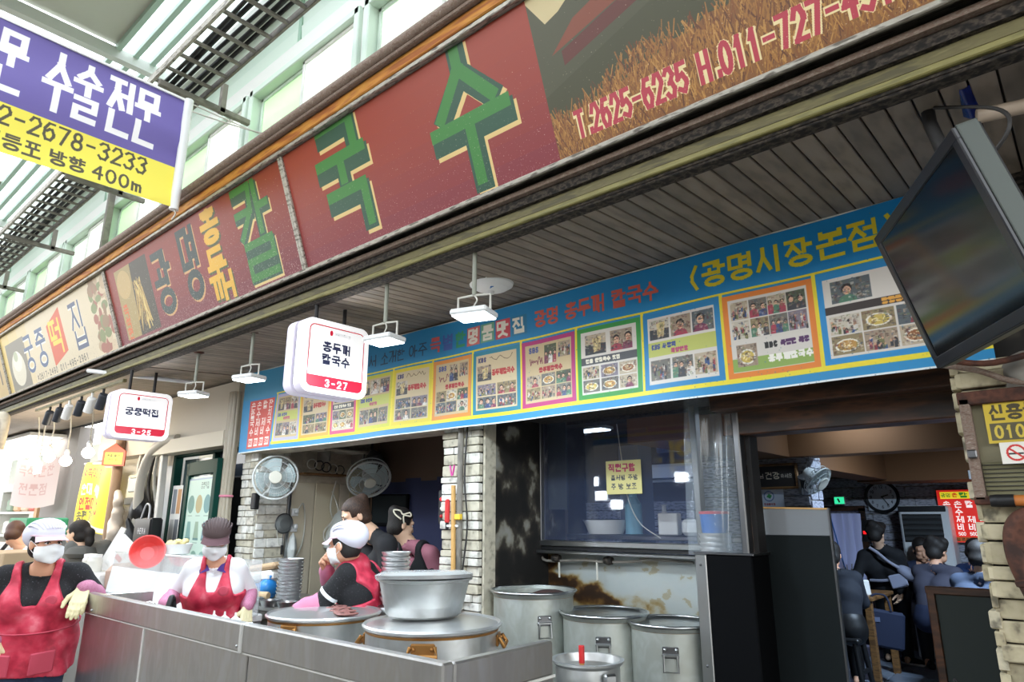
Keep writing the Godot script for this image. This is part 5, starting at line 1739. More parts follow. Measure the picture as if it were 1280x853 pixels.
func pillar_right() -> void:
	var p := slab("pillar", Vector3(-0.345, 0, -3.5), Vector3(0.9, 2.15, -3.03), M.plaster_dirty)
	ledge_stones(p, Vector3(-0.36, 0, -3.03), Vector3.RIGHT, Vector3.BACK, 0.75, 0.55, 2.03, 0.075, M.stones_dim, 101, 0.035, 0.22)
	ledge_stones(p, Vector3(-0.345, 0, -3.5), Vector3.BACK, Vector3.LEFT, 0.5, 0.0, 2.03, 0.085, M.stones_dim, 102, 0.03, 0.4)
	# glass notice case with a rusty frame
	var c := thing("notice_board", "rusty framed notice case on the stone pillar beside the doorway", "notice board", Vector3(-0.05, 1.695, -2.985))
	var w := 0.58
	var h := 0.37
	part(c, "backing", bx(w - 0.02, h - 0.02, 0.02), hexm("8a846a", 0.8), Vector3(0, 0, -0.02))
	part(c, "frame_rail", bx(w + 0.04, 0.05, 0.05, 0.004), M.rust, Vector3(0, h / 2, 0))
	part(c, "frame_rail", bx(w + 0.04, 0.03, 0.05, 0.004), M.rust, Vector3(0, -h / 2, 0))
	part(c, "frame_stile", bx(0.035, h, 0.05, 0.004), M.trim_weathered, Vector3(-w / 2, 0, 0))
	part(c, "frame_stile", bx(0.035, h, 0.05, 0.004), M.trim_weathered, Vector3(w / 2, 0, 0))
	part(c, "wire_mesh", bx(w - 0.04, 0.12, 0.004), hexm("6f6b4f", 0.8), Vector3(0, -0.11, -0.002))
	for i in 7:
		part(c, "mesh_wire", bx(w - 0.04, 0.0025, 0.004), M.dark, Vector3(0, -0.06 - i * 0.015, 0.003))
	part(c, "latch", bx(0.03, 0.03, 0.03, 0.004), M.steel_dark, Vector3(-w / 2, -0.02, 0.03))
	var cv := Canvas.new(0.44, 0.15, 700, Color("cbb03a"))
	cv.rect(0.01, 0.078, 0.42, 0.062, Color("5a543c"))
	write(cv, "신용불량자대출", 0.016, 0.012, 0.056, 0.0085, Color("4a4330"), 0.85, 0.05)
	write(cv, "010-2255-27", 0.022, 0.086, 0.048, 0.008, Color("d0b848"), 0.92, 0.10)
	solo("metal_plate_sign", "brass plate sign with two lines of writing inside the notice case", "sign", sheet(0.44, 0.15), print_tex(cv, 0.4), Vector3(-0.065, 1.785, -2.972))
	cv = Canvas.new(0.3, 0.075, 700, Color("e4e0d6"))
	cv.ell(0.045, 0.037, 0.029, 0.029, Color("c9322e"))
	cv.ell(0.045, 0.037, 0.0225, 0.0225, Color("e8e4da"))
	cv.line(PackedVector2Array([Vector2(0.027, 0.04), Vector2(0.062, 0.04)]), 0.007, Color("2b2b2b"))
	cv.line(PackedVector2Array([Vector2(0.027, 0.022), Vector2(0.063, 0.054)]), 0.006, Color("c9322e"))
	write(cv, "금연구역", 0.085, 0.012, 0.03, 0.004, Color("c9322e"), 1.0, 0.1)
	cv.rect(0.085, 0.05, 0.15, 0.006, Color("b58a84"))
	solo("no_smoking_sign", "small white no smoking sign with a red ring on notice case", "sign", sheet(0.3, 0.075), print_tex(cv, 0.5), Vector3(-0.105, 1.672, -2.95))
	# cables and an old fan cage above the case
	solo("cable_bundle", "thick dusty cable sloping down above the notice case", "cable", wire([Vector3(-0.40, 2.02, -2.96), Vector3(-0.28, 1.98, -2.96), Vector3(-0.16, 1.92, -2.96), Vector3(0.05, 1.90, -2.97)], 0.012), M.trim_weathered)
	solo("dusty_dome", "dusty grey round cover above the notice case", "cover", ball(0.09, 20), M.concrete, Vector3(-0.13, 1.955, -3.03))
	solo("lamp_bracket", "rusty curved metal strip hanging under the television", "bracket", wire([Vector3(-0.36, 2.02, -2.9), Vector3(-0.22, 1.99, -2.9), Vector3(0, 2.03, -2.9), Vector3(0.2, 2.06, -2.9)], 0.012), M.rust)
	# orange and black handled tool resting under the case
	var t := thing("long_tool", "tool with an orange handle and black grip lying under notice case", "tool", Vector3(-0.1, 1.508, -2.945))
	part(t, "grip", lathe([Vector2(0, -0.21), Vector2(0.02, -0.21), Vector2(0.022, -0.19), Vector2(0.022, -0.14), Vector2(0, -0.14)], 16), M.black, Vector3.ZERO, Vector3(0, 0, -90))
	part(t, "handle", lathe([Vector2(0, -0.142), Vector2(0.019, -0.142), Vector2(0.019, 0.5), Vector2(0, 0.5)], 16), hexm("b0682c", 0.5), Vector3.ZERO, Vector3(0, 0, -90))
	# rusty bent pipe
	var pp := thing("rusty_pipe", "thick rusty bent pipe with a tapered end on the stone pillar", "pipe", Vector3(-0.2, 1.15, -2.95))
	part(pp, "bent_pipe", tube(curve([Vector3(-0.03, 0.04, 0), Vector3(-0.062, 0.17, 0), Vector3(-0.05, 0.27, 0), Vector3(0.01, 0.31, 0), Vector3(0.1, 0.305, 0), Vector3(0.25, 0.30, 0)], 6), 0.034, 16), M.rust)
	part(pp, "branch", tube([Vector3(-0.05, 0.20, 0), Vector3(0.05, 0.185, 0), Vector3(0.2, 0.185, 0)], 0.03, 14), M.rust)
	part(pp, "collar", lathe([Vector2(0.036, -0.012), Vector2(0.042, -0.008), Vector2(0.042, 0.008), Vector2(0.036, 0.012)], 18), M.rust, Vector3(-0.042, 0.09, 0), Vector3(0, 0, 14))
	part(pp, "tapered_end", lathe([Vector2(0, -0.075), Vector2(0.014, -0.075), Vector2(0.017, -0.03), Vector2(0.03, 0.0), Vector2(0.036, 0.06), Vector2(0, 0.06)], 18), M.rust, Vector3(-0.018, 0.0, 0), Vector3(0, 0, 12))
	# chalkboard in a wooden frame standing in the doorway
	var cb := thing("chalkboard", "dark chalkboard in worn wooden frame standing in the doorway", "chalkboard", Vector3(-0.475, 0.0, -3.78), 4.0)
	part(cb, "slate", bx(0.50, 0.96, 0.014), hexm("222926", 0.8), Vector3(0.05, 0.64, 0))
	var fr := [[Vector3(0.57, 0.035, 0.03), Vector3(0.05, 1.125, 0)], [Vector3(0.57, 0.035, 0.03), Vector3(0.05, 0.16, 0)], [Vector3(0.035, 1.0, 0.03), Vector3(-0.215, 0.64, 0)], [Vector3(0.035, 1.0, 0.03), Vector3(0.315, 0.64, 0)]]
	for f in fr:
		part(cb, "frame_bar", bx(f[0].x, f[0].y, f[0].z, 0.004), M.wood_dark, f[1])
	for s in [-1.0, 1.0]:
		part(cb, "leg", bx(0.03, 0.18, 0.03), M.wood, Vector3(0.05 + s * 0.25, 0.09, 0))
	# blue poster low on the pillar, dried flowers in front of the board
	cv = Canvas.new(0.3, 0.42, 300, Color("2a2f86"))
	write(cv, "영업중", 0.02, 0.03, 0.07, 0.01, Color("e8e8f4"), 1.0, 0.1)
	cv.poly(PackedVector2Array([Vector2(0.03, 0.14), Vector2(0.09, 0.14), Vector2(0.08, 0.4), Vector2(0.05, 0.4)]), Color("8f93c9"))
	solo("blue_poster", "deep blue poster low on the stone pillar under the rusty pipe", "poster", sheet(0.3, 0.42), print_tex(cv, 0.5), Vector3(-0.12, 0.79, -2.94))
	var fl := thing("dried_flowers", "pot of dark curled stems with pale pink blossoms by chalkboard", "plant", Vector3(-0.56, -0.0, -3.45))
	part(fl, "pot", lathe([Vector2(0, 0.0), Vector2(0.08, 0.0), Vector2(0.1, 0.55), Vector2(0.09, 0.55), Vector2(0.08, 0.5), Vector2(0, 0.5)], 20), M.dark)
	var r := RandomNumberGenerator.new()
	r.seed = 77
	var stm := st_new()
	var blo := st_new()
	for i in 26:
		var a := r.randf() * TAU
		var q := Vector3(cos(a), 0, sin(a)) * r.randf_range(0.04, 0.14)
		var y := r.randf_range(0.62, 0.80)
		add_tube(stm, curve([Vector3(0, 0.5, 0), Vector3(q.x * 0.5, 0.66, q.z * 0.5), Vector3(q.x, y, q.z), Vector3(q.x + 0.02, y - 0.03, q.z + 0.01), Vector3(q.x + 0.01, y - 0.05, q.z)], 4), 0.004, 5)
		if i % 2 == 0:
			for k in 5:
				add_box(blo, Vector3(0.022, 0.006, 0.014), Vector3(q.x + 0.012 * cos(k * 1.26), y + 0.01, q.z + 0.012 * sin(k * 1.26)), 0.002, Basis(Vector3.UP, k * 1.26).rotated(Vector3.RIGHT, 0.5))
	stuff(part(fl, "stems", done(stm), M.dark))
	stuff(part(fl, "blossoms", done(blo), hexm("8a5f68", 0.8)))

# ---------------------------------------------------------------- dining room behind the doorway
func shop_inside() -> void:
	# door head in two dark wooden steps
	slab("lintel", Vector3(-1.45, 1.975, -3.36), Vector3(-0.3, 2.13, -3.2), M.wood_dark, self, 0.006)
	slab("lintel", Vector3(-1.45, 1.86, -3.5), Vector3(-0.3, 1.985, -3.34), M.wood_dark, self, 0.006)
	slab("ceiling_inside", Vector3(-6.0, 2.32, -9.2), Vector3(1.5, 2.4, -3.3), M.brown_dark)
	slab("beam_brown", Vector3(-1.86, 1.92, -5.75), Vector3(1.5, 2.33, -5.5), M.brown_wall)
	slab("beam_brown", Vector3(-2.3, 1.92, -5.75), Vector3(-1.85, 2.33, -3.8), M.brown_wall)
	slab("beam_brown", Vector3(-2.05, 1.85, -8.9), Vector3(-1.75, 2.33, -5.7), M.brown_wall)
	slab("beam_brown", Vector3(-2.05, 1.83, -8.9), Vector3(1.5, 2.33, -8.2), M.brown_wall)
	var bw := slab("wall_back", Vector3(-6.0, 0, -9.3), Vector3(1.5, 2.4, -9.05), M.concrete)
	ledge_stones(bw, Vector3(-3.2, 0, -9.05), Vector3.RIGHT, Vector3.BACK, 2.6, 0.55, 1.92, 0.10, M.stones_cold, 201, 0.02, 0.5)
	slab("wall_right", Vector3(0.9, 0, -9.2), Vector3(1.2, 2.4, -3.4), M.concrete)
	slab("wall_left", Vector3(-6.1, 0, -9.2), Vector3(-5.9, 2.4, -4.4), M.concrete)
	var pr := slab("pillar", Vector3(-2.7, 0, -5.9), Vector3(-1.76, 1.93, -5.62), M.concrete)
	ledge_stones(pr, Vector3(-2.7, 0, -5.62), Vector3.RIGHT, Vector3.BACK, 0.94, 0.9, 1.93, 0.09, M.stones_cold, 202, 0.02, 0.3)
	ledge_stones(pr, Vector3(-1.76, 0, -5.62), Vector3.FORWARD, Vector3.RIGHT, 0.28, 0.0, 1.93, 0.09, M.stones_cold, 203, 0.02, 0.3)
	# tube lamp
	var tl := thing("tube_lamp", "slim white tube lamp glowing on the brown dining room ceiling", "lamp", Vector3(-1.3, 2.27, -5.3), -8.0)
	part(tl, "batten", bx(0.42, 0.03, 0.06, 0.006), M.white, Vector3(0, 0.03, 0))
	part(tl, "tube", bx(0.40, 0.025, 0.035, 0.01), glow(Color(0.85, 0.92, 1.0), 8.0))
	part(tl, "driver", lathe([Vector2(0, -0.02), Vector2(0.02, -0.015), Vector2(0.025, 0.01), Vector2(0, 0.02)], 14), M.white, Vector3(0.02, -0.005, 0))
	var l := AreaLight3D.new()
	l.area_size = Vector2(0.4, 0.05)
	l.light_color = Color(0.8, 0.9, 1.0)
	l.light_energy = 0.5
	l.area_range = 12
	l.area_attenuation = 2.0
	l.shadow_enabled = true
	l.rotation_degrees = Vector3(-90, 0, 0)
	l.position = Vector3(0, -0.05, 0)
	put(l, "tube_light", tl)
	var tl2: Node3D = tl.duplicate()
	put(tl2, "tube_lamp")
	tl2.position = Vector3(-0.5, 2.29, -6.25)
	(tl2.get_node("tube_light") as AreaLight3D).light_energy = 10.0
	tl2.set_meta("label", "second tube lamp further back hidden behind the brown beam")
	# calligraphy board and certificate on the stone pier
	var cv := Canvas.new(0.44, 0.17, 500, Color("26201c"))
	write(cv, "오신손님", 0.025, 0.06, 0.038, 0.005, Color("cbbfae"), 1.0, 0.1)
	write(cv, "건강", 0.2, 0.05, 0.056, 0.007, Color("d8c9ae"), 1.0, 0.08)
	write(cv, "하세요", 0.325, 0.065, 0.034, 0.004, Color("cbbfae"), 0.85, 0.05)
	var sb := thing("calligraphy_board", "dark wooden framed board with pale calligraphy on white stone pier", "board", Vector3(-2.06, 1.775, -5.57))
	part(sb, "printed_face", sheet(0.44, 0.17), print_tex(cv, 0.6), Vector3(0, 0, 0.003))
	for f in [[Vector3(0.48, 0.02, 0.03), Vector3(0, 0.092, 0)], [Vector3(0.48, 0.02, 0.03), Vector3(0, -0.092, 0)], [Vector3(0.02, 0.18, 0.03), Vector3(-0.23, 0, 0)], [Vector3(0.02, 0.18, 0.03), Vector3(0.23, 0, 0)]]:
		part(sb, "frame_bar", bx(f[0].x, f[0].y, f[0].z, 0.004), M.wood, f[1])
	cv = Canvas.new(0.24, 0.15, 500, Color("d6dbe2"))
	cv.ell(0.12, 0.065, 0.043, 0.043, Color("7c8fb5"))
	cv.ell(0.12, 0.065, 0.034, 0.034, Color("dfe4ea"))
	cv.poly(PackedVector2Array([Vector2(0.10, 0.07), Vector2(0.12, 0.045), Vector2(0.145, 0.06), Vector2(0.13, 0.085)]), Color("3f9a55"))
	write(cv, "모범음식점", 0.075, 0.12, 0.018, 0.003, Color("b04a4a"), 0.95, 0.1)
	solo("certificate", "white certificate with a green emblem below the calligraphy board", "certificate", sheet(0.24, 0.15), print_tex(cv, 0.5), Vector3(-2.07, 1.61, -5.575))
	solo("wall_bracket", "small metal bracket on the white stone pier beside board", "bracket", bx(0.03, 0.15, 0.03, 0.006), M.steel_dark, Vector3(-1.81, 1.7, -5.57))
	fan("wall fan on the white stone pier inside the dining room", Vector3(-1.63, 1.72, -5.45), 0.115, Vector3(0.62, -0.5, 0.15), M.plastic_fan, Vector3(-0.12, 0.02, -0.10))
	# clock
	var ck := thing("wall_clock", "round wall clock with a black rim on the white stone wall", "clock", Vector3(-2.0, 1.69, -9.0))
	part(ck, "rim", lathe([Vector2(0.15, -0.01), Vector2(0.185, -0.01), Vector2(0.19, 0.01), Vector2(0.175, 0.035), Vector2(0.155, 0.02), Vector2(0.15, 0.0)], 40), M.black, Vector3.ZERO, Vector3(90, 0, 0))
	cv = Canvas.new(0.32, 0.32, 500, Color("c7ccd2"))
	for i in 12:
		var a := TAU * i / 12.0
		write(cv, str(12 if i == 0 else i), 0.16 + 0.118 * sin(a) - (0.014 if i % 12 > 0 and i < 10 else 0.024), 0.16 - 0.118 * cos(a) - 0.018, 0.036, 0.005, Color("2b2d33"), 1.0, 0.02)
	part(ck, "dial", sheet(0.32, 0.32), print_tex(cv, 0.4), Vector3(0, 0, 0.012))
	part(ck, "hour_hand", bx(0.012, 0.085, 0.004), M.black, Vector3(0.03, 0.01, 0.02), Vector3(0, 0, -72))
	part(ck, "minute_hand", bx(0.008, 0.12, 0.004), M.black, Vector3(0.032, -0.048, 0.023), Vector3(0, 0, 33))
	# standing air conditioner
	var ac := thing("air_conditioner", "white standing air conditioner with louvred outlet under the clock", "air conditioner", Vector3(-1.55, 0, -8.86))
	part(ac, "cabinet", bx(0.48, 1.58, 0.34, 0.02), M.plastic_white, Vector3(0, 0.79, 0))
	part(ac, "top_panel", bx(0.46, 0.06, 0.02, 0.005), M.black, Vector3(-0.01, 1.545, 0.17))
	part(ac, "outlet", bx(0.38, 0.30, 0.02), M.dark, Vector3(-0.02, 1.34, 0.165))
	for i in 5:
		part(ac, "louvre", bx(0.37, 0.035, 0.012, 0.003), hexm("3d3f40", 0.4), Vector3(-0.02, 1.455 - i * 0.058, 0.18), Vector3(-28, 0, 0))
	part(ac, "lower_panel", bx(0.4, 0.55, 0.02, 0.006), M.white, Vector3(-0.02, 0.72, 0.165))
	part(ac, "sticker", bx(0.24, 0.08, 0.006), hexm("b85a2a", 0.5), Vector3(0.0, 1.06, 0.178))
	# lit red menu board
	cv = Canvas.new(0.62, 0.56, 400, Color("c6251c"))
	cv.rect(0.03, 0.02, 0.56, 0.075, Color("e8d22e"))
	write(cv, "광명", 0.04, 0.035, 0.045, 0.006, Color("4a7a2e"), 1.0, 0.05)
	write(cv, "손", 0.145, 0.03, 0.05, 0.009, Color("b8401f"), 1.0, 0.05)
	write(cv, "칼국수", 0.21, 0.028, 0.058, 0.011, Color("2f7a2a"), 1.5, 0.1)
	for i in 4:
		write_down(cv, ["손칼국수", "손수제비", "칼 제비", "잔치국수"][i], 0.045 + i * 0.105, 0.12, 0.072, 0.010, Color("f6ece6"), 1.12)
		write(cv, "500", 0.045 + i * 0.105, 0.45, 0.04, 0.006, Color("f6ece6"), 0.9, 0.05)
	cv.rect(0.03, 0.505, 0.56, 0.045, Color("8a4a1c"))
	write(cv, "직접 만들어 드립니다", 0.09, 0.512, 0.032, 0.004, Color("2a1a10"), 1.0, 0.1)
	cv.rect(0.47, 0.12, 0.13, 0.05, Color("e8a02a"))
	cv.rect(0.47, 0.18, 0.13, 0.05, Color("2a8a8a"))
	cv.rect(0.48, 0.24, 0.12, 0.18, Color("e4d23a"))
	write(cv, "포장", 0.49, 0.26, 0.05, 0.007, Color("2a7a3a"), 1.0, 0.05)
	write(cv, "OK", 0.49, 0.34, 0.05, 0.007, Color("2a4a9a"), 1.0, 0.05)
	var mm := print_tex(cv, 0.4)
	mm.emission_enabled = true
	mm.emission_texture = mm.albedo_texture
	mm.emission = Color.WHITE
	mm.emission_operator = BaseMaterial3D.EMISSION_OP_MULTIPLY
	mm.emission_energy_multiplier = 0.8
	var mb := thing("menu_board", "glowing red menu board with white letters on white stone wall", "menu board", Vector3(-1.125, 1.47, -9.0))
	part(mb, "printed_face", sheet(0.62, 0.56), mm, Vector3(0, 0, 0.032))
	part(mb, "light_case", bx(0.64, 0.58, 0.06, 0.006), M.steel_dark)
	var ml := AreaLight3D.new()
	ml.area_size = Vector2(0.55, 0.5)
	ml.light_color = Color(1, 0.35, 0.25)
	ml.light_energy = 0.03
	ml.shadow_enabled = true
	ml.area_range = 8
	ml.area_attenuation = 2.0
	ml.rotation_degrees = Vector3(0, 180, 0)
	ml.position = Vector3(0, 0, 0.05)
	put(ml, "menu_light", mb)
	# small exit lamp, switch plate, pay sign
	var ex := thing("exit_light", "small green lit exit light over the inner doorway", "exit light", Vector3(-2.47, 1.655, -8.98))
	part(ex, "case", bx(0.13, 0.10, 0.04, 0.008), M.white)
	part(ex, "lit_face", bx(0.11, 0.08, 0.01), glow(Color(0.2, 0.85, 0.6), 1.2), Vector3(0, 0, 0.02))
	part(ex, "figure", bx(0.02, 0.05, 0.004), M.white, Vector3(-0.005, 0, 0.027), Vector3(0, 0, 20))
	solo("switch_plate", "pale switch plate on the brown beam beside stone pillar", "switch plate", bx(0.09, 0.09, 0.02, 0.005), M.plastic_white, Vector3(-0.96, 1.87, -8.18))
	var rs := thing("red_led_clock", "small box with glowing red digits beside the inner doorway", "digital clock", Vector3(-2.2, 1.30, -8.98))
	part(rs, "case", bx(0.16, 0.26, 0.04, 0.006), M.steel_dark)
	part(rs, "digits", bx(0.09, 0.035, 0.01), glow(Color(1, 0.1, 0.12), 1.5), Vector3(0.0, -0.02, 0.022))
	# inner doorway with hanging plastic strips
	var dw := struct("door_1", bx(0.06, 1.56, 0.08), M.wood_dark, Vector3(-2.24, 0.78, -9.0))
	part(dw, "door_frame", bx(0.7, 0.06, 0.08), M.wood_dark, Vector3(-0.32, 0.78, 0))
	var st := thing("strip_curtain", "clear bluish plastic strip curtain in the inner doorway", "curtain", Vector3(-2.52, 0.75, -8.96))
	for i in 5:
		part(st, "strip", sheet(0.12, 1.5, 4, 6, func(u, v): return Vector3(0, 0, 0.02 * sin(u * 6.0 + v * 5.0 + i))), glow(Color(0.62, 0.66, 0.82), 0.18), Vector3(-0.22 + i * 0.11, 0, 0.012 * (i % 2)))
	part(st, "blue_cord", wire([Vector3(-0.06, 0.7, 0.05), Vector3(-0.1, 0.2, 0.05), Vector3(-0.14, -0.1, 0.05)], 0.008), M.blue)
	part(st, "blue_cord", wire([Vector3(-0.06, 0.7, 0.05), Vector3(0.02, 0.2, 0.05), Vector3(0.08, -0.1, 0.05)], 0.008), M.blue)
	# tables, cups, stools
	var tb := thing("dining_table", "wooden table with white cup beside the waitress", "table", Vector3(-2.05, 0, -7.35))
	part(tb, "table_top", bx(0.62, 0.035, 0.8, 0.006), M.wood, Vector3(0, 0.735, 0))
	for sx in [-1.0, 1.0]:
		for sz in [-1.0, 1.0]:
			part(tb, "leg", bx(0.06, 0.72, 0.06, 0.005), M.wood, Vector3(sx * 0.26, 0.36, sz * 0.35))
	var tb2: Node3D = copy(tb, "dining_table", Vector3(-0.95, 0, -7.4), "wooden table where the customers in dark coats sit")
	var cup := solo("white_cup", "white cup upside down on the corner of wooden table", "cup", lathe([Vector2(0, 0.0), Vector2(0.052, 0.0), Vector2(0.054, 0.01), Vector2(0.046, 0.12), Vector2(0.04, 0.13), Vector2(0, 0.13)], 24), M.white, Vector3(-1.86, 0.753, -7.2))
	solo("white_bowl", "small white bowl behind the cup on wooden table", "bowl", lathe([Vector2(0, 0), Vector2(0.04, 0), Vector2(0.07, 0.05), Vector2(0.066, 0.05), Vector2(0.03, 0.012), Vector2(0, 0.012)], 20), M.white, Vector3(-2.02, 0.753, -7.25))
	var ch := thing("cutlery_pot", "dark pot of spoons and chopsticks on wooden table", "pot", Vector3(-2.05, 0.753, -7.5))
	part(ch, "pot", lathe([Vector2(0, 0), Vector2(0.05, 0), Vector2(0.06, 0.13), Vector2(0.054, 0.13), Vector2(0.045, 0.02), Vector2(0, 0.02)], 20), M.dark)
	for i in 6:
		part(ch, "spoon", rod(Vector3(0.02 * cos(i), 0.03, 0.02 * sin(i)), Vector3(0.05 * cos(i), 0.2 + 0.01 * i, 0.05 * sin(i)), 0.004, 6), M.chrome)
	var stl := thing("plastic_stool", "black plastic stool under the customer behind the dark door panel", "stool", Vector3(-1.90, 0, -6.55))
	part(stl, "seat", bx(0.3, 0.04, 0.3, 0.012), M.black, Vector3(0, 0.45, 0))
	for sx in [-1.0, 1.0]:
		for sz in [-1.0, 1.0]:
			part(stl, "leg", rod(Vector3(sx * 0.11, 0.44, sz * 0.11), Vector3(sx * 0.15, 0.0, sz * 0.15), 0.022), M.black)
	for sx in [-1.0, 1.0]:
		part(stl, "brace", bx(0.02, 0.03, 0.26), M.black, Vector3(sx * 0.13, 0.2, 0))
	var bag := thing("tote_bag", "navy tote bag hanging at the side of the wooden table", "bag", Vector3(-1.72, 0.36, -7.1), 20)
	part(bag, "bag_body", bx(0.34, 0.32, 0.08, 0.02), M.navy, Vector3(0, 0.12, 0), Vector3(0, 0, -8))
	part(bag, "bag_handle", wire([Vector3(-0.08, 0.27, 0.03), Vector3(-0.06, 0.4, 0.02), Vector3(0.05, 0.4, 0.02), Vector3(0.08, 0.27, 0.03)], 0.01), M.navy)
	part(bag, "badge", bx(0.06, 0.04, 0.004), hexm("59637f", 0.6), Vector3(-0.05, 0.2, 0.045))

func fan(label: String, at: Vector3, r: float, dir: Vector3, m: Material, mount: Vector3) -> void:
	var o := thing("wall_fan", label, "fan", at)
	var z := dir.normalized()
	var x := Vector3.UP.cross(z).normalized()
	var b := Basis(x, z.cross(x), z)
	var cage := st_new()
	for ring in [[1.0, 0.0, 0.012], [0.75, 0.035, 0.003], [0.5, 0.045, 0.003], [1.0, -0.05, 0.006]]:
		var pts := []
		for i in 40:
			pts.append(b * Vector3(cos(TAU * i / 40) * r * ring[0], sin(TAU * i / 40) * r * ring[0], ring[1] * r / 0.17))
		add_tube(cage, pts, ring[2] * r / 0.17 * 0.8, 5, true)
	for i in 48:
		var a := TAU * i / 48
		var pts := []
		for k in [[1.0, 0.0], [0.72, 0.036], [0.25, 0.048]]:
			pts.append(b * Vector3(cos(a) * r * k[0], sin(a) * r * k[0], k[1] * r / 0.17))
		add_tube(cage, pts, 0.0014, 4)
		if i % 2 == 0:
			add_tube(cage, [b * Vector3(cos(a) * r, sin(a) * r, 0), b * Vector3(cos(a) * r * 0.9, sin(a) * r * 0.9, -0.05 * r / 0.17), b * Vector3(cos(a) * r * 0.3, sin(a) * r * 0.3, -0.07 * r / 0.17)], 0.0014, 4)
	part(o, "cage", done(cage), m)
	part(o, "hub_cap", lathe([Vector2(0, 0.012), Vector2(0.05, 0.01), Vector2(0.055, 0), Vector2(0, -0.004)], 24), hexm("d6d3c4", 0.4), b * Vector3(0, 0, 0.05 * r / 0.17)).basis = b * Basis(Vector3.RIGHT, PI / 2)
	var bladem := mat(Color(0.72, 0.78, 0.78), 0.3)
	for i in 4:
		var st := SurfaceTool.new()
		st.begin(Mesh.PRIMITIVE_TRIANGLES)
		st.set_smooth_group(0)
		for k in 5:
			for j in 3:
				var q := []
				for c in [[0, 0], [1, 0], [1, 1], [0, 1]]:
					var u: float = (k + c[0]) / 5.0
					var v: float = (j + c[1]) / 3.0 - 0.5
					var rad: float = lerpf(0.2, 0.9, u) * r
					var a: float = TAU * i / 4 + v * 1.15 + u * 0.35
					q.append(b * Vector3(cos(a) * rad, sin(a) * rad, -0.01 - v * 0.05 * r / 0.17))
				tri(st, q[0], q[1], q[2])
				tri(st, q[0], q[2], q[3])
		st.generate_normals()
		part(o, "blade", st.commit(), bladem)
	part(o, "motor", lathe([Vector2(0, -0.13), Vector2(0.04, -0.125), Vector2(0.055, -0.09), Vector2(0.06, -0.03), Vector2(0, -0.02)], 20), m, Vector3.ZERO).basis = b * Basis(Vector3.RIGHT, PI / 2)
	part(o, "wall_arm", tube([b * Vector3(0, 0, -0.1), b * Vector3(0, -0.05, -0.12) * 1.0 + mount * 0.3, mount], 0.017, 10), m)
	part(o, "wall_box", bx(0.07, 0.14, 0.05, 0.008), M.black, mount)

# ---------------------------------------------------------------- kitchen window, wall below, pots
func big_pot(label: String, at: Vector3, r: float, h: float, lid: bool, hang: float) -> Node3D:
	var o := thing("stock_pot", label, "pot", at, 0, "tall stock pots under the kitchen window")
	part(o, "pot_body", lathe([Vector2(0, 0), Vector2(r * 0.93, 0), Vector2(r * 0.95, 0.02), Vector2(r * 0.955, h - 0.03), Vector2(r, h - 0.012), Vector2(r * 1.02, h), Vector2(r * 0.985, h + 0.004), Vector2(r * 0.94, h - 0.012), Vector2(r * 0.93, h * 0.5), Vector2(0, h * 0.5)], 48), M.pot_grey)
	part(o, "rim_wire", tube(range(40).map(func(i): return Vector3(cos(TAU * i / 40) * r * 1.015, h, sin(TAU * i / 40) * r * 1.015)), 0.009, 8, true), M.steel)
	part(o, "rim_stain", lathe([Vector2(r * 0.957, h - 0.030), Vector2(r * 0.963, h - 0.024), Vector2(r * 0.957, h - 0.020)], 48), M.brass)
	if lid:
		part(o, "lid", lathe([Vector2(r * 0.97, h + 0.002), Vector2(r * 0.9, h - 0.012), Vector2(r * 0.4, h - 0.008), Vector2(0, h - 0.004)], 48), M.steel)
	var hs := part(o, "handle", bx(0.085, 0.014, 0.02, 0.004), M.steel)
	var dir := Vector3(sin(hang), 0, cos(hang))
	hs.position = dir * (r * 0.975) + Vector3(0, h * 0.79, 0)
	hs.rotation.y = hang
	part(hs, "handle_plate", bx(0.08, 0.055, 0.008, 0.006), M.steel_dark, Vector3(0, 0.012, -0.006))
	part(hs, "grip", tube([Vector3(-0.033, 0, 0.008), Vector3(-0.036, -0.075, 0.012), Vector3(0.036, -0.075, 0.012), Vector3(0.033, 0, 0.008)], 0.006, 8), M.steel)
	for s in [-1.0, 1.0]:
		part(hs, "rivet", ball(0.008, 8), M.steel, Vector3(s * 0.028, 0.026, 0.0))
	return o

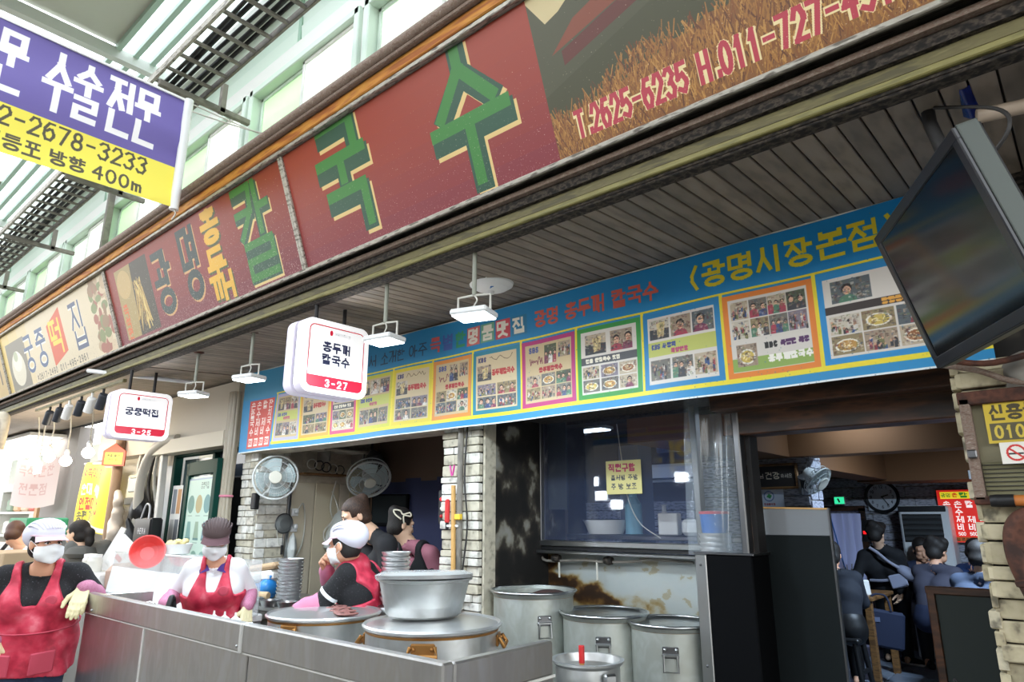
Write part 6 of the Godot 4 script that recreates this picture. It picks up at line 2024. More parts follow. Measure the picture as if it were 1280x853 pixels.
func window_and_pots() -> void:
	# recessed wall with a window, seen from the street
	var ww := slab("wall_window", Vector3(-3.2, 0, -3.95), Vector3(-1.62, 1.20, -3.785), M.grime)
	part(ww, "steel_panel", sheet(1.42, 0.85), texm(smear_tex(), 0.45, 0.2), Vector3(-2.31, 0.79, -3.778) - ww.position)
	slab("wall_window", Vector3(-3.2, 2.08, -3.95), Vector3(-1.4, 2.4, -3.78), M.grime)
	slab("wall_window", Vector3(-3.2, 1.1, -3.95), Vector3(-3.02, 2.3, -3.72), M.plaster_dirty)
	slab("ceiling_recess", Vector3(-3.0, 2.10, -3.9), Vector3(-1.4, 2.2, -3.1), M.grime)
	# stone pier left of the window: ledge stones in front, sooty plaster on its flank
	var pr := slab("pillar", Vector3(-3.29, 0, -3.98), Vector3(-2.955, 2.1, -3.12), M.plaster_dirty)
	ledge_stones(pr, Vector3(-3.30, 0, -3.12), Vector3.RIGHT, Vector3.BACK, 0.345, 0.3, 2.08, 0.062, M.stones, 301, 0.035, 0.2)
	part(pr, "corner_stone", bx(0.02, 1.8, 0.1), M.stones[3], Vector3(0.175, 0.1, 0.38))
	slab("trim_15", Vector3(-3.03, 0.9, -3.77), Vector3(-2.99, 2.1, -3.70), hexm("5a3d12", 0.5))
	var win := struct("window_20", bx(1.26, 0.035, 0.08, 0.004), M.steel, Vector3(-2.41, 1.285, -3.73))
	part(win, "window_frame", bx(0.03, 0.86, 0.06, 0.004), M.steel, Vector3(-0.58, 0.43, 0))
	part(win, "window_frame", bx(0.015, 0.86, 0.05, 0.003), M.steel_dark, Vector3(-0.545, 0.43, 0.01))
	part(win, "window_frame", bx(0.04, 0.86, 0.06, 0.004), M.steel_dark, Vector3(0.62, 0.43, 0))
	part(win, "window_frame", bx(1.26, 0.035, 0.06, 0.004), M.steel_dark, Vector3(0.02, 0.84, 0))
	part(win, "sill", bx(1.26, 0.02, 0.1, 0.004), M.steel, Vector3(0, -0.055, 0.03))
	part(win, "sill_gap", bx(1.26, 0.02, 0.05), M.black, Vector3(0, -0.03, 0.0))
	part(win, "pane", bx(1.2, 0.82, 0.008), M.glass, Vector3(0.03, 0.43, 0))
	part(win, "sash_stile", bx(0.16, 0.62, 0.02), hexm("2d3130", 0.5), Vector3(-0.45, 0.53, -0.05))
	# things behind the glass
	slab("wall_pale", Vector3(-2.75, 0.9, -4.6), Vector3(-2.58, 1.98, -4.4), hexm("66728a", 0.8))
	var blue := slab("wall_partition", Vector3(-5.8, 0, -6.4), Vector3(-2.3, 2.3, -6.25), hexm("3b3d48", 0.85))
	ledge_stones(blue, Vector3(-4.7, 0, -6.25), Vector3.RIGHT, Vector3.BACK, 2.3, 0.8, 1.62, 0.085, M.stones_cold, 305, 0.02, 0.35)
	var ac := thing("wall_air_conditioner", "long white wall air conditioner seen through the kitchen window", "air conditioner", Vector3(-3.2, 1.88, -6.1))
	part(ac, "case", bx(0.8, 0.17, 0.18, 0.03), M.plastic_white)
	part(ac, "outlet_slot", bx(0.66, 0.02, 0.02), M.dark, Vector3(0, -0.06, 0.09))
	part(ac, "flap", bx(0.66, 0.03, 0.012, 0.003), M.white, Vector3(0, -0.075, 0.085), Vector3(40, 0, 0))
	solo("ceiling_vent", "pale grid vent under the ceiling behind the kitchen window", "vent", bx(0.22, 0.12, 0.02, 0.005), hexm("a9b2d9", 0.5), Vector3(-2.75, 2.05, -5.2))
	var kl := thing("kitchen_lamp", "white square lamp glowing behind the kitchen window", "lamp", Vector3(-3.6, 2.26, -5.2))
	part(kl, "case", bx(0.5, 0.03, 0.2, 0.006), M.white)
	part(kl, "diffuser", bx(0.46, 0.012, 0.16, 0.004), glow(Color(0.85, 0.92, 1), 5.0), Vector3(0, -0.02, 0))
	var l := AreaLight3D.new()
	l.area_size = Vector2(0.46, 0.16)
	l.light_color = Color(0.72, 0.82, 1.0)
	l.light_energy = 0.5
	l.shadow_enabled = true
	l.area_range = 10
	l.area_attenuation = 2.0
	l.rotation_degrees = Vector3(-90, 0, 0)
	l.position = Vector3(0, -0.04, 0)
	put(l, "kitchen_light", kl)
	var sh := thing("kitchen_shelf", "metal shelf with bottles and tubs behind the kitchen window", "shelf", Vector3(-2.25, 1.32, -4.25))
	part(sh, "board", bx(1.5, 0.03, 0.4, 0.004), M.steel_dark)
	for s in [-1.0, 1.0]:
		part(sh, "leg", bx(0.04, 1.32, 0.04), M.steel_dark, Vector3(s * 0.7, -0.66, 0.1))
	solo("green_bottle", "white pump bottle on the shelf behind the kitchen window", "bottle", lathe([Vector2(0, 0), Vector2(0.04, 0), Vector2(0.042, 0.12), Vector2(0.015, 0.15), Vector2(0.014, 0.19), Vector2(0.03, 0.195), Vector2(0, 0.2)], 18), M.plastic_white, Vector3(-2.28, 1.34, -4.2))
	solo("blue_bottle", "pale blue tall bottle on the shelf behind kitchen window", "bottle", lathe([Vector2(0, 0), Vector2(0.06, 0), Vector2(0.06, 0.2), Vector2(0.03, 0.25), Vector2(0.03, 0.28), Vector2(0, 0.28)], 18), hexm("7fb0c4", 0.3), Vector3(-2.52, 1.34, -4.2))
	solo("white_box", "white carton on the shelf behind kitchen window", "box", bx(0.13, 0.14, 0.1, 0.006), M.white, Vector3(-2.2, 1.41, -4.12), Vector3(0, 12, 0))
	solo("white_basin", "white enamel basin on the shelf behind the kitchen window", "basin", lathe([Vector2(0, 0), Vector2(0.12, 0), Vector2(0.16, 0.09), Vector2(0.165, 0.095), Vector2(0.15, 0.09), Vector2(0.11, 0.015), Vector2(0, 0.015)], 28), M.white, Vector3(-2.72, 1.34, -4.15))
	solo("clear_tub", "clear plastic tub on the shelf behind the kitchen window", "tub", bx(0.22, 0.1, 0.14, 0.02), M.plastic_white, Vector3(-1.98, 1.39, -4.12))
	solo("blue_tub", "round blue tub with a red lid behind plastic film", "tub", lathe([Vector2(0, 0), Vector2(0.07, 0), Vector2(0.078, 0.10), Vector2(0, 0.10)], 24), hexm("2f64a8", 0.4), Vector3(-1.64, 1.37, -3.58))
	part(get_node("blue_tub"), "lid", lathe([Vector2(0, 0.10), Vector2(0.081, 0.10), Vector2(0.081, 0.114), Vector2(0, 0.118)], 24), hexm("b0364a", 0.4))
	var sk := thing("steel_bowl_stack", "stack of steel bowls behind the plastic film", "bowls", Vector3(-1.64, 1.235, -3.58))
	for i in 5:
		part(sk, "bowl", lathe([Vector2(0, 0), Vector2(0.078, 0), Vector2(0.086, 0.02), Vector2(0.088, 0.031), Vector2(0.08, 0.031)], 28), M.steel_bright, Vector3(0, i * 0.026, 0))
	var ys := Canvas.new(0.26, 0.21, 500, Color("ded48e"))
	write(ys, "직원구함", 0.02, 0.02, 0.05, 0.009, Color("b8325a"), 0.95, 0.05)
	write(ys, "홀서빙 주방", 0.035, 0.09, 0.034, 0.005, Color("3a3f4a"), 1.0, 0.1)
	write(ys, "주 방 보조", 0.035, 0.145, 0.036, 0.005, Color("3a3f4a"), 1.0, 0.1)
	solo("job_notice", "yellow laminated job notice taped inside the kitchen window", "notice", sheet(0.26, 0.21), print_tex(ys, 0.25), Vector3(-2.29, 1.70, -3.715))
	solo("window_cord", "thin pale cord hanging from the notice inside kitchen window", "cord", wire([Vector3(-2.36, 2.05, -3.77), Vector3(-2.33, 1.8, -3.77), Vector3(-2.3, 1.58, -3.77), Vector3(-2.22, 1.42, -3.77), Vector3(-2.08, 1.33, -3.77)], 0.003), M.cable_pale)
	# gas pipe under the sill
	var gp := thing("gas_pipe", "grimy gas pipe with two taps under the window sill", "pipe", Vector3(-2.41, 1.19, -3.72))
	part(gp, "pipe", tube(curve([Vector3(-0.56, 0.02, 0), Vector3(-0.5, -0.02, 0.01), Vector3(-0.2, -0.005, 0.01), Vector3(-0.06, -0.01, 0.01), Vector3(0.15, 0.0, 0.01), Vector3(0.3, 0.018, 0.01), Vector3(0.56, 0.01, 0)], 4), 0.009, 8), M.concrete)
	part(gp, "inlet", wire([Vector3(-0.56, 0.02, 0), Vector3(-0.61, 0.03, 0.02), Vector3(-0.62, 0.07, 0.02), Vector3(-0.58, 0.10, 0)], 0.01), M.cable_pale)
	for x in [-0.42, -0.01]:
		var v := part(gp, "valve", lathe([Vector2(0, -0.03), Vector2(0.022, -0.03), Vector2(0.028, 0), Vector2(0.02, 0.03), Vector2(0, 0.03)], 12), M.grime, Vector3(x, 0, 0.015), Vector3(0, 0, 90))
		part(v, "tap_handle", bx(0.016, 0.05, 0.012, 0.003), hexm("d0602a", 0.5), Vector3(0.035, -0.01, 0.0))
	for x in [-0.555, -0.40, -0.10]:
		part(gp, "nozzle", rod(Vector3(x, 0, 0.01), Vector3(x, -0.12, 0.01), 0.007), M.cable_pale)
	# pots on a low burner bench
	var bench := thing("burner_bench", "low black steel burner bench carrying the three stock pots", "bench", Vector3(-2.28, 0, -3.38))
	part(bench, "top", bx(1.4, 0.05, 0.75, 0.01), M.grime, Vector3(0, 0.275, 0))
	for sx in [-1.0, 1.0]:
		for sz in [-1.0, 1.0]:
			part(bench, "leg", bx(0.05, 0.25, 0.05), M.dark, Vector3(sx * 0.62, 0.125, sz * 0.32))
	big_pot("tall grey stock pot standing at the pier end of the row", Vector3(-2.69, 0.30, -3.29), 0.25, 0.73, false, 0.95)
	solo("dark_cloth", "dark wet cloth lying in the open pot nearest the pier", "cloth", lathe([Vector2(0, 0.03), Vector2(0.06, 0.028), Vector2(0.11, 0.012), Vector2(0.14, 0), Vector2(0, -0.01)], 9), hexm("3a2420", 0.8), Vector3(-2.62, 1.0, -3.36), Vector3(0, 20, 0))
	big_pot("middle stock pot of the three with a rusty handle plate", Vector3(-2.249, 0.30, -3.38), 0.242, 0.635, true, 0.55)
	big_pot("stock pot standing against the black cabinet", Vector3(-1.86, 0.30, -3.43), 0.222, 0.615, true, 0.45)
	# black cabinet with a silver edge and glass-like film above it
	var cab := thing("black_cabinet", "tall black cabinet with silver edge strip beside the doorway", "cabinet", Vector3(-1.48, 0, -3.42))
	part(cab, "cabinet_body", bx(0.24, 1.27, 0.22, 0.006), M.matt_black, Vector3(0.02, 0.635, 0))
	part(cab, "edge_strip", bx(0.06, 1.27, 0.225, 0.004), M.steel, Vector3(-0.125, 0.635, 0.004))
	part(cab, "top_trim", bx(0.31, 0.012, 0.23, 0.003), M.steel_dark, Vector3(-0.005, 1.276, 0))
	for y in [0.4, 0.75, 1.22]:
		part(cab, "screw", ball(0.007, 8), M.steel_dark, Vector3(-0.125, y, 0.118))
	solo("plastic_film", "clear hanging plastic film over the end of the kitchen window", "plastic sheet", sheet(0.27, 0.83, 14, 10, func(u, v): return Vector3(-0.012 * v + 0.02 * (u - 0.5) * v, 0, 0.03 * sin(u * 8.0 + v) + 0.01 * sin(u * 21.0 + v * 4.0))), M.film, Vector3(-1.53, 1.68, -3.36))
	slab("trim_16", Vector3(-1.395, 1.27, -3.40), Vector3(-1.36, 2.0, -3.33), M.steel_dark, self, 0.006)
	slab("trim_17", Vector3(-1.36, 1.28, -3.50), Vector3(-1.335, 1.9, -3.40), M.dark)
	var dp := thing("door_panel", "dark grey tinted door panel with clear top beside black cabinet", "door", Vector3(-1.22, 0, -3.54))
	part(dp, "dark_panel", bx(0.38, 1.35, 0.02, 0.003), M.matt_grey, Vector3(0, 0.69, 0))
	part(dp, "clear_top", bx(0.38, 0.13, 0.012, 0.002), hexm("82868a", 0.3), Vector3(0, 1.43, 0))
	part(dp, "edge_rail", bx(0.008, 1.49, 0.026), M.steel_dark, Vector3(0.19, 0.75, 0))
	part(dp, "edge_rail", bx(0.02, 1.49, 0.026), M.wood_dark, Vector3(-0.19, 0.75, 0))
	part(dp, "top_rail", bx(0.38, 0.008, 0.022), M.wood_pale, Vector3(0, 1.497, 0), Vector3(0, 0, -1.5))
	for y in [0.78, 1.2]:
		part(dp, "hinge", bx(0.02, 0.06, 0.02, 0.004), M.brass, Vector3(-0.19, y, 0.015))

# ---------------------------------------------------------------- kitchen behind the counter
func bowl_mesh(r: float, h: float) -> ArrayMesh:
	return lathe([Vector2(0, 0), Vector2(r * 0.78, 0), Vector2(r * 0.85, h * 0.42), Vector2(r * 0.97, h * 0.78), Vector2(r, h), Vector2(r * 0.955, h * 0.97), Vector2(r * 0.9, h * 0.5), Vector2(r * 0.65, h * 0.12), Vector2(0, h * 0.12)], 36)

func bowl_stack(label: String, at: Vector3, n: int, r: float, h: float, step: float, lean: float, group: String) -> void:
	var m := bowl_mesh(r, h)
	for i in n:
		var lab := label
		if i == 0:
			lab = "lowest " + label
		elif i == n - 1:
			lab = "topmost " + label
		else:
			lab = "%s, %s up from the counter" % [label, ["second", "third", "fourth", "fifth", "sixth", "seventh", "eighth", "ninth", "tenth", "eleventh", "twelfth"][i - 1]]
		solo("steel_bowl", lab, "bowl", m, M.steel_bright, at + Vector3(lean * i * step, i * step, 0), Vector3(0, i * 17, 0), group)

func kitchen() -> void:
	var kl := slab("wall_kitchen", Vector3(-5.95, 0, -4.5), Vector3(-5.75, 2.3, -3.3), M.plaster)
	slab("wall_kitchen_back", Vector3(-6.2, 0, -4.6), Vector3(-3.2, 2.3, -4.35), hexm("3a3430", 0.8))
	slab("ceiling_kitchen", Vector3(-5.95, 2.24, -4.5), Vector3(-3.2, 2.3, -3.28), M.dark)
	# stone corner of the left opening: bright front, shaded flank
	var pl := slab("pillar", Vector3(-5.99, 0, -3.42), Vector3(-5.73, 2.1, -3.12), M.plaster)
	ledge_stones(pl, Vector3(-6.0, 0, -3.12), Vector3.RIGHT, Vector3.BACK, 0.275, 0.5, 2.06, 0.065, M.stones, 401, 0.03, 0.2)
	ledge_stones(pl, Vector3(-5.73, 0, -3.40), Vector3.BACK, Vector3.RIGHT, 0.28, 0.5, 2.06, 0.075, M.stones, 402, 0.025, 0.3)
	# plaster panels with seams along the flank wall
	for i in 3:
		part(kl, "panel", bx(0.015, 1.35, 0.26, 0.004), hexm(["d2c6ae", "c9bda2", "d4cab6"][i], 0.85), Vector3(-5.74, 1.1, -3.57 - i * 0.275) - kl.position)
	part(kl, "corner_strip", bx(0.03, 1.5, 0.03, 0.003), M.steel, Vector3(-5.72, 1.05, -3.43) - kl.position)
	# navy door curtain with a paper and a dark gap at its foot
	var dc := thing("door_curtain", "dark navy curtain across the back doorway of the kitchen", "curtain", Vector3(-5.07, 1.46, -4.31))
	part(dc, "cloth", sheet(1.0, 0.86, 24, 2, func(u, v): return Vector3(0, 0, 0.012 * sin(u * 14.0))), hexm("2b3050", 0.8), Vector3(0, -0.07, 0))
	part(dc, "top_board", bx(1.0, 0.42, 0.02), hexm("5a4638", 0.8), Vector3(0, 0.54, -0.01))
	part(dc, "paper", bx(0.28, 0.2, 0.006), hexm("3c4266", 0.7), Vector3(-0.08, 0.12, 0.02))
	slab("doorway_gap", Vector3(-5.55, 0.0, -4.36), Vector3(-4.55, 1.05, -4.33), M.black)
	slab("door_post", Vector3(-5.62, 0, -4.36), Vector3(-5.55, 2.2, -4.28), hexm("6a5440", 0.8))
	var ws := thing("wall_shelf", "narrow dusty shelf board under the banner between the two fans", "shelf", Vector3(-5.62, 2.08, -3.9))
	part(ws, "board", bx(0.22, 0.025, 0.55, 0.004), M.plaster)
	part(ws, "bracket", bx(0.2, 0.1, 0.02), M.concrete, Vector3(0, -0.06, 0.2))
	part(ws, "bracket", bx(0.2, 0.1, 0.02), M.concrete, Vector3(0, -0.06, -0.2))
	var ws2 := thing("wall_rack", "wooden wall rack tangled with cables beside the round fan", "rack", Vector3(-5.66, 1.85, -3.72))
	part(ws2, "board", bx(0.14, 0.02, 0.5, 0.004), M.wood)
	for i in 5:
		part(ws2, "cable_loop", tube(range(16).map(func(k): return Vector3(0.03 + 0.01 * i, 0.05 + 0.045 * sin(TAU * k / 16) + 0.01 * i, -0.18 + i * 0.085 + 0.05 * cos(TAU * k / 16))), 0.006, 5, true), [M.cable, M.cable_pale, M.dark][i % 3])
	fan("large round wall fan facing the counter beside the left stone pillar", Vector3(-5.42, 1.79, -3.10), 0.185, Vector3(0.86, -0.02, 0.5), M.plastic_fan, Vector3(-0.20, -0.20, 0.06))
	fan("tilted wall fan hung over the woman in black", Vector3(-5.22, 1.80, -3.95), 0.20, Vector3(0.72, -0.62, 0.3), M.plastic_fan, Vector3(-0.32, 0.13, -0.2))
	var pb := solo("grey_cloth_bundle", "dark grey crumpled bag hanging beside the tilted fan", "bag", lathe([Vector2(0, -0.13), Vector2(0.06, -0.11), Vector2(0.1, -0.03), Vector2(0.085, 0.06), Vector2(0.03, 0.11), Vector2(0, 0.13)], 11), hexm("4b4a48", 0.8), Vector3(-5.45, 1.99, -4.18), Vector3(10, 30, 12))
	solo("paper_notice", "cream paper notice on the wall right of tilted fan", "paper", bx(0.012, 0.3, 0.2), hexm("c9bf9a", 0.8), Vector3(-5.735, 1.78, -4.2))
	# wall things under the fans
	var st := thing("mesh_strainer", "round wire strainer hanging on the kitchen flank wall", "strainer", Vector3(-5.70, 1.40, -3.385))
	part(st, "mesh_disc", lathe([Vector2(0, 0.018), Vector2(0.05, 0.016), Vector2(0.085, 0.0)], 28), hexm("7c8080", 0.6, 0.4), Vector3.ZERO, Vector3(0, 0, -90))
	part(st, "ring", tube(range(28).map(func(k): return Vector3(0, 0.087 * cos(TAU * k / 28), 0.087 * sin(TAU * k / 28))), 0.005, 6, true), M.steel_dark)
	part(st, "rod", rod(Vector3(0, -0.087, 0), Vector3(0, -0.19, 0), 0.004), M.steel_dark)
	part(st, "grip", rod(Vector3(0, -0.19, 0), Vector3(0, -0.27, 0), 0.012), M.black)
	for it in [["upper white wall outlet with plugs beside the round strainer", 1.50], ["lower white wall outlet with plugs beside the round strainer", 1.36]]:
		var ol := thing("wall_outlet", it[0], "outlet", Vector3(-5.725, it[1], -3.50))
		part(ol, "plate", bx(0.02, 0.07, 0.07, 0.004), M.plastic_white)
		part(ol, "plug", bx(0.04, 0.035, 0.03, 0.006), M.plastic_white, Vector3(0.03, 0.01, 0.0))
	solo("white_cable", "white cable looping down the kitchen wall from upper outlet", "cable", wire([Vector3(-5.69, 1.5, -3.5), Vector3(-5.69, 1.58, -3.56), Vector3(-5.7, 1.4, -3.60), Vector3(-5.7, 1.2, -3.58), Vector3(-5.7, 1.05, -3.50)], 0.006), M.cable_pale)
	solo("grey_cable", "grey cable hanging from the strainer hook to the pillar", "cable", wire([Vector3(-5.7, 1.46, -3.38), Vector3(-5.7, 1.35, -3.32), Vector3(-5.69, 1.2, -3.35)], 0.004), M.cable_pale)
	solo("cable_tangle", "pale tangled cables hanging under the tilted fan", "cable", wire([Vector3(-5.68, 1.8, -3.9), Vector3(-5.66, 1.55, -3.84), Vector3(-5.68, 1.35, -3.92), Vector3(-5.66, 1.2, -3.84), Vector3(-5.68, 1.32, -3.8), Vector3(-5.66, 1.5, -3.93), Vector3(-5.68, 1.7, -3.86)], 0.007), M.cable_pale)
	solo("hanging_plastic_bag", "pale clear plastic bag hanging on the wall under lower outlet", "bag", lathe([Vector2(0, -0.12), Vector2(0.03, -0.11), Vector2(0.045, -0.02), Vector2(0.03, 0.08), Vector2(0.008, 0.12), Vector2(0, 0.13)], 9), hexm("c9cdca", 0.3), Vector3(-5.69, 1.19, -3.48))
	solo("clear_cover", "clear plastic cover hanging on the wall behind white cap", "cover", lathe([Vector2(0, -0.22), Vector2(0.07, -0.2), Vector2(0.1, -0.05), Vector2(0.085, 0.12), Vector2(0.03, 0.22), Vector2(0, 0.23)], 14), hexm("bfc4bf", 0.3), Vector3(-5.64, 1.34, -3.93), Vector3(-22, 0, 0))
	var mon := thing("monitor", "small black screen on the kitchen wall behind the woman in black", "monitor", Vector3(-5.2, 1.52, -4.2), 20)
	part(mon, "case", bx(0.40, 0.30, 0.04, 0.006), M.matt_black)
	part(mon, "screen", bx(0.36, 0.25, 0.006), M.matt_grey, Vector3(0, 0.01, 0.022))
	part(mon, "stand", bx(0.06, 0.5, 0.05), M.dark, Vector3(0, -0.38, -0.03))
	part(mon, "wall_mount", bx(0.2, 0.1, 0.12), M.dark, Vector3(0, 0.0, -0.08))
	# back bench with bowls, bags and packs
	var bench := thing("prep_bench", "long steel preparation bench behind the workers", "bench", Vector3(-4.92, 0, -2.95))
	part(bench, "top", bx(1.3, 0.04, 0.62, 0.006), M.stainless, Vector3(0, 0.83, 0))
	part(bench, "shelf", bx(1.2, 0.03, 0.55), M.steel_dark, Vector3(0, 0.3, 0))
	for sx in [-1.0, 1.0]:
		for sz in [-1.0, 1.0]:
			part(bench, "leg", rod(Vector3(sx * 0.58, 0, sz * 0.26), Vector3(sx * 0.58, 0.82, sz * 0.26), 0.022), M.steel_dark)
	bowl_stack("steel bowl of the tall stack left of the white cap", Vector3(-4.545, 0.855, -2.78), 12, 0.09, 0.04, 0.0245, 0.03, "steel bowls in the tall leaning stack")
	bowl_stack("steel bowl of the stack before the woman in black", Vector3(-3.29, 0.955, -2.72), 10, 0.088, 0.045, 0.028, 0.0, "steel bowls in the right hand stack")
	solo("upturned_basin", "upturned steel basin carrying the right hand bowl stack", "basin", lathe([Vector2(0.11, 0), Vector2(0.115, 0.005), Vector2(0.1, 0.06), Vector2(0, 0.068)], 30), M.steel, Vector3(-3.29, 0.885, -2.72))
	for i in 3:
		var p := Vector3(-4.35 - i * 0.19, 0.85, -2.66 + 0.02 * i)
		solo("steel_tray_bowl", ["low steel bowl in front of tall stack, nearest the white cap", "low steel bowl in the middle before the tall stack", "low steel bowl at the left foot of the tall stack"][i], "bowl", bowl_mesh(0.07, 0.045), M.steel, p)
	var bb := Blob.new()
	bb.ell(Vector3(0, 0.06, 0), Vector3(0.14, 0.07, 0.1))
	bb.ell(Vector3(0.09, 0.08, 0.02), Vector3(0.07, 0.075, 0.08))
	bb.ell(Vector3(-0.08, 0.05, 0.03), Vector3(0.07, 0.05, 0.07))
	bb.cap(Vector3(0.05, 0.1, 0), Vector3(0.12, 0.17, 0.02), 0.03, 0.02)
	solo("blue_plastic_bag", "bright blue crumpled plastic bag on the bench by bowls", "bag", Flesh.new().add(bb, 0.012, 0.02).mesh(), hexm("2a7fc4", 0.3), Vector3(-5.1, 0.84, -2.9))
	solo("flour_sack", "white flour pack with a brown flap on the blue bag", "pack", bx(0.3, 0.09, 0.2, 0.03), hexm("d8d6d0", 0.7), Vector3(-5.12, 1.00, -2.92), Vector3(0, 15, 6))
	solo("brown_paper_fold", "brown paper fold lying over the white flour pack", "paper", bx(0.28, 0.05, 0.18, 0.02), hexm("b89a78", 0.8), Vector3(-5.1, 1.075, -2.93), Vector3(0, 15, 8))
	solo("rolling_pin", "pale wooden rolling pin lying before the blue bag", "rolling pin", lathe([Vector2(0, -0.2), Vector2(0.025, -0.2), Vector2(0.028, -0.19), Vector2(0.028, 0.19), Vector2(0.025, 0.2), Vector2(0, 0.2)], 16), hexm("c9ad86", 0.6), Vector3(-5.05, 0.885, -2.74), Vector3(0, 20, 90))
	solo("white_board", "white cutting board at the left of the rolling pin", "board", bx(0.4, 0.03, 0.3, 0.008), M.plastic_white, Vector3(-5.25, 0.87, -2.82), Vector3(0, 12, 0))
	solo("paper_roll", "white paper roll standing beside the bowl stack", "roll", lathe([Vector2(0, 0), Vector2(0.045, 0), Vector2(0.045, 0.22), Vector2(0.018, 0.22), Vector2(0.018, 0.2), Vector2(0, 0.2)], 20), M.white, Vector3(-5.25, 0.85, -3.2))
	solo("yellow_bottle", "small yellow bottle beside the white paper roll", "bottle", lathe([Vector2(0, 0), Vector2(0.03, 0), Vector2(0.03, 0.13), Vector2(0.012, 0.16), Vector2(0.012, 0.19), Vector2(0, 0.19)], 14), M.yellow, Vector3(-5.36, 0.85, -3.2))
	solo("steel_tub", "round steel tub of dough between bowls and white cap", "tub", lathe([Vector2(0, 0), Vector2(0.14, 0), Vector2(0.17, 0.15), Vector2(0.165, 0.15), Vector2(0.13, 0.02), Vector2(0, 0.02)], 28), M.aluminium, Vector3(-4.1, 0.85, -2.95))
	for i in 3:
		solo("dough_ball", ["left pale dough ball in the round steel tub", "middle pale dough ball in the round steel tub", "right pale dough ball in round steel tub"][i], "dough", ball(0.062, 14), hexm("c9c29a", 0.8), Vector3(-4.19 + i * 0.09, 1.0, -2.95 + 0.03 * (i % 2)))
	var sb := thing("side_table", "small steel side table carrying the right hand bowl stack", "table", Vector3(-3.27, 0, -2.82))
	part(sb, "top", bx(0.30, 0.03, 0.4, 0.004), M.stainless, Vector3(0, 0.868, 0.04))
	for sx in [-1.0, 1.0]:
		part(sb, "leg", bx(0.04, 0.85, 0.34), M.steel_dark, Vector3(sx * 0.12, 0.43, 0.02))
	# things on the stone pier
	solo("grey_conduit", "grey vertical conduit pipe running down the stone pier", "pipe", rod(Vector3(-3.10, 0.9, -3.06), Vector3(-3.10, 2.06, -3.06), 0.02, 12), M.concrete)
	solo("black_wire", "thin black wire hanging beside the grey conduit on stone pier", "wire", wire([Vector3(-3.04, 2.05, -3.06), Vector3(-3.05, 1.7, -3.05), Vector3(-3.03, 1.4, -3.06), Vector3(-3.06, 1.1, -3.05), Vector3(-3.08, 0.9, -3.06)], 0.006), M.cable)
	solo("wooden_stick", "pale wooden broom stick leaning against the stone pier", "stick", rod(Vector3(-3.14, 1.65, -3.04), Vector3(-3.05, 0.3, -2.99), 0.015, 12), M.wood_pale)
	var cl := thing("pink_clip", "pink plastic peg hanging on the stone pier above broom stick", "clip", Vector3(-3.155, 1.745, -3.04))
	part(cl, "jaw", bx(0.01, 0.07, 0.012, 0.003), hexm("d0479a", 0.4), Vector3(-0.012, 0, 0), Vector3(0, 0, 14))
	part(cl, "jaw", bx(0.01, 0.07, 0.012, 0.003), hexm("d0479a", 0.4), Vector3(0.012, 0, 0), Vector3(0, 0, -14))
	var fe := thing("red_hand_tool", "red plastic hand tool hung beside the broom stick on pier", "tool", Vector3(-3.19, 1.49, -3.04))
	part(fe, "body", bx(0.035, 0.15, 0.03, 0.01), M.red)
	part(fe, "spout", bx(0.02, 0.05, 0.02, 0.005), M.black, Vector3(0, -0.09, 0))
	solo("yellow_clamp", "small yellow clamp on the grey conduit of stone pier", "clamp", bx(0.05, 0.035, 0.03, 0.005), M.yellow, Vector3(-3.09, 1.455, -3.04))
	solo("white_hook", "white wall hook behind the broom stick on pier", "hook", bx(0.1, 0.015, 0.03, 0.003), M.plastic_white, Vector3(-3.14, 1.40, -3.045))
	var al := thing("control_switch", "narrow red and black switch panel at the pier's kitchen edge", "switch panel", Vector3(-3.36, 1.52, -3.16))
	part(al, "plate", bx(0.06, 0.22, 0.03, 0.004), M.black)
	part(al, "red_button", ball(0.014, 10), glow(Color(0.9, 0.12, 0.15), 0.6), Vector3(0.005, 0.05, 0.018))
	part(al, "button", ball(0.012, 10), M.plastic_white, Vector3(0.005, -0.01, 0.016))
	part(al, "button", ball(0.012, 10), M.red, Vector3(0.005, -0.06, 0.016))

# ---------------------------------------------------------------- front counter and the pots on it
func wide_pot(label: String, at: Vector3, r: float, h: float, hang: Array) -> Node3D:
	var o := thing("wide_pot", label, "pot", at, 0, "wide lidded pots on the front counter")
	part(o, "pot_body", lathe([Vector2(0, 0), Vector2(r * 0.94, 0), Vector2(r * 0.955, 0.02), Vector2(r * 0.955, h - 0.02), Vector2(r * 0.965, h - 0.008), Vector2(0, h - 0.008)], 56), M.aluminium)
	part(o, "lid", lathe([Vector2(r * 0.955, h - 0.012), Vector2(r * 1.0, h - 0.004), Vector2(r * 1.012, h + 0.006), Vector2(r * 0.99, h + 0.014), Vector2(r * 0.95, h + 0.006), Vector2(r * 0.8, h + 0.010), Vector2(r * 0.3, h + 0.022), Vector2(0, h + 0.024)], 56), hexm("d9dbdb", 0.28, 0.8))
	part(o, "rim_stain", lathe([Vector2(r * 0.957, h - 0.022), Vector2(r * 0.962, h - 0.016), Vector2(r * 0.97, h - 0.011)], 56), M.brass)
	for a in hang:
		var hs := part(o, "handle", bx(0.10, 0.05, 0.012, 0.008), M.brass, Vector3(sin(a), 0, cos(a)) * r * 0.965 + Vector3(0, h * 0.78, 0), Vector3(0, rad_to_deg(a), 0))
		part(hs, "grip", tube([Vector3(-0.05, 0.012, 0.01), Vector3(-0.062, -0.02, 0.03), Vector3(0.062, -0.02, 0.03), Vector3(0.05, 0.012, 0.01)], 0.009, 8), M.brass)
		for s in [-1.0, 1.0]:
			part(hs, "rivet", ball(0.009, 8), M.brass, Vector3(s * 0.038, 0.004, 0.006))
	return o

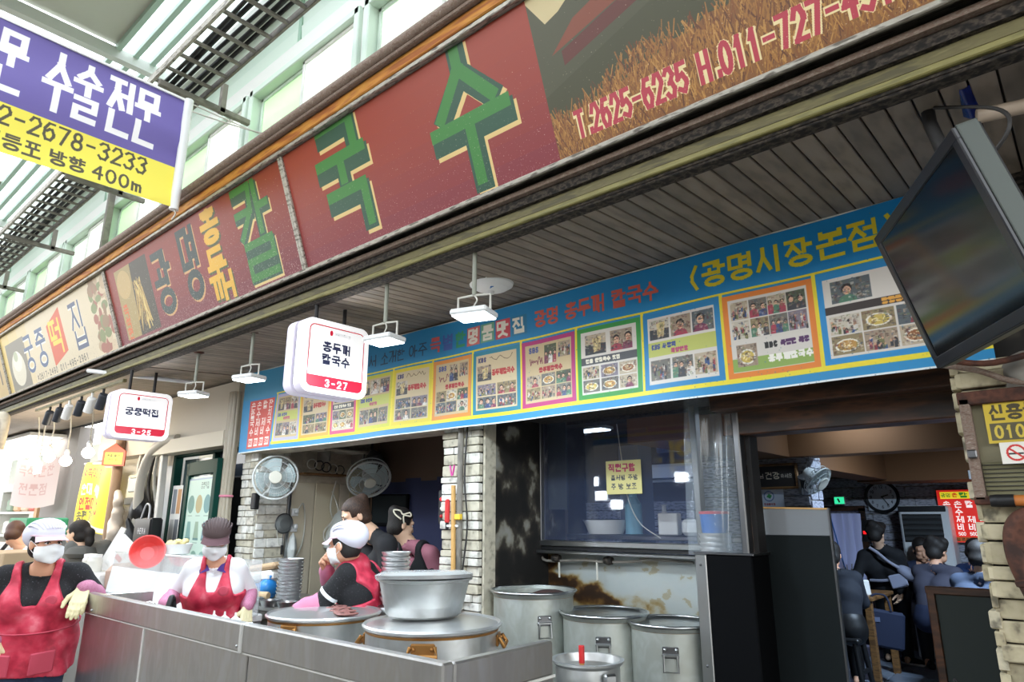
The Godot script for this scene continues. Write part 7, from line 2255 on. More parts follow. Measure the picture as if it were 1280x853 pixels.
func counter() -> void:
	var c := thing("steel_counter", "long stainless steel market counter with a raised rim facing the street", "counter", Vector3(-2.96, 0, -1.45))
	part(c, "front_panel", bx(1.80, 0.93, 0.03, 0.004), M.stainless, Vector3(-0.54 - 0.0, 0.475, 0.0))
	part(c, "front_panel", bx(1.10, 0.93, 0.03, 0.004), M.stainless, Vector3(0.92, 0.475, 0.0))
	part(c, "panel_seam", bx(0.012, 0.93, 0.006), hexm("d8d8d4", 0.5, 0.6), Vector3(-0.62, 0.475, 0.017))
	part(c, "rim_board", bx(1.78, 0.105, 0.04, 0.006), M.stainless, Vector3(-0.57, 0.997, 0.008))
	part(c, "rim_board", bx(1.13, 0.105, 0.04, 0.006), M.stainless, Vector3(0.895, 0.997, 0.008))
	part(c, "rim_joint", bx(0.02, 0.11, 0.05, 0.004), hexm("c8c8c4", 0.5, 0.6), Vector3(0.325, 0.995, 0.01))
	part(c, "seam_line", bx(2.92, 0.008, 0.008), hexm("cfcfc9", 0.6, 0.4), Vector3(0, 0.943, 0.018))
	part(c, "corner_post", bx(0.045, 1.05, 0.045, 0.006), M.stainless, Vector3(1.445, 0.525, 0.008))
	part(c, "side_panel", bx(0.03, 0.93, 0.46, 0.004), M.stainless, Vector3(1.46, 0.475, -0.24))
	part(c, "side_rim", bx(0.04, 0.105, 0.46, 0.006), M.stainless, Vector3(1.455, 0.997, -0.24))
	part(c, "side_seam", bx(0.008, 0.008, 0.46), hexm("cfcfc9", 0.6, 0.4), Vector3(1.478, 0.943, -0.24))
	part(c, "end_panel", bx(0.03, 1.03, 0.34, 0.004), M.stainless, Vector3(-1.455, 0.515, -0.17))
	part(c, "work_top", bx(2.2, 0.03, 1.14, 0.004), M.stainless, Vector3(0.35, 0.72, -0.57))
	part(c, "work_top", bx(0.7, 0.03, 0.33, 0.004), M.stainless, Vector3(-1.1, 0.72, -0.17))
	part(c, "back_panel", bx(2.2, 0.7, 0.03, 0.004), M.steel_dark, Vector3(0.35, 0.36, -1.13))
	for x in [-1.3, 0.3, 1.42]:
		part(c, "rivet", ball(0.006, 8), M.steel, Vector3(x, 0.965, 0.03))
	# pots
	wide_pot("wide lidded pot at the counter corner with the basin on it", Vector3(-2.365, 0.735, -2.18), 0.307, 0.255, [0.70, -0.95, 2.2])
	wide_pot("wide lidded pot on counter behind the first, meat on its lid", Vector3(-3.35, 0.735, -2.28), 0.305, 0.205, [0.35, 2.6])
	var meat := Blob.new()
	for i in 9:
		meat.ell(Vector3(-0.16 + i * 0.04, 0.006, 0.02 * sin(i * 2.2)), Vector3(0.035, 0.008, 0.05 + 0.012 * sin(i * 1.7)))
	solo("meat_slab", "flat brown red piece of meat lying on the far pot lid", "meat", Flesh.new().add(meat, 0.007, 0.006).mesh(), hexm("8a5a54", 0.5), Vector3(-3.25, 0.956, -2.32), Vector3(0, -30, 0))
	# dented aluminium basin with a film-like lid
	var b := thing("aluminium_basin", "dented aluminium basin standing on the lid of corner pot", "basin", Vector3(-2.45, 1.018, -2.20))
	var r := 0.212
	part(b, "basin_body", lathe([Vector2(0, 0), Vector2(r * 0.74, 0), Vector2(r * 0.80, 0.012), Vector2(r * 0.86, 0.06), Vector2(r * 0.95, 0.16), Vector2(r * 0.98, 0.19), Vector2(r * 1.04, 0.195), Vector2(r * 1.05, 0.205), Vector2(r * 0.98, 0.208), Vector2(r * 0.92, 0.14), Vector2(r * 0.75, 0.02), Vector2(0, 0.015)], 56), M.aluminium)
	b.scale = Vector3(1, 0.80, 1)
	part(b, "cover", lathe([Vector2(r * 1.06, 0.202), Vector2(r * 1.075, 0.222), Vector2(r * 0.9, 0.24), Vector2(r * 0.5, 0.243), Vector2(0, 0.238)], 56), hexm("cdd0d0", 0.25, 0.6), Vector3(0, 0, 0), Vector3(-2, 0, 3))
	# inner steam tub with a round hole, behind the left end
	var s := thing("steam_tub", "dark steel steam tub with round black opening inside the counter", "tub", Vector3(-4.07, 0.735, -1.62))
	part(s, "tub_box", bx(0.55, 0.19, 0.25, 0.01), M.steam_grey, Vector3(0.05, 0.1, 0))
	part(s, "opening_ring", tube(range(24).map(func(k): return Vector3(0.075 * cos(TAU * k / 24), 0.08 * sin(TAU * k / 24), 0)), 0.008, 6, true), M.chrome, Vector3(0.02, 0.2, 0.02), Vector3(-35, 20, 0))
	part(s, "opening", lathe([Vector2(0, 0), Vector2(0.075, 0.0), Vector2(0.06, 0.02), Vector2(0, 0.02)], 24), M.black, Vector3(0.02, 0.2, 0.02), Vector3(55, 20, 0))
	part(s, "hose", wire([Vector3(0.25, 0.1, 0.02), Vector3(0.28, 0.25, 0.0), Vector3(0.24, 0.30, -0.04), Vector3(0.22, 0.1, -0.08)], 0.016), M.black)
	for i in 3:
		solo("garlic_bulb", ["left white garlic bulb beside the far wide pot", "middle white garlic bulb beside the far wide pot", "right white garlic bulb beside the far wide pot"][i], "garlic", lathe([Vector2(0, 0), Vector2(0.03, 0.004), Vector2(0.038, 0.025), Vector2(0.025, 0.048), Vector2(0.006, 0.062), Vector2(0.004, 0.08), Vector2(0, 0.08)], 12), M.white, Vector3(-3.62 + i * 0.075, 0.90 + 0.0, -1.79 - i * 0.02))
	solo("steel_block", "steel ledge carrying the garlic inside the counter", "ledge", bx(0.5, 0.16, 0.3, 0.01), M.steel_dark, Vector3(-3.6, 0.82, -1.78))
	solo("pink_tub", "small clear pink tub between the red vest and basin", "tub", lathe([Vector2(0, 0), Vector2(0.09, 0), Vector2(0.1, 0.1), Vector2(0.104, 0.105), Vector2(0, 0.105)], 24), hexm("d3a0a4", 0.35), Vector3(-3.18, 0.885, -2.90))
	# small pot by the counter's corner with a wooden ladle
	var sp := thing("ladle_pot", "open aluminium pot with red tipped ladle at counter corner", "pot", Vector3(-1.95, 0, -2.78))
	part(sp, "pot_body", lathe([Vector2(0, 0.45), Vector2(0.14, 0.45), Vector2(0.148, 0.47), Vector2(0.15, 0.79), Vector2(0.168, 0.805), Vector2(0.17, 0.815), Vector2(0.15, 0.815), Vector2(0.14, 0.78), Vector2(0.136, 0.62), Vector2(0, 0.62)], 40), M.aluminium)
	part(sp, "stand", lathe([Vector2(0, 0), Vector2(0.2, 0), Vector2(0.2, 0.43), Vector2(0.15, 0.45), Vector2(0, 0.45)], 28), M.grime)
	part(sp, "bracket", bx(0.06, 0.04, 0.03, 0.008), M.steel, Vector3(0.16, 0.76, 0.06), Vector3(0, 60, 0))
	var ld := thing("wooden_ladle", "wooden ladle with a red taped end standing in small pot", "ladle", Vector3(-1.99, 0.63, -2.79))
	part(ld, "handle", rod(Vector3(0, 0, 0), Vector3(0.0, 0.17, 0), 0.012), M.wood_pale)
	part(ld, "red_tape", rod(Vector3(0, 0.16, 0), Vector3(0.0, 0.235, 0), 0.0145), M.red)
	# prep table behind the left end with the clear display case
	var t := thing("display_table", "white topped stall table behind the brown capped worker", "table", Vector3(-6.05, 0, -2.4))
	part(t, "table_top", bx(3.0, 0.05, 0.4, 0.008), M.white, Vector3(0, 0.78, 0))
	part(t, "skirt", bx(3.0, 0.7, 0.03), M.steel, Vector3(0, 0.40, 0.17))
	for sx in [-1.0, 1.0]:
		part(t, "leg", bx(0.05, 0.76, 0.05), M.steel_dark, Vector3(sx * 1.4, 0.38, -0.15))
	var dc := thing("display_case", "clear acrylic display case on the white stall table", "display case", Vector3(-5.55, 0.805, -2.42))
	part(dc, "front_board", bx(2.1, 0.24, 0.012, 0.003), hexm("dfe2e4", 0.35), Vector3(0, 0.12, 0.12), Vector3(-8, 0, 0))
	part(dc, "front_pane", bx(2.1, 0.13, 0.006), M.acrylic, Vector3(0, 0.30, 0.10))
	part(dc, "back_pane", bx(2.1, 0.36, 0.006), M.acrylic, Vector3(0, 0.18, -0.11))
	for sx in [-1.0, 0.12, 1.0]:
		part(dc, "end_pane", bx(0.006, 0.36, 0.22), M.acrylic, Vector3(sx * 1.05, 0.18, 0))
	part(dc, "top_edge", bx(2.1, 0.012, 0.02, 0.003), M.paint_white, Vector3(0, 0.365, 0.10))
	part(dc, "top_shelf", bx(1.1, 0.01, 0.22, 0.003), M.acrylic, Vector3(-0.45, 0.36, 0))
	var bk := thing("red_basket", "round red plastic basket leaning against the display case front", "basket", Vector3(-5.62, 1.198, -2.20))
	part(bk, "bowl", lathe([Vector2(0, -0.07), Vector2(0.055, -0.068), Vector2(0.082, -0.045), Vector2(0.115, 0.0), Vector2(0.123, 0.003), Vector2(0.126, 0.009), Vector2(0.117, 0.009), Vector2(0.076, -0.04), Vector2(0.05, -0.06), Vector2(0, -0.062)], 36), hexm("d8433f", 0.4)).basis = Basis(Vector3(0.36, 0, -0.93), Vector3(0.9, 0.25, 0.36).normalized(), Vector3(-0.24, 0.97, -0.09).normalized()).orthonormalized()
	var hold := thing("foam_tub", "white tub of pale fritters on top of the display case", "tub", Vector3(-5.62, 1.176, -2.42))
	part(hold, "tub", lathe([Vector2(0, 0), Vector2(0.09, 0), Vector2(0.115, 0.075), Vector2(0.11, 0.075), Vector2(0.085, 0.01), Vector2(0, 0.01)], 24), M.white)
	var fr := Blob.new()
	for i in 10:
		fr.ell(Vector3(0.06 * cos(i * 2.4), 0.075 + 0.01 * (i % 3), 0.06 * sin(i * 2.4)), Vector3(0.035, 0.02, 0.025))
	stuff(part(hold, "fritters", Flesh.new().add(fr, 0.01, 0.01).mesh(), hexm("d9c98f", 0.7)))
	var bx1 := thing("foam_box", "white foam box with an open printed lid by ponytail woman", "box", Vector3(-7.15, 0.805, -2.4), 10)
	part(bx1, "box_body", bx(0.62, 0.16, 0.34, 0.012), M.white, Vector3(0, 0.08, 0))
	part(bx1, "open_lid", bx(0.36, 0.30, 0.02, 0.006), M.white, Vector3(0.15, 0.30, -0.10), Vector3(-18, 0, -22))
	part(bx1, "red_print", bx(0.12, 0.04, 0.004), hexm("c95a68", 0.6), Vector3(0.13, 0.28, -0.083), Vector3(-18, 0, -22))
	for i in 2:
		var p := Vector3(-7.32 + i * 0.14, 0.965, -2.36)
		var jr := thing("plastic_jar", ["left lidded clear jar of rice cakes on the foam box", "right lidded clear jar of rice cakes on the foam box"][i], "jar", p)
		part(jr, "jar", lathe([Vector2(0, 0), Vector2(0.06, 0), Vector2(0.062, 0.1), Vector2(0.05, 0.13), Vector2(0, 0.13)], 20), hexm("d9d6cc", 0.3))
		part(jr, "lid", lathe([Vector2(0, 0.13), Vector2(0.054, 0.13), Vector2(0.054, 0.155), Vector2(0, 0.16)], 20), M.white)
	solo("snack_bag", "clear bag of reddish snacks beside the foam box", "bag", bx(0.4, 0.26, 0.18, 0.06), hexm("b99b8a", 0.4), Vector3(-6.7, 0.93, -2.46), Vector3(0, 14, 4))
	solo("steel_grill_tray", "dark steel tray at the front edge of the white stall table", "tray", bx(0.6, 0.05, 0.3, 0.01), M.steel_dark, Vector3(-6.75, 0.815, -2.27))
	# left front: carton and table near the men at the edge
	solo("brown_carton", "brown cardboard carton behind the worker in the white cap", "box", bx(0.7, 0.34, 0.5, 0.008), hexm("b79f80", 0.85), Vector3(-8.0, 0.97, -1.9), Vector3(0, 14, 0))
	var t2 := thing("stall_table", "stall table carrying the brown carton further along the street", "table", Vector3(-8.3, 0, -1.95))
	part(t2, "table_top", bx(1.6, 0.05, 0.8, 0.008), M.white, Vector3(0, 0.775, 0))
	for sx in [-1.0, 1.0]:
		for sz in [-1.0, 1.0]:
			part(t2, "leg", bx(0.05, 0.75, 0.05), M.steel_dark, Vector3(sx * 0.7, 0.375, sz * 0.33))
	# a thin breath of steam over the tub
	var fog := FogVolume.new()
	fog.size = Vector3(1.0, 0.55, 0.5)
	fog.shape = RenderingServer.FOG_VOLUME_SHAPE_ELLIPSOID
	var fm := FogMaterial.new()
	fm.density = 0.35
	fm.albedo = Color(0.95, 0.95, 0.97)
	fog.material = fm
	fog.position = Vector3(-4.75, 1.0, -1.95)
	put(fog, "steam")
	fog.set_meta("kind", "stuff")
	tag(fog, "thin white steam drifting over the tub inside the counter", "steam")
	fog.set_meta("kind", "stuff")

# ---------------------------------------------------------------- the rice cake stall and the lit stalls further along
func neighbour() -> void:
	slab("wall_stall", Vector3(-20, 0, -4.6), Vector3(-7.7, 2.8, -4.4), hexm("cfc9c0", 0.8))
	slab("wall_stall", Vector3(-9.3, 0, -3.4), Vector3(-7.62, 2.5, -3.2), hexm("b9b5ab", 0.85))
	slab("wall_shutter", Vector3(-9.6, 2.15, -3.2), Vector3(-6.05, 2.72, -3.0), hexm("c9c2b4", 0.8))
	slab("trim_18", Vector3(-7.75, 2.10, -3.08), Vector3(-6.1, 2.24, -2.92), hexm("d8d0be", 0.7))
	# green framed shop door with a glass leaf and a printed picture chart
	var d := struct("door_2", bx(0.07, 2.1, 0.08, 0.005), M.green_door, Vector3(-7.48, 1.05, -3.12))
	part(d, "door_frame", bx(1.5, 0.07, 0.08, 0.005), M.green_door, Vector3(0.72, 1.06, 0))
	part(d, "door_frame", bx(0.05, 2.1, 0.08, 0.005), M.green_door, Vector3(0.85, 0, -0.02))
	part(d, "pane", bx(0.72, 1.9, 0.01), mat(Color("4a5a5c"), 0.1), Vector3(0.43, 0.05, -0.05))
	part(d, "transom_pane", bx(0.62, 0.25, 0.01), mat(Color("4a5360"), 0.08), Vector3(1.18, 0.9, -0.04))
	part(d, "dark_gap", bx(1.45, 2.0, 0.02), M.dark, Vector3(0.72, 0, -0.14))
	var lf := struct("door_3", bx(0.09, 1.98, 0.05, 0.005), M.green_door, Vector3(-6.83, 0.99, -2.98), Vector3(0, -6, 0))
	part(lf, "door_rail", bx(0.8, 0.13, 0.05, 0.005), M.green_door, Vector3(0.36, 0.925, 0))
	part(lf, "door_stile", bx(0.09, 1.98, 0.05, 0.005), M.green_door, Vector3(0.74, 0, 0))
	part(lf, "pane", bx(0.68, 1.75, 0.01), hexm("9fbcae", 0.4), Vector3(0.37, -0.03, -0.005))
	var cv := Canvas.new(0.8, 0.85, 300, Color("b9d2c4"))
	write(cv, "궁중떡집", 0.42, 0.04, 0.06, 0.006, Color("5f6f66"), 1.0, 0.08)
	cv.rect(0, 0, 0.8, 0.012, Color("8a9fb5"))
	for i in 3:
		cv.ell(0.15 + i * 0.26, 0.24, 0.105, 0.085, [Color("5c8a80"), Color("a79a6c"), Color("5f8f8f")][i])
		cv.poly(PackedVector2Array([Vector2(0.07 + i * 0.26, 0.56), Vector2(0.10 + i * 0.26, 0.40), Vector2(0.2 + i * 0.26, 0.40), Vector2(0.24 + i * 0.26, 0.56)]), [Color("6f9a93"), Color("86a08a"), Color("6c9098")][i])
		cv.rect(0.07 + i * 0.26, 0.545, 0.17, 0.02, Color("4f7a78"))
		cv.ell(0.15 + i * 0.26, 0.72, 0.1, 0.06, [Color("5c8a90"), Color("6f9a88"), Color("7aa39b")][i])
		for j in 3:
			cv.rect(0.08 + i * 0.26, 0.345 + j * 0.24, 0.14, 0.008, Color("7d978b"))
	part(lf, "picture_chart", sheet(0.66, 0.85), print_tex(cv, 0.6), Vector3(0.37, 0.40, 0.01))
	cv = Canvas.new(0.24, 0.5, 200, Color("dcdcd6"))
	for i in 6:
		cv.rect(0.02 + (i % 2) * 0.11, 0.02 + (i / 2) * 0.16, 0.09, 0.13, [Color("7a8088"), Color("b9895a"), Color("a9a9a4"), Color("6f747a"), Color("e8e8e4"), Color("c9c9c2")][i])
	solo("flyer", "strip of small flyers on the dark glass beside the green door leaf", "poster", sheet(0.24, 0.95), print_tex(cv, 0.6), Vector3(-7.28, 1.30, -3.07))
	# gathered clear plastic curtain tied with pink cord
	var pc := thing("plastic_curtain", "gathered clear plastic curtain tied with pink cord by left pillar", "curtain", Vector3(-6.05, 0.9, -2.98))
	var cst := st_new()
	for i in 9:
		var a := TAU * i / 9
		var x := 0.05 * cos(a)
		var z := 0.035 * sin(a)
		add_tube(cst, curve([Vector3(x * 1.0, 1.70, z), Vector3(x * 1.05, 1.25, z), Vector3(x * 0.8, 0.75, z), Vector3(x * 1.2, 0.4, z * 1.2), Vector3(x * 1.5, 0.0, z * 1.4)], 4), 0.024, 7)
	part(pc, "folds", done(cst), hexm("a59c8a", 0.25))
	part(pc, "pink_tie", tube(range(20).map(func(k): return Vector3(0.066 * cos(TAU * k / 20), 0.74, 0.054 * sin(TAU * k / 20))), 0.012, 6, true), hexm("cf7f92", 0.6))
	part(pc, "bow", wire([Vector3(-0.06, 0.74, 0.05), Vector3(-0.12, 0.76, 0.06), Vector3(-0.15, 0.73, 0.06)], 0.012), hexm("cf7f92", 0.6))
	solo("curtain_pole", "white plastic pole standing before the left stone pillar", "pole", rod(Vector3(-5.72, 0.0, -2.75), Vector3(-5.72, 1.22, -2.75), 0.022, 14), hexm("d9e6df", 0.4))
	# wall of meters, cables and bags
	var brown := thing("wrapped_post", "brown taped post standing left of the tangled meter boxes", "post", Vector3(-8.70, 0, -2.96))
	part(brown, "post", rod(Vector3(0, 0, 0), Vector3(-0.05, 2.45, 0), 0.055, 16), hexm("8d7660", 0.7))
	part(brown, "red_band", lathe([Vector2(0.06, -0.03), Vector2(0.063, 0), Vector2(0.06, 0.03)], 16), hexm("b0584a", 0.6), Vector3(-0.02, 1.05, 0))
	cv = Canvas.new(0.26, 0.2, 400, Color("e3d24e"))
	write(cv, "복을 열어", 0.03, 0.03, 0.04, 0.006, Color("4a4a2e"), 1.0, 0.08)
	write(cv, "주는 집", 0.05, 0.1, 0.04, 0.006, Color("4a4a2e"), 1.0, 0.08)
	var hs := thing("house_sign", "small red house shaped sign with yellow face under lit sign", "sign", Vector3(-8.60, 2.12, -2.86), 50.0)
	part(hs, "house_board", extrude(PackedVector2Array([Vector2(-0.12, -0.09), Vector2(0.12, -0.09), Vector2(0.12, 0.08), Vector2(0, 0.17), Vector2(-0.12, 0.08)]), 0.03), hexm("c9563f", 0.5))
	part(hs, "printed_face", sheet(0.19, 0.135), print_tex(cv), Vector3(0, -0.005, 0.018))
	var mb := thing("meter_box", "weathered electric meter box wrapped in cables on the stall wall", "meter box", Vector3(-8.3, 1.75, -3.08))
	part(mb, "case", bx(0.34, 0.36, 0.18, 0.02), hexm("b5b09a", 0.6))
	part(mb, "glass", bx(0.22, 0.16, 0.02, 0.01), hexm("5a6058", 0.15), Vector3(0.02, 0.06, 0.09))
	part(mb, "lower_cover", bx(0.28, 0.08, 0.03, 0.008), hexm("4a4a40", 0.6), Vector3(0, -0.12, 0.09))
	solo("grey_box", "beige grey switch box below the meter box", "box", bx(0.38, 0.5, 0.2, 0.012), hexm("b0a48f", 0.7), Vector3(-8.38, 1.28, -3.05), Vector3(0, 8, 0))
	for i in 7:
		var x := -8.35 + i * 0.085
		solo("wall_cable", "%s black cable hanging down the stall wall by the meter" % ["first", "second", "third", "fourth", "fifth", "sixth", "seventh"][i], "cable", wire([Vector3(x, 2.5, -3.12), Vector3(x + 0.05 * sin(i * 2.0), 2.1, -3.05), Vector3(x - 0.12 + 0.05 * cos(i * 3.0), 1.8, -3.08), Vector3(x + 0.08 * sin(i * 1.3), 1.45, -3.1)], 0.018), M.cable if i % 3 else M.cable_pale, Vector3.ZERO, Vector3.ZERO, "cables on the stall wall")
	var pipe := thing("white_duct", "pale bent duct running under the shutter to the stall wall", "duct", Vector3(-7.72, 2.1, -2.93))
	part(pipe, "duct", tube(curve([Vector3(-0.25, -0.9, -0.05), Vector3(-0.2, -0.3, 0), Vector3(-0.05, 0.0, 0), Vector3(0.25, 0.12, 0), Vector3(0.5, 0.15, -0.05)], 5), 0.05, 14), hexm("b7b2a6", 0.6))
	part(pipe, "post", bx(0.07, 1.2, 0.06, 0.006), hexm("d0cec6", 0.6), Vector3(0.22, -0.5, -0.06), Vector3(0, 0, 4))
	solo("partition_sheet", "pale grey sheet panel beside the green door frame", "panel", bx(0.34, 1.5, 0.03, 0.006), hexm("c0c4c6", 0.5), Vector3(-7.74, 1.25, -3.12))
	var pb := Blob.new()
	pb.ell(Vector3(0, 0, 0), Vector3(0.13, 0.17, 0.09))
	pb.cap(Vector3(0.02, 0.1, 0), Vector3(0.05, 0.26, 0), 0.06, 0.02)
	pb.cap(Vector3(-0.07, 0.02, 0), Vector3(-0.12, -0.12, 0.02), 0.06, 0.05)
	var pbm := Flesh.new().add(pb, 0.016, 0.02).mesh()
	solo("black_plastic_bag", "black plastic bag hung high on the stall wall", "bag", pbm, M.bag_black, Vector3(-8.0, 1.52, -2.98), Vector3.ZERO, "black plastic bags")
	solo("black_plastic_bag", "black plastic bag lying low behind the white sheet corner", "bag", pbm, M.bag_black, Vector3(-7.92, 1.18, -2.95), Vector3(0, 60, 30), "black plastic bags")
	var hb := thing("black_shopper", "glossy black shopping bag with white lettering on the display", "bag", Vector3(-7.42, 1.28, -2.88), -4)
	cv = Canvas.new(0.46, 0.32, 300, Color("17171a"))
	write(cv, "HERA", 0.12, 0.09, 0.06, 0.010, Color("c9c9cc"), 1.2, 0.3)
	cv.rect(0.18, 0.19, 0.1, 0.012, Color("77777a"))
	part(hb, "bag_body", bx(0.48, 0.34, 0.12, 0.02), M.bag_black)
	part(hb, "printed_face", sheet(0.46, 0.32), print_tex(cv, 0.3), Vector3(0, 0, 0.063))
	part(hb, "strap", wire([Vector3(-0.1, 0.16, 0.05), Vector3(-0.02, 0.3, 0.04), Vector3(0.1, 0.28, 0.04), Vector3(0.14, 0.16, 0.05)], 0.01), hexm("b9b9ba", 0.5))
	solo("white_sheet_corner", "white sheet corner sticking up beside the black bags", "sheet", extrude(PackedVector2Array([Vector2(-0.22, -0.2), Vector2(0.1, -0.26), Vector2(0.22, 0.2), Vector2(0.14, 0.22)]), 0.012), M.white, Vector3(-7.82, 1.14, -2.7), Vector3(0, 10, 0))
	# tall clear bags of snacks by the post
	var sn := Blob.new()
	for i in 8:
		sn.cap(Vector3(0.03 * sin(i * 2.0), i * 0.11, 0.02 * cos(i * 1.7)), Vector3(0.04 * sin(i * 2.6), i * 0.11 + 0.09, 0.02), 0.095 - 0.006 * i, 0.08 - 0.006 * i)
	solo("snack_sacks", "tall hanging clear sack of peach coloured snacks by the post", "sack", Flesh.new().add(sn, 0.02, 0.03).mesh(), hexm("cfc2b2", 0.3), Vector3(-8.30, 0.86, -2.88))
	# grey metal pillar, yellow price banner, pale banner
	slab("pillar_grey", Vector3(-12.8, 0, -3.5), Vector3(-11.5, 2.78, -3.3), hexm("8b8784", 0.6))
	slab("pillar", Vector3(-13.1, 0, -3.6), Vector3(-12.95, 2.75, -3.3), hexm("c9a37c", 0.6))
	cv = Canvas.new(1.0, 0.72, 200, Color("f0d92e"))
	write(cv, "떡볶이 5000", 0.1, 0.06, 0.12, 0.018, Color("d84a2a"), 0.9, 0.06)
	write(cv, "순대 4000", 0.1, 0.24, 0.13, 0.02, Color("e8f0e0"), 0.9, 0.06)
	write(cv, "인절미 1.0", 0.08, 0.40, 0.14, 0.022, Color("d8392a"), 0.9, 0.06)
	write(cv, "송편 7000", 0.05, 0.55, 0.12, 0.02, Color("5a5a3a"), 0.9, 0.06)
	cv.rect(0, 0.66, 1.0, 0.05, Color("eee6d2"))
	var yb := thing("price_banner", "bright yellow price banner with red figures by the post", "banner", Vector3(-9.45, 1.73, -2.98))
	part(yb, "printed_cloth", sheet(1.0, 0.78, 16, 4, func(u, v): return Vector3(0, -0.06 * u + 0.03 * sin(u * 5.0), 0.03 * sin(u * 9.0 + v * 2.0))), print_tex(cv))
	part(yb, "rod", rod(Vector3(-0.52, 0.4, 0), Vector3(0.52, 0.36, 0), 0.012), M.plastic_white)
	cv = Canvas.new(1.2, 0.9, 120, Color("e0c9c4"))
	write(cv, "즉석반찬", 0.1, 0.1, 0.22, 0.03, Color("d2a8a2"), 1.0, 0.1)
	write(cv, "전문점", 0.2, 0.45, 0.22, 0.03, Color("d2a8a2"), 1.0, 0.1)
	solo("pink_banner", "pale pink faded banner under the white tube lamps", "banner", sheet(1.0, 0.7, 8, 2, func(u, v): return Vector3(0, -0.05 * sin(u * PI), 0.02 * sin(u * 8.0))), print_tex(cv), Vector3(-12.15, 1.99, -3.02), Vector3(0, 20, 0))
	part(get_node("pink_banner"), "cord", rod(Vector3(-0.3, 0.34, 0), Vector3(-0.3, 0.78, 0), 0.008), M.cable_pale)
	var tb := thing("tube_fitting", "long bright white tube lamps over the stall at far end", "lamp", Vector3(-13.4, 2.42, -2.95))
	for i in 3:
		part(tb, "tube", bx(2.6, 0.04, 0.06, 0.015), glow(Color(1, 0.98, 0.95), 8.0), Vector3(0, i * 0.09, -0.12 * i))
	part(tb, "batten", bx(2.7, 0.05, 0.5, 0.006), M.white, Vector3(0, 0.26, -0.1))
	var l := AreaLight3D.new()
	l.area_size = Vector2(2.6, 0.3)
	l.light_color = Color(1, 0.97, 0.92)
	l.light_energy = 0.8
	l.shadow_enabled = true
	l.area_range = 14
	l.area_attenuation = 2.0
	l.rotation_degrees = Vector3(-60, 0, 0)
	l.position = Vector3(0, -0.06, 0.12)
	put(l, "tube_light", tb)
	var wl := thing("work_lamp", "bright square lamp panel low over the far bright stall", "lamp", Vector3(-10.9, 2.10, -2.7))
	part(wl, "panel", bx(0.26, 0.14, 0.03, 0.006), glow(Color(1, 1, 0.98), 5.0))
	part(wl, "lead", rod(Vector3(0, 0.07, 0), Vector3(0, 0.66, 0), 0.01), M.cable_pale)
	var wl2 := solo("grey_conduit_box", "grey pipe joint fixed under the far end of gutter", "pipe", tube(curve([Vector3(-0.3, 0.1, 0), Vector3(0, 0.06, 0), Vector3(0.04, -0.1, 0), Vector3(0.0, -0.3, 0)], 5), 0.05, 12), M.plaster, Vector3(-9.3, 2.5, -1.9))
	solo("diagonal_lamp", "pale diagonal tube lamp case under the far gutter", "lamp", bx(0.7, 0.06, 0.09, 0.01), hexm("d8d8e2", 0.4), Vector3(-9.8, 2.32, -1.7), Vector3(0, 20, 12))
	# bright goods at the far end
	var shelf := thing("stall_shelf", "bright far stall shelf full of goods behind the seated man", "shelf", Vector3(-14.9, 0, -3.85))
	for i in 4:
		part(shelf, "board", bx(3.4, 0.04, 0.5), M.paint_white, Vector3(0, 0.7 + i * 0.42, 0))
	for sx in [-1.0, 1.0]:
		part(shelf, "upright", bx(0.06, 2.1, 0.5), M.paint_white, Vector3(sx * 1.7, 1.05, 0))
	var cols := ["d8c0a8", "c96a5a", "e6e0d2", "b9b26a", "8ea08a", "dcae86"]
	var words := ["leftmost", "second", "third", "fourth", "fifth", "sixth"]
	for r in 3:
		for i in 6:
			solo("goods_box", "%s goods box on the %s board of the bright stall shelf" % [words[i], ["lower", "middle", "upper"][r]], "box", bx(0.36, 0.24, 0.3, 0.03), hexm(cols[(i + r * 2) % 6], 0.6), Vector3(-16.2 + i * 0.5, 0.845 + r * 0.42, -3.8), Vector3.ZERO, "boxes on the bright stall shelf")
	solo("red_awning", "red and white hanging cloth over the far left stall", "cloth", sheet(0.9, 0.9, 8, 1, func(u, v): return Vector3(0, 0, 0.04 * sin(u * 12.0))), hexm("d0706a", 0.8), Vector3(-14.2, 1.75, -2.5))
	solo("green_crate", "green plastic crate at the foot of the grey stall pillar", "crate", bx(0.9, 0.3, 0.5, 0.02), hexm("2f8a5c", 0.5), Vector3(-11.6, 1.30, -3.0))
	slab("stall_counter", Vector3(-16, 0, -3.25), Vector3(-9.6, 1.05, -2.95), hexm("d0cbc2", 0.6)).set_meta("kind", "thing")
	tag(get_node("stall_counter"), "pale counter of the bright stall at the far end", "counter")

# ---------------------------------------------------------------- people
func rotated(h: float, yaw: float, base: Vector3) -> Dictionary:
	var J := standing(h)
	var b := Basis(Vector3.UP, deg_to_rad(yaw))
	for k in J:
		J[k] = b * J[k]
	return J

func set_j(J: Dictionary, base: Vector3, over: Dictionary) -> Dictionary:   # joints given in the world
	for k in over:
		J[k] = over[k] - base
	return J

func facing(yaw: float, pitch := 0.0, roll := 0.0) -> Basis:
	return Basis(Vector3.UP, deg_to_rad(yaw)) * Basis(Vector3.RIGHT, deg_to_rad(pitch)) * Basis(Vector3.BACK, deg_to_rad(roll))

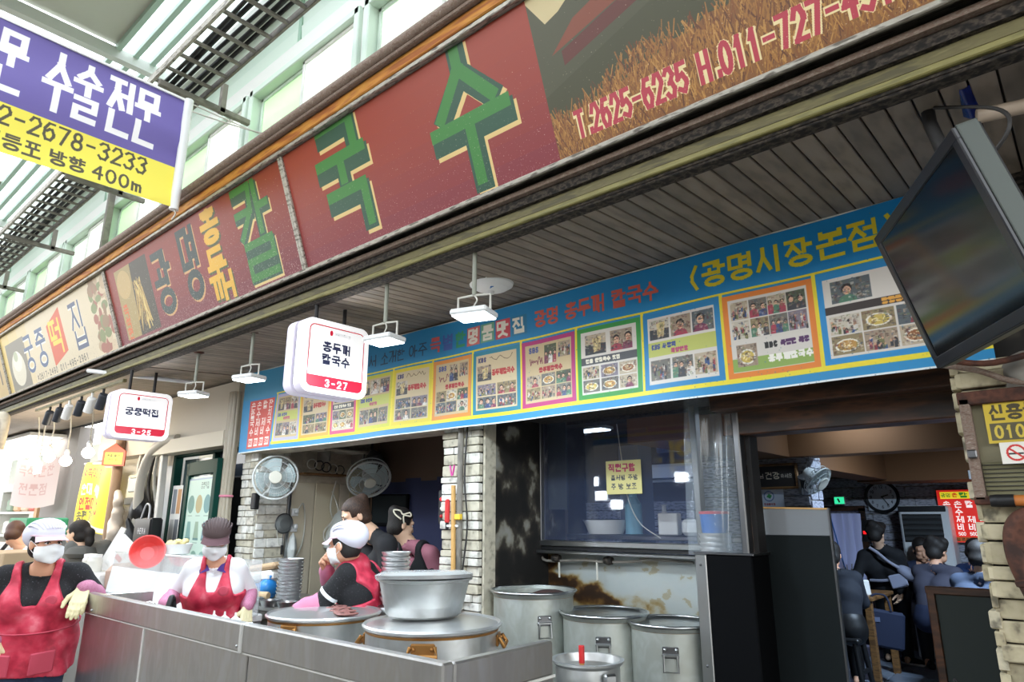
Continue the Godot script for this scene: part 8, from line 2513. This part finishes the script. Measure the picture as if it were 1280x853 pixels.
func seated(o: Node3D, at: Vector3, yaw: float, L: Dictionary, lean := 0.12) -> void:
	var b := Basis(Vector3.UP, deg_to_rad(yaw))
	var J := {
		"pel": Vector3(0, .53, 0), "chest": Vector3(0, .80, lean * .5), "neck": Vector3(0, .985, lean), "head": Vector3(0, 1.12, lean + .05),
		"shL": Vector3(.165, .93, lean), "shR": Vector3(-.165, .93, lean), "elL": Vector3(.22, .72, lean + .12), "elR": Vector3(-.22, .72, lean + .12), "wrL": Vector3(.12, .78, lean + .36), "wrR": Vector3(-.12, .78, lean + .36),
		"hipL": Vector3(.09, .51, 0), "hipR": Vector3(-.09, .51, 0), "kneeL": Vector3(.12, .49, .40), "kneeR": Vector3(-.12, .49, .40), "ankL": Vector3(.12, .08, .38), "ankR": Vector3(-.12, .08, .38),
	}
	for k in J:
		J[k] = b * J[k]
	L.hb = L.get("hb", facing(yaw, 18))
	L.toeL = b * Vector3(0, 0, 1)
	L.toeR = L.toeL
	L.shoe = M.black
	L.handL = [b * Vector3(-.3, 0, 1), Vector3.UP, .5]
	L.handR = [b * Vector3(.3, 0, 1), Vector3.UP, .5]
	person(o, J, L)

func people() -> void:
	var base := Vector3(-4.66, 0, -1.27)
	var apron_tex := noise_tex(90, 0.015, [Color("a51f38"), Color("c6304a"), Color("cf4258"), Color("da6a78")], [0.25, 0.5, 0.68, 0.9], 5)
	M.red_apron = grain(hexm("ffffff", 0.6), apron_tex, Vector3(2.2, 2.2, 2.2))
	M.sleeve = grain(hexm("ffffff", 0.8), noise_tex(91, 0.06, [Color("a8607e"), Color("c48aa4"), Color("b9748f")], [0.3, 0.5, 0.75], 3, Vector2(1, 3)), Vector3(5, 8, 5))
	M.speckled = grain(hexm("ffffff", 0.85), noise_tex(92, 0.12, [Color("17171a"), Color("1c1c20"), Color("7f7f84")], [0.5, 0.78, 0.9], 3), Vector3(3, 3, 3))
	M.cap_white = hexm("dcdbe8", 0.8)
	M.cap_pink = hexm("e3c4d2", 0.75)
	# worker at the counter's end, hand on the rim
	var o := thing("person", "woman in a red apron and white cap leaning on the counter's end", "person", base)
	var J := rotated(1.44, 78, base)
	set_j(J, base, {"head": Vector3(-4.515, 1.312, -1.224), "neck": Vector3(-4.578, 1.180, -1.252), "shR": Vector3(-4.655, 1.135, -1.095), "shL": Vector3(-4.515, 1.140, -1.405), "elR": Vector3(-4.70, .925, -1.03), "wrR": Vector3(-4.56, .815, -1.075), "elL": Vector3(-4.475, 1.015, -1.50), "wrL": Vector3(-4.375, 1.075, -1.40), "pel": Vector3(-4.655, .80, -1.268), "chest": Vector3(-4.60, 1.02, -1.258)})
	person(o, J, {"s": .94, "wide": 1.22, "bust": 1.0, "belly": 1.0, "hb": facing(100, 2), "skin": M.skin, "mask": M.mask, "cap": M.cap_white, "bill": M.cap_pink, "hair_style": "short", "top": M.speckled, "top_len": .45, "sleeve": M.sleeve, "glove": M.glove, "apron": M.red_apron, "trim": M.red_trim, "hem": .15, "pants": M.denim, "shoe": M.black, "neck_cut": .06,
		"handL": [Vector3(.45, -.86, .30), Vector3(.8, .45, .25), .25], "handR": [Vector3(.05, -1, .05), Vector3(.9, 0, .5), .4]})
	# worker in the brown cap, looking down behind the counter
	base = Vector3(-4.20, 0, -2.07)
	o = thing("person", "woman in a red apron and brown cap working behind the counter", "person", base)
	J = rotated(1.46, 76, base)
	set_j(J, base, {"head": Vector3(-4.105, 1.320, -1.992), "neck": Vector3(-4.17, 1.195, -2.036), "shR": Vector3(-4.265, 1.150, -1.953), "shL": Vector3(-4.13, 1.150, -2.154), "elR": Vector3(-4.42, .99, -1.93), "wrR": Vector3(-4.26, .96, -1.80), "elL": Vector3(-4.18, .99, -2.28), "wrL": Vector3(-4.02, .93, -2.19), "pel": Vector3(-4.215, .81, -2.075), "chest": Vector3(-4.175, 1.03, -2.045)})
	person(o, J, {"s": .88, "wide": 1.05, "bust": .9, "belly": .5, "hb": facing(62, 24), "mask": M.mask, "cap": hexm("4d3d3c", 0.8), "bill": hexm("6b4f55", 0.8), "cap_style": "flat", "hair_style": "short", "top": M.cloth_white, "top_len": .5, "collar": hexm("47307c", 0.8), "sleeve": M.sleeve, "glove": M.glove, "apron": M.red_apron, "trim": M.red_trim, "hem": .25, "pants": M.denim, "shoe": M.black,
		"handL": [Vector3(.35, -.9, .2), Vector3(.9, .3, 0), .6], "handR": [Vector3(.55, -.6, .3), Vector3(.5, .7, .3), .5]})
	# worker in the white cap seen from the side
	base = Vector3(-3.53, 0, -2.73)
	o = thing("person", "woman in a red vest apron and white cap turned to the left", "person", base)
	J = rotated(1.42, -60, base)
	set_j(J, base, {"head": Vector3(-3.513, 1.294, -2.497), "neck": Vector3(-3.515, 1.180, -2.60), "chest": Vector3(-3.53, 1.03, -2.66), "shL": Vector3(-3.47, 1.13, -2.50), "shR": Vector3(-3.62, 1.12, -2.76), "elL": Vector3(-3.58, .97, -2.42), "wrL": Vector3(-3.66, .93, -2.30), "elR": Vector3(-3.80, 1.03, -2.62), "wrR": Vector3(-3.69, 1.150, -2.50), "pel": Vector3(-3.53, .80, -2.72)})
	for k in ["L", "R"]:
		J["wr" + k] = J["wr" + k]
	person(o, J, {"s": .95, "wide": 1.15, "hb": facing(-66, 8), "mask": M.mask, "cap": M.cap_white, "bill": M.cap_pink, "hair_style": "short", "top": M.speckled, "top_len": .5, "stripe": M.cloth_white, "sleeve": hexm("c9809c", 0.8), "apron": M.red_apron, "trim": M.red_trim, "hem": .3, "armhole": -.6, "pants": M.navy, "shoe": M.black, "waist_seam": false,
		"handL": [Vector3(-.2, -.4, .8), Vector3(0, 1, .3), .5], "handR": [Vector3(.3, .5, .4), Vector3(-.6, .3, .3), .9]})
	# woman in black behind, looking down to the left
	base = Vector3(-3.96, 0, -3.12)
	o = thing("person", "woman in black with brown hair in a bun, looking down", "person", base)
	J = rotated(1.60, -25, base)
	set_j(J, base, {"head": Vector3(-4.01, 1.462, -2.93), "neck": Vector3(-3.95, 1.345, -3.04), "chest": Vector3(-3.93, 1.13, -3.08), "shL": Vector3(-3.75, 1.275, -3.02), "shR": Vector3(-4.11, 1.285, -3.09), "elL": Vector3(-3.70, 1.03, -2.99), "wrL": Vector3(-3.80, .93, -2.78), "elR": Vector3(-4.16, 1.04, -3.02), "wrR": Vector3(-4.1, .93, -2.8), "pel": Vector3(-3.95, .86, -3.13)})
	person(o, J, {"s": 1.0, "wide": 1.0, "hb": facing(-22, 24), "skin": M.skin_pale, "hair": M.hair_brown, "hair_style": "bun", "top": M.cloth_black, "top_len": 1.0, "pants": M.black, "shoe": M.black,
		"handL": [Vector3(-.3, -.2, .8), Vector3(0, 1, .2), .5], "handR": [Vector3(.1, -.2, .9), Vector3(0, 1, .2), .5]})
	# woman behind her, seen from the back, ribbon in the hair
	base = Vector3(-3.96, 0, -3.58)
	o = thing("person", "woman with a pale hair ribbon and dark vest at the back", "person", base)
	J = rotated(1.53, 150, base)
	set_j(J, base, {"head": Vector3(-4.02, 1.40, -3.36), "neck": Vector3(-3.985, 1.275, -3.41), "chest": Vector3(-3.95, 1.07, -3.47), "shR": Vector3(-3.81, 1.19, -3.47), "shL": Vector3(-4.12, 1.18, -3.43), "elR": Vector3(-3.74, 1.0, -3.53), "wrR": Vector3(-3.80, .90, -3.68), "elL": Vector3(-4.18, .98, -3.5), "wrL": Vector3(-4.1, .9, -3.66), "pel": Vector3(-3.95, .84, -3.56)})
	person(o, J, {"s": .97, "wide": 1.08, "hb": facing(165, 12), "skin": M.skin_pale, "hair_style": "bun", "top": hexm("a86a78", 0.8), "top_len": 1.0, "apron": M.cloth_black, "hem": .3, "waist_seam": false, "pants": M.black, "shoe": M.black, "fine": true})
	part(o, "ribbon", wire([Vector3(.085, .04, .075), Vector3(.045, .075, .10), Vector3(.035, .105, .105), Vector3(.07, .10, .075), Vector3(.085, .075, .06), Vector3(.115, .085, .02), Vector3(.12, .06, .015), Vector3(.09, .065, .055), Vector3(.10, .01, .06)], .006), hexm("d9d2bc", 0.7), J.head)
	# man at the left edge and the woman with the ponytail further along the street
	base = Vector3(-10.5, 0, -2.6)
	o = thing("person", "man in a white shirt with a dark strap, back turned", "person", base)
	J = rotated(1.45, 130, base)
	set_j(J, base, {"head": Vector3(-10.52, 1.25, -2.485), "neck": Vector3(-10.44, 1.10, -2.58)})
	J.chest = Vector3(.05, .86, 0)
	J.shL = Vector3(.28, .98, -.10)
	J.shR = Vector3(-.22, .98, .12)
	J.elL = Vector3(.34, .76, -.05)
	J.elR = Vector3(-.26, .76, .2)
	J.wrL = Vector3(.3, .6, .1)
	J.wrR = Vector3(-.15, .6, .3)
	person(o, J, {"s": 1.25, "wide": .95, "hb": facing(-120, 30), "hair": hexm("4a2c1c", 0.5), "top": M.cloth_white, "top_len": 1.0, "pants": M.navy, "fine": false, "cell": .02})
	part(o, "bag_strap", wire([Vector3(-.15, 1.12, .15), Vector3(.05, 1.0, .24), Vector3(.3, .95, .12), Vector3(.38, .85, -.05)], .025), M.black)
	base = Vector3(-8.22, 0, -2.62)
	o = thing("person", "woman with black ponytail in grey hooded top facing left", "person", base)
	J = rotated(1.45, -100, base)
	set_j(J, base, {"head": Vector3(-8.24, 1.29, -2.50), "neck": Vector3(-8.19, 1.13, -2.54)})
	person(o, J, {"s": 1.08, "wide": 1.05, "hb": facing(-58, 4), "skin": M.skin_pale, "hair_style": "ponytail", "top": hexm("6a6a66", 0.85), "top_len": 1.0, "pants": M.navy, "cell": .016})
	part(o, "hood", lathe([Vector2(.07, .05), Vector2(.12, .03), Vector2(.15, -.03), Vector2(.12, -.07), Vector2(.08, -.04)], 20), hexm("5f5f5c", 0.85), J.neck + Vector3(.02, -.01, 0))
	# waitress with a pale cross-body bag, back turned
	base = Vector3(-1.86, 0, -8.20)
	o = thing("person", "waitress in black with pale cross body bag leaning over table", "person", base)
	J = rotated(1.5, 150, base)
	set_j(J, base, {"head": Vector3(-1.875, 1.285, -7.95), "neck": Vector3(-1.875, 1.165, -8.02), "shR": Vector3(-1.72, 1.075, -8.06), "shL": Vector3(-2.03, 1.06, -8.0), "chest": Vector3(-1.885, .96, -8.08), "pel": Vector3(-1.86, .72, -8.2), "elL": Vector3(-2.10, .87, -7.93), "wrL": Vector3(-2.08, .80, -7.72), "elR": Vector3(-1.68, .88, -8.12), "wrR": Vector3(-1.72, .72, -8.0),
		"hipL": Vector3(-1.93, .70, -8.2), "hipR": Vector3(-1.79, .70, -8.22), "kneeL": Vector3(-1.95, .38, -8.22), "kneeR": Vector3(-1.80, .38, -8.22), "ankL": Vector3(-1.97, .08, -8.25), "ankR": Vector3(-1.79, .08, -8.22)})
	person(o, J, {"s": .97, "wide": 1.1, "hb": facing(175, 15), "skin": M.skin_pale, "hair_style": "full", "top": M.cloth_black, "top_len": 1.0, "pants": M.black, "shoe": M.black, "fine": false, "toeR": Vector3(.9, 0, .3), "toeL": Vector3(.3, 0, -.9)})
	part(o, "shoe_sole", bx(.22, .025, .085, .01), M.plastic_white, Vector3(-1.745, .022, -8.205) - base, Vector3(0, -18, 0))
	var strap := st_new()
	var sp := [Vector3(-1.95, 1.15, -7.93), Vector3(-1.88, 1.10, -7.93), Vector3(-1.78, 1.01, -7.93), Vector3(-1.68, .94, -7.98)]
	for i in 3:
		var a: Vector3 = sp[i] - base
		var b: Vector3 = sp[i + 1] - base
		var d := (b - a).normalized()
		var u := d.cross(Vector3.BACK).normalized() * .022
		face(strap, [a + u, b + u, b - u, a - u], a - Vector3(0, 0, 1))
		face(strap, [a + u, b + u, b - u, a - u], a + Vector3(0, 0, 1))
	part(o, "bag_strap", wire(sp.map(func(p): return p - base), .017), hexm("9a9cae", 0.7))
	part(o, "waist_tie", wire([Vector3(-2.0, .82, -8.0) - base, Vector3(-1.86, .825, -7.99) - base, Vector3(-1.7, .86, -8.02) - base], .017), hexm("8c8ea0", 0.7))
	var bg := Blob.new()
	bg.ell(Vector3(-1.64, .905, -7.99) - base, Vector3(.11, .06, .06), Basis(Vector3.BACK, -.6))
	part(o, "cross_body_bag", Flesh.new().add(bg, .012, .01).mesh(), hexm("8f93a8", 0.7))
	part(o, "apron_pocket", bx(.16, .13, .03, .01), hexm("9a9eb4", 0.7), Vector3(-1.73, .83, -7.97) - base, Vector3(0, 0, 14))
	# seated customers
	var dark := {"s": 1.0, "wide": 1.1, "fine": false, "cell": .018}
	o = thing("person", "seated customer with short black hair just behind the chalkboard", "person", Vector3(-0.86, 0.03, -6.40))
	seated(o, o.position, 165, {"s": 1.0, "wide": 1.1, "fine": false, "cell": .016, "top": hexm("3a4458", 0.85), "pants": M.navy, "skin": M.skin_pale})
	o = thing("person", "seated customer with curly black hair in grey beside waitress", "person", Vector3(-1.36, 0.02, -7.52))
	seated(o, o.position, 160, {"s": 1.0, "wide": 1.05, "fine": false, "cell": .018, "top": hexm("3c3c4a", 0.85), "pants": M.navy, "hair_style": "full"})
	o = thing("person", "seated customer in bright navy coat against back wall", "person", Vector3(-1.18, 0, -8.25))
	seated(o, o.position, 140, {"s": 1.0, "wide": 1.05, "fine": false, "cell": .018, "top": hexm("1f3560", 0.85), "pants": M.navy})
	o = thing("person", "seated customer in dark clothes half hidden by dark door panel", "person", Vector3(-1.92, 0, -6.55))
	seated(o, o.position, 200, {"s": 1.0, "wide": 1.15, "fine": false, "cell": .018, "top": hexm("20242e", 0.85), "pants": M.black})
	o = thing("person", "seated customer in navy between waitress and the air conditioner", "person", Vector3(-1.63, 0, -8.62))
	seated(o, o.position, 20, {"s": 1.0, "wide": 1.0, "fine": false, "cell": .018, "top": M.navy, "pants": M.black})
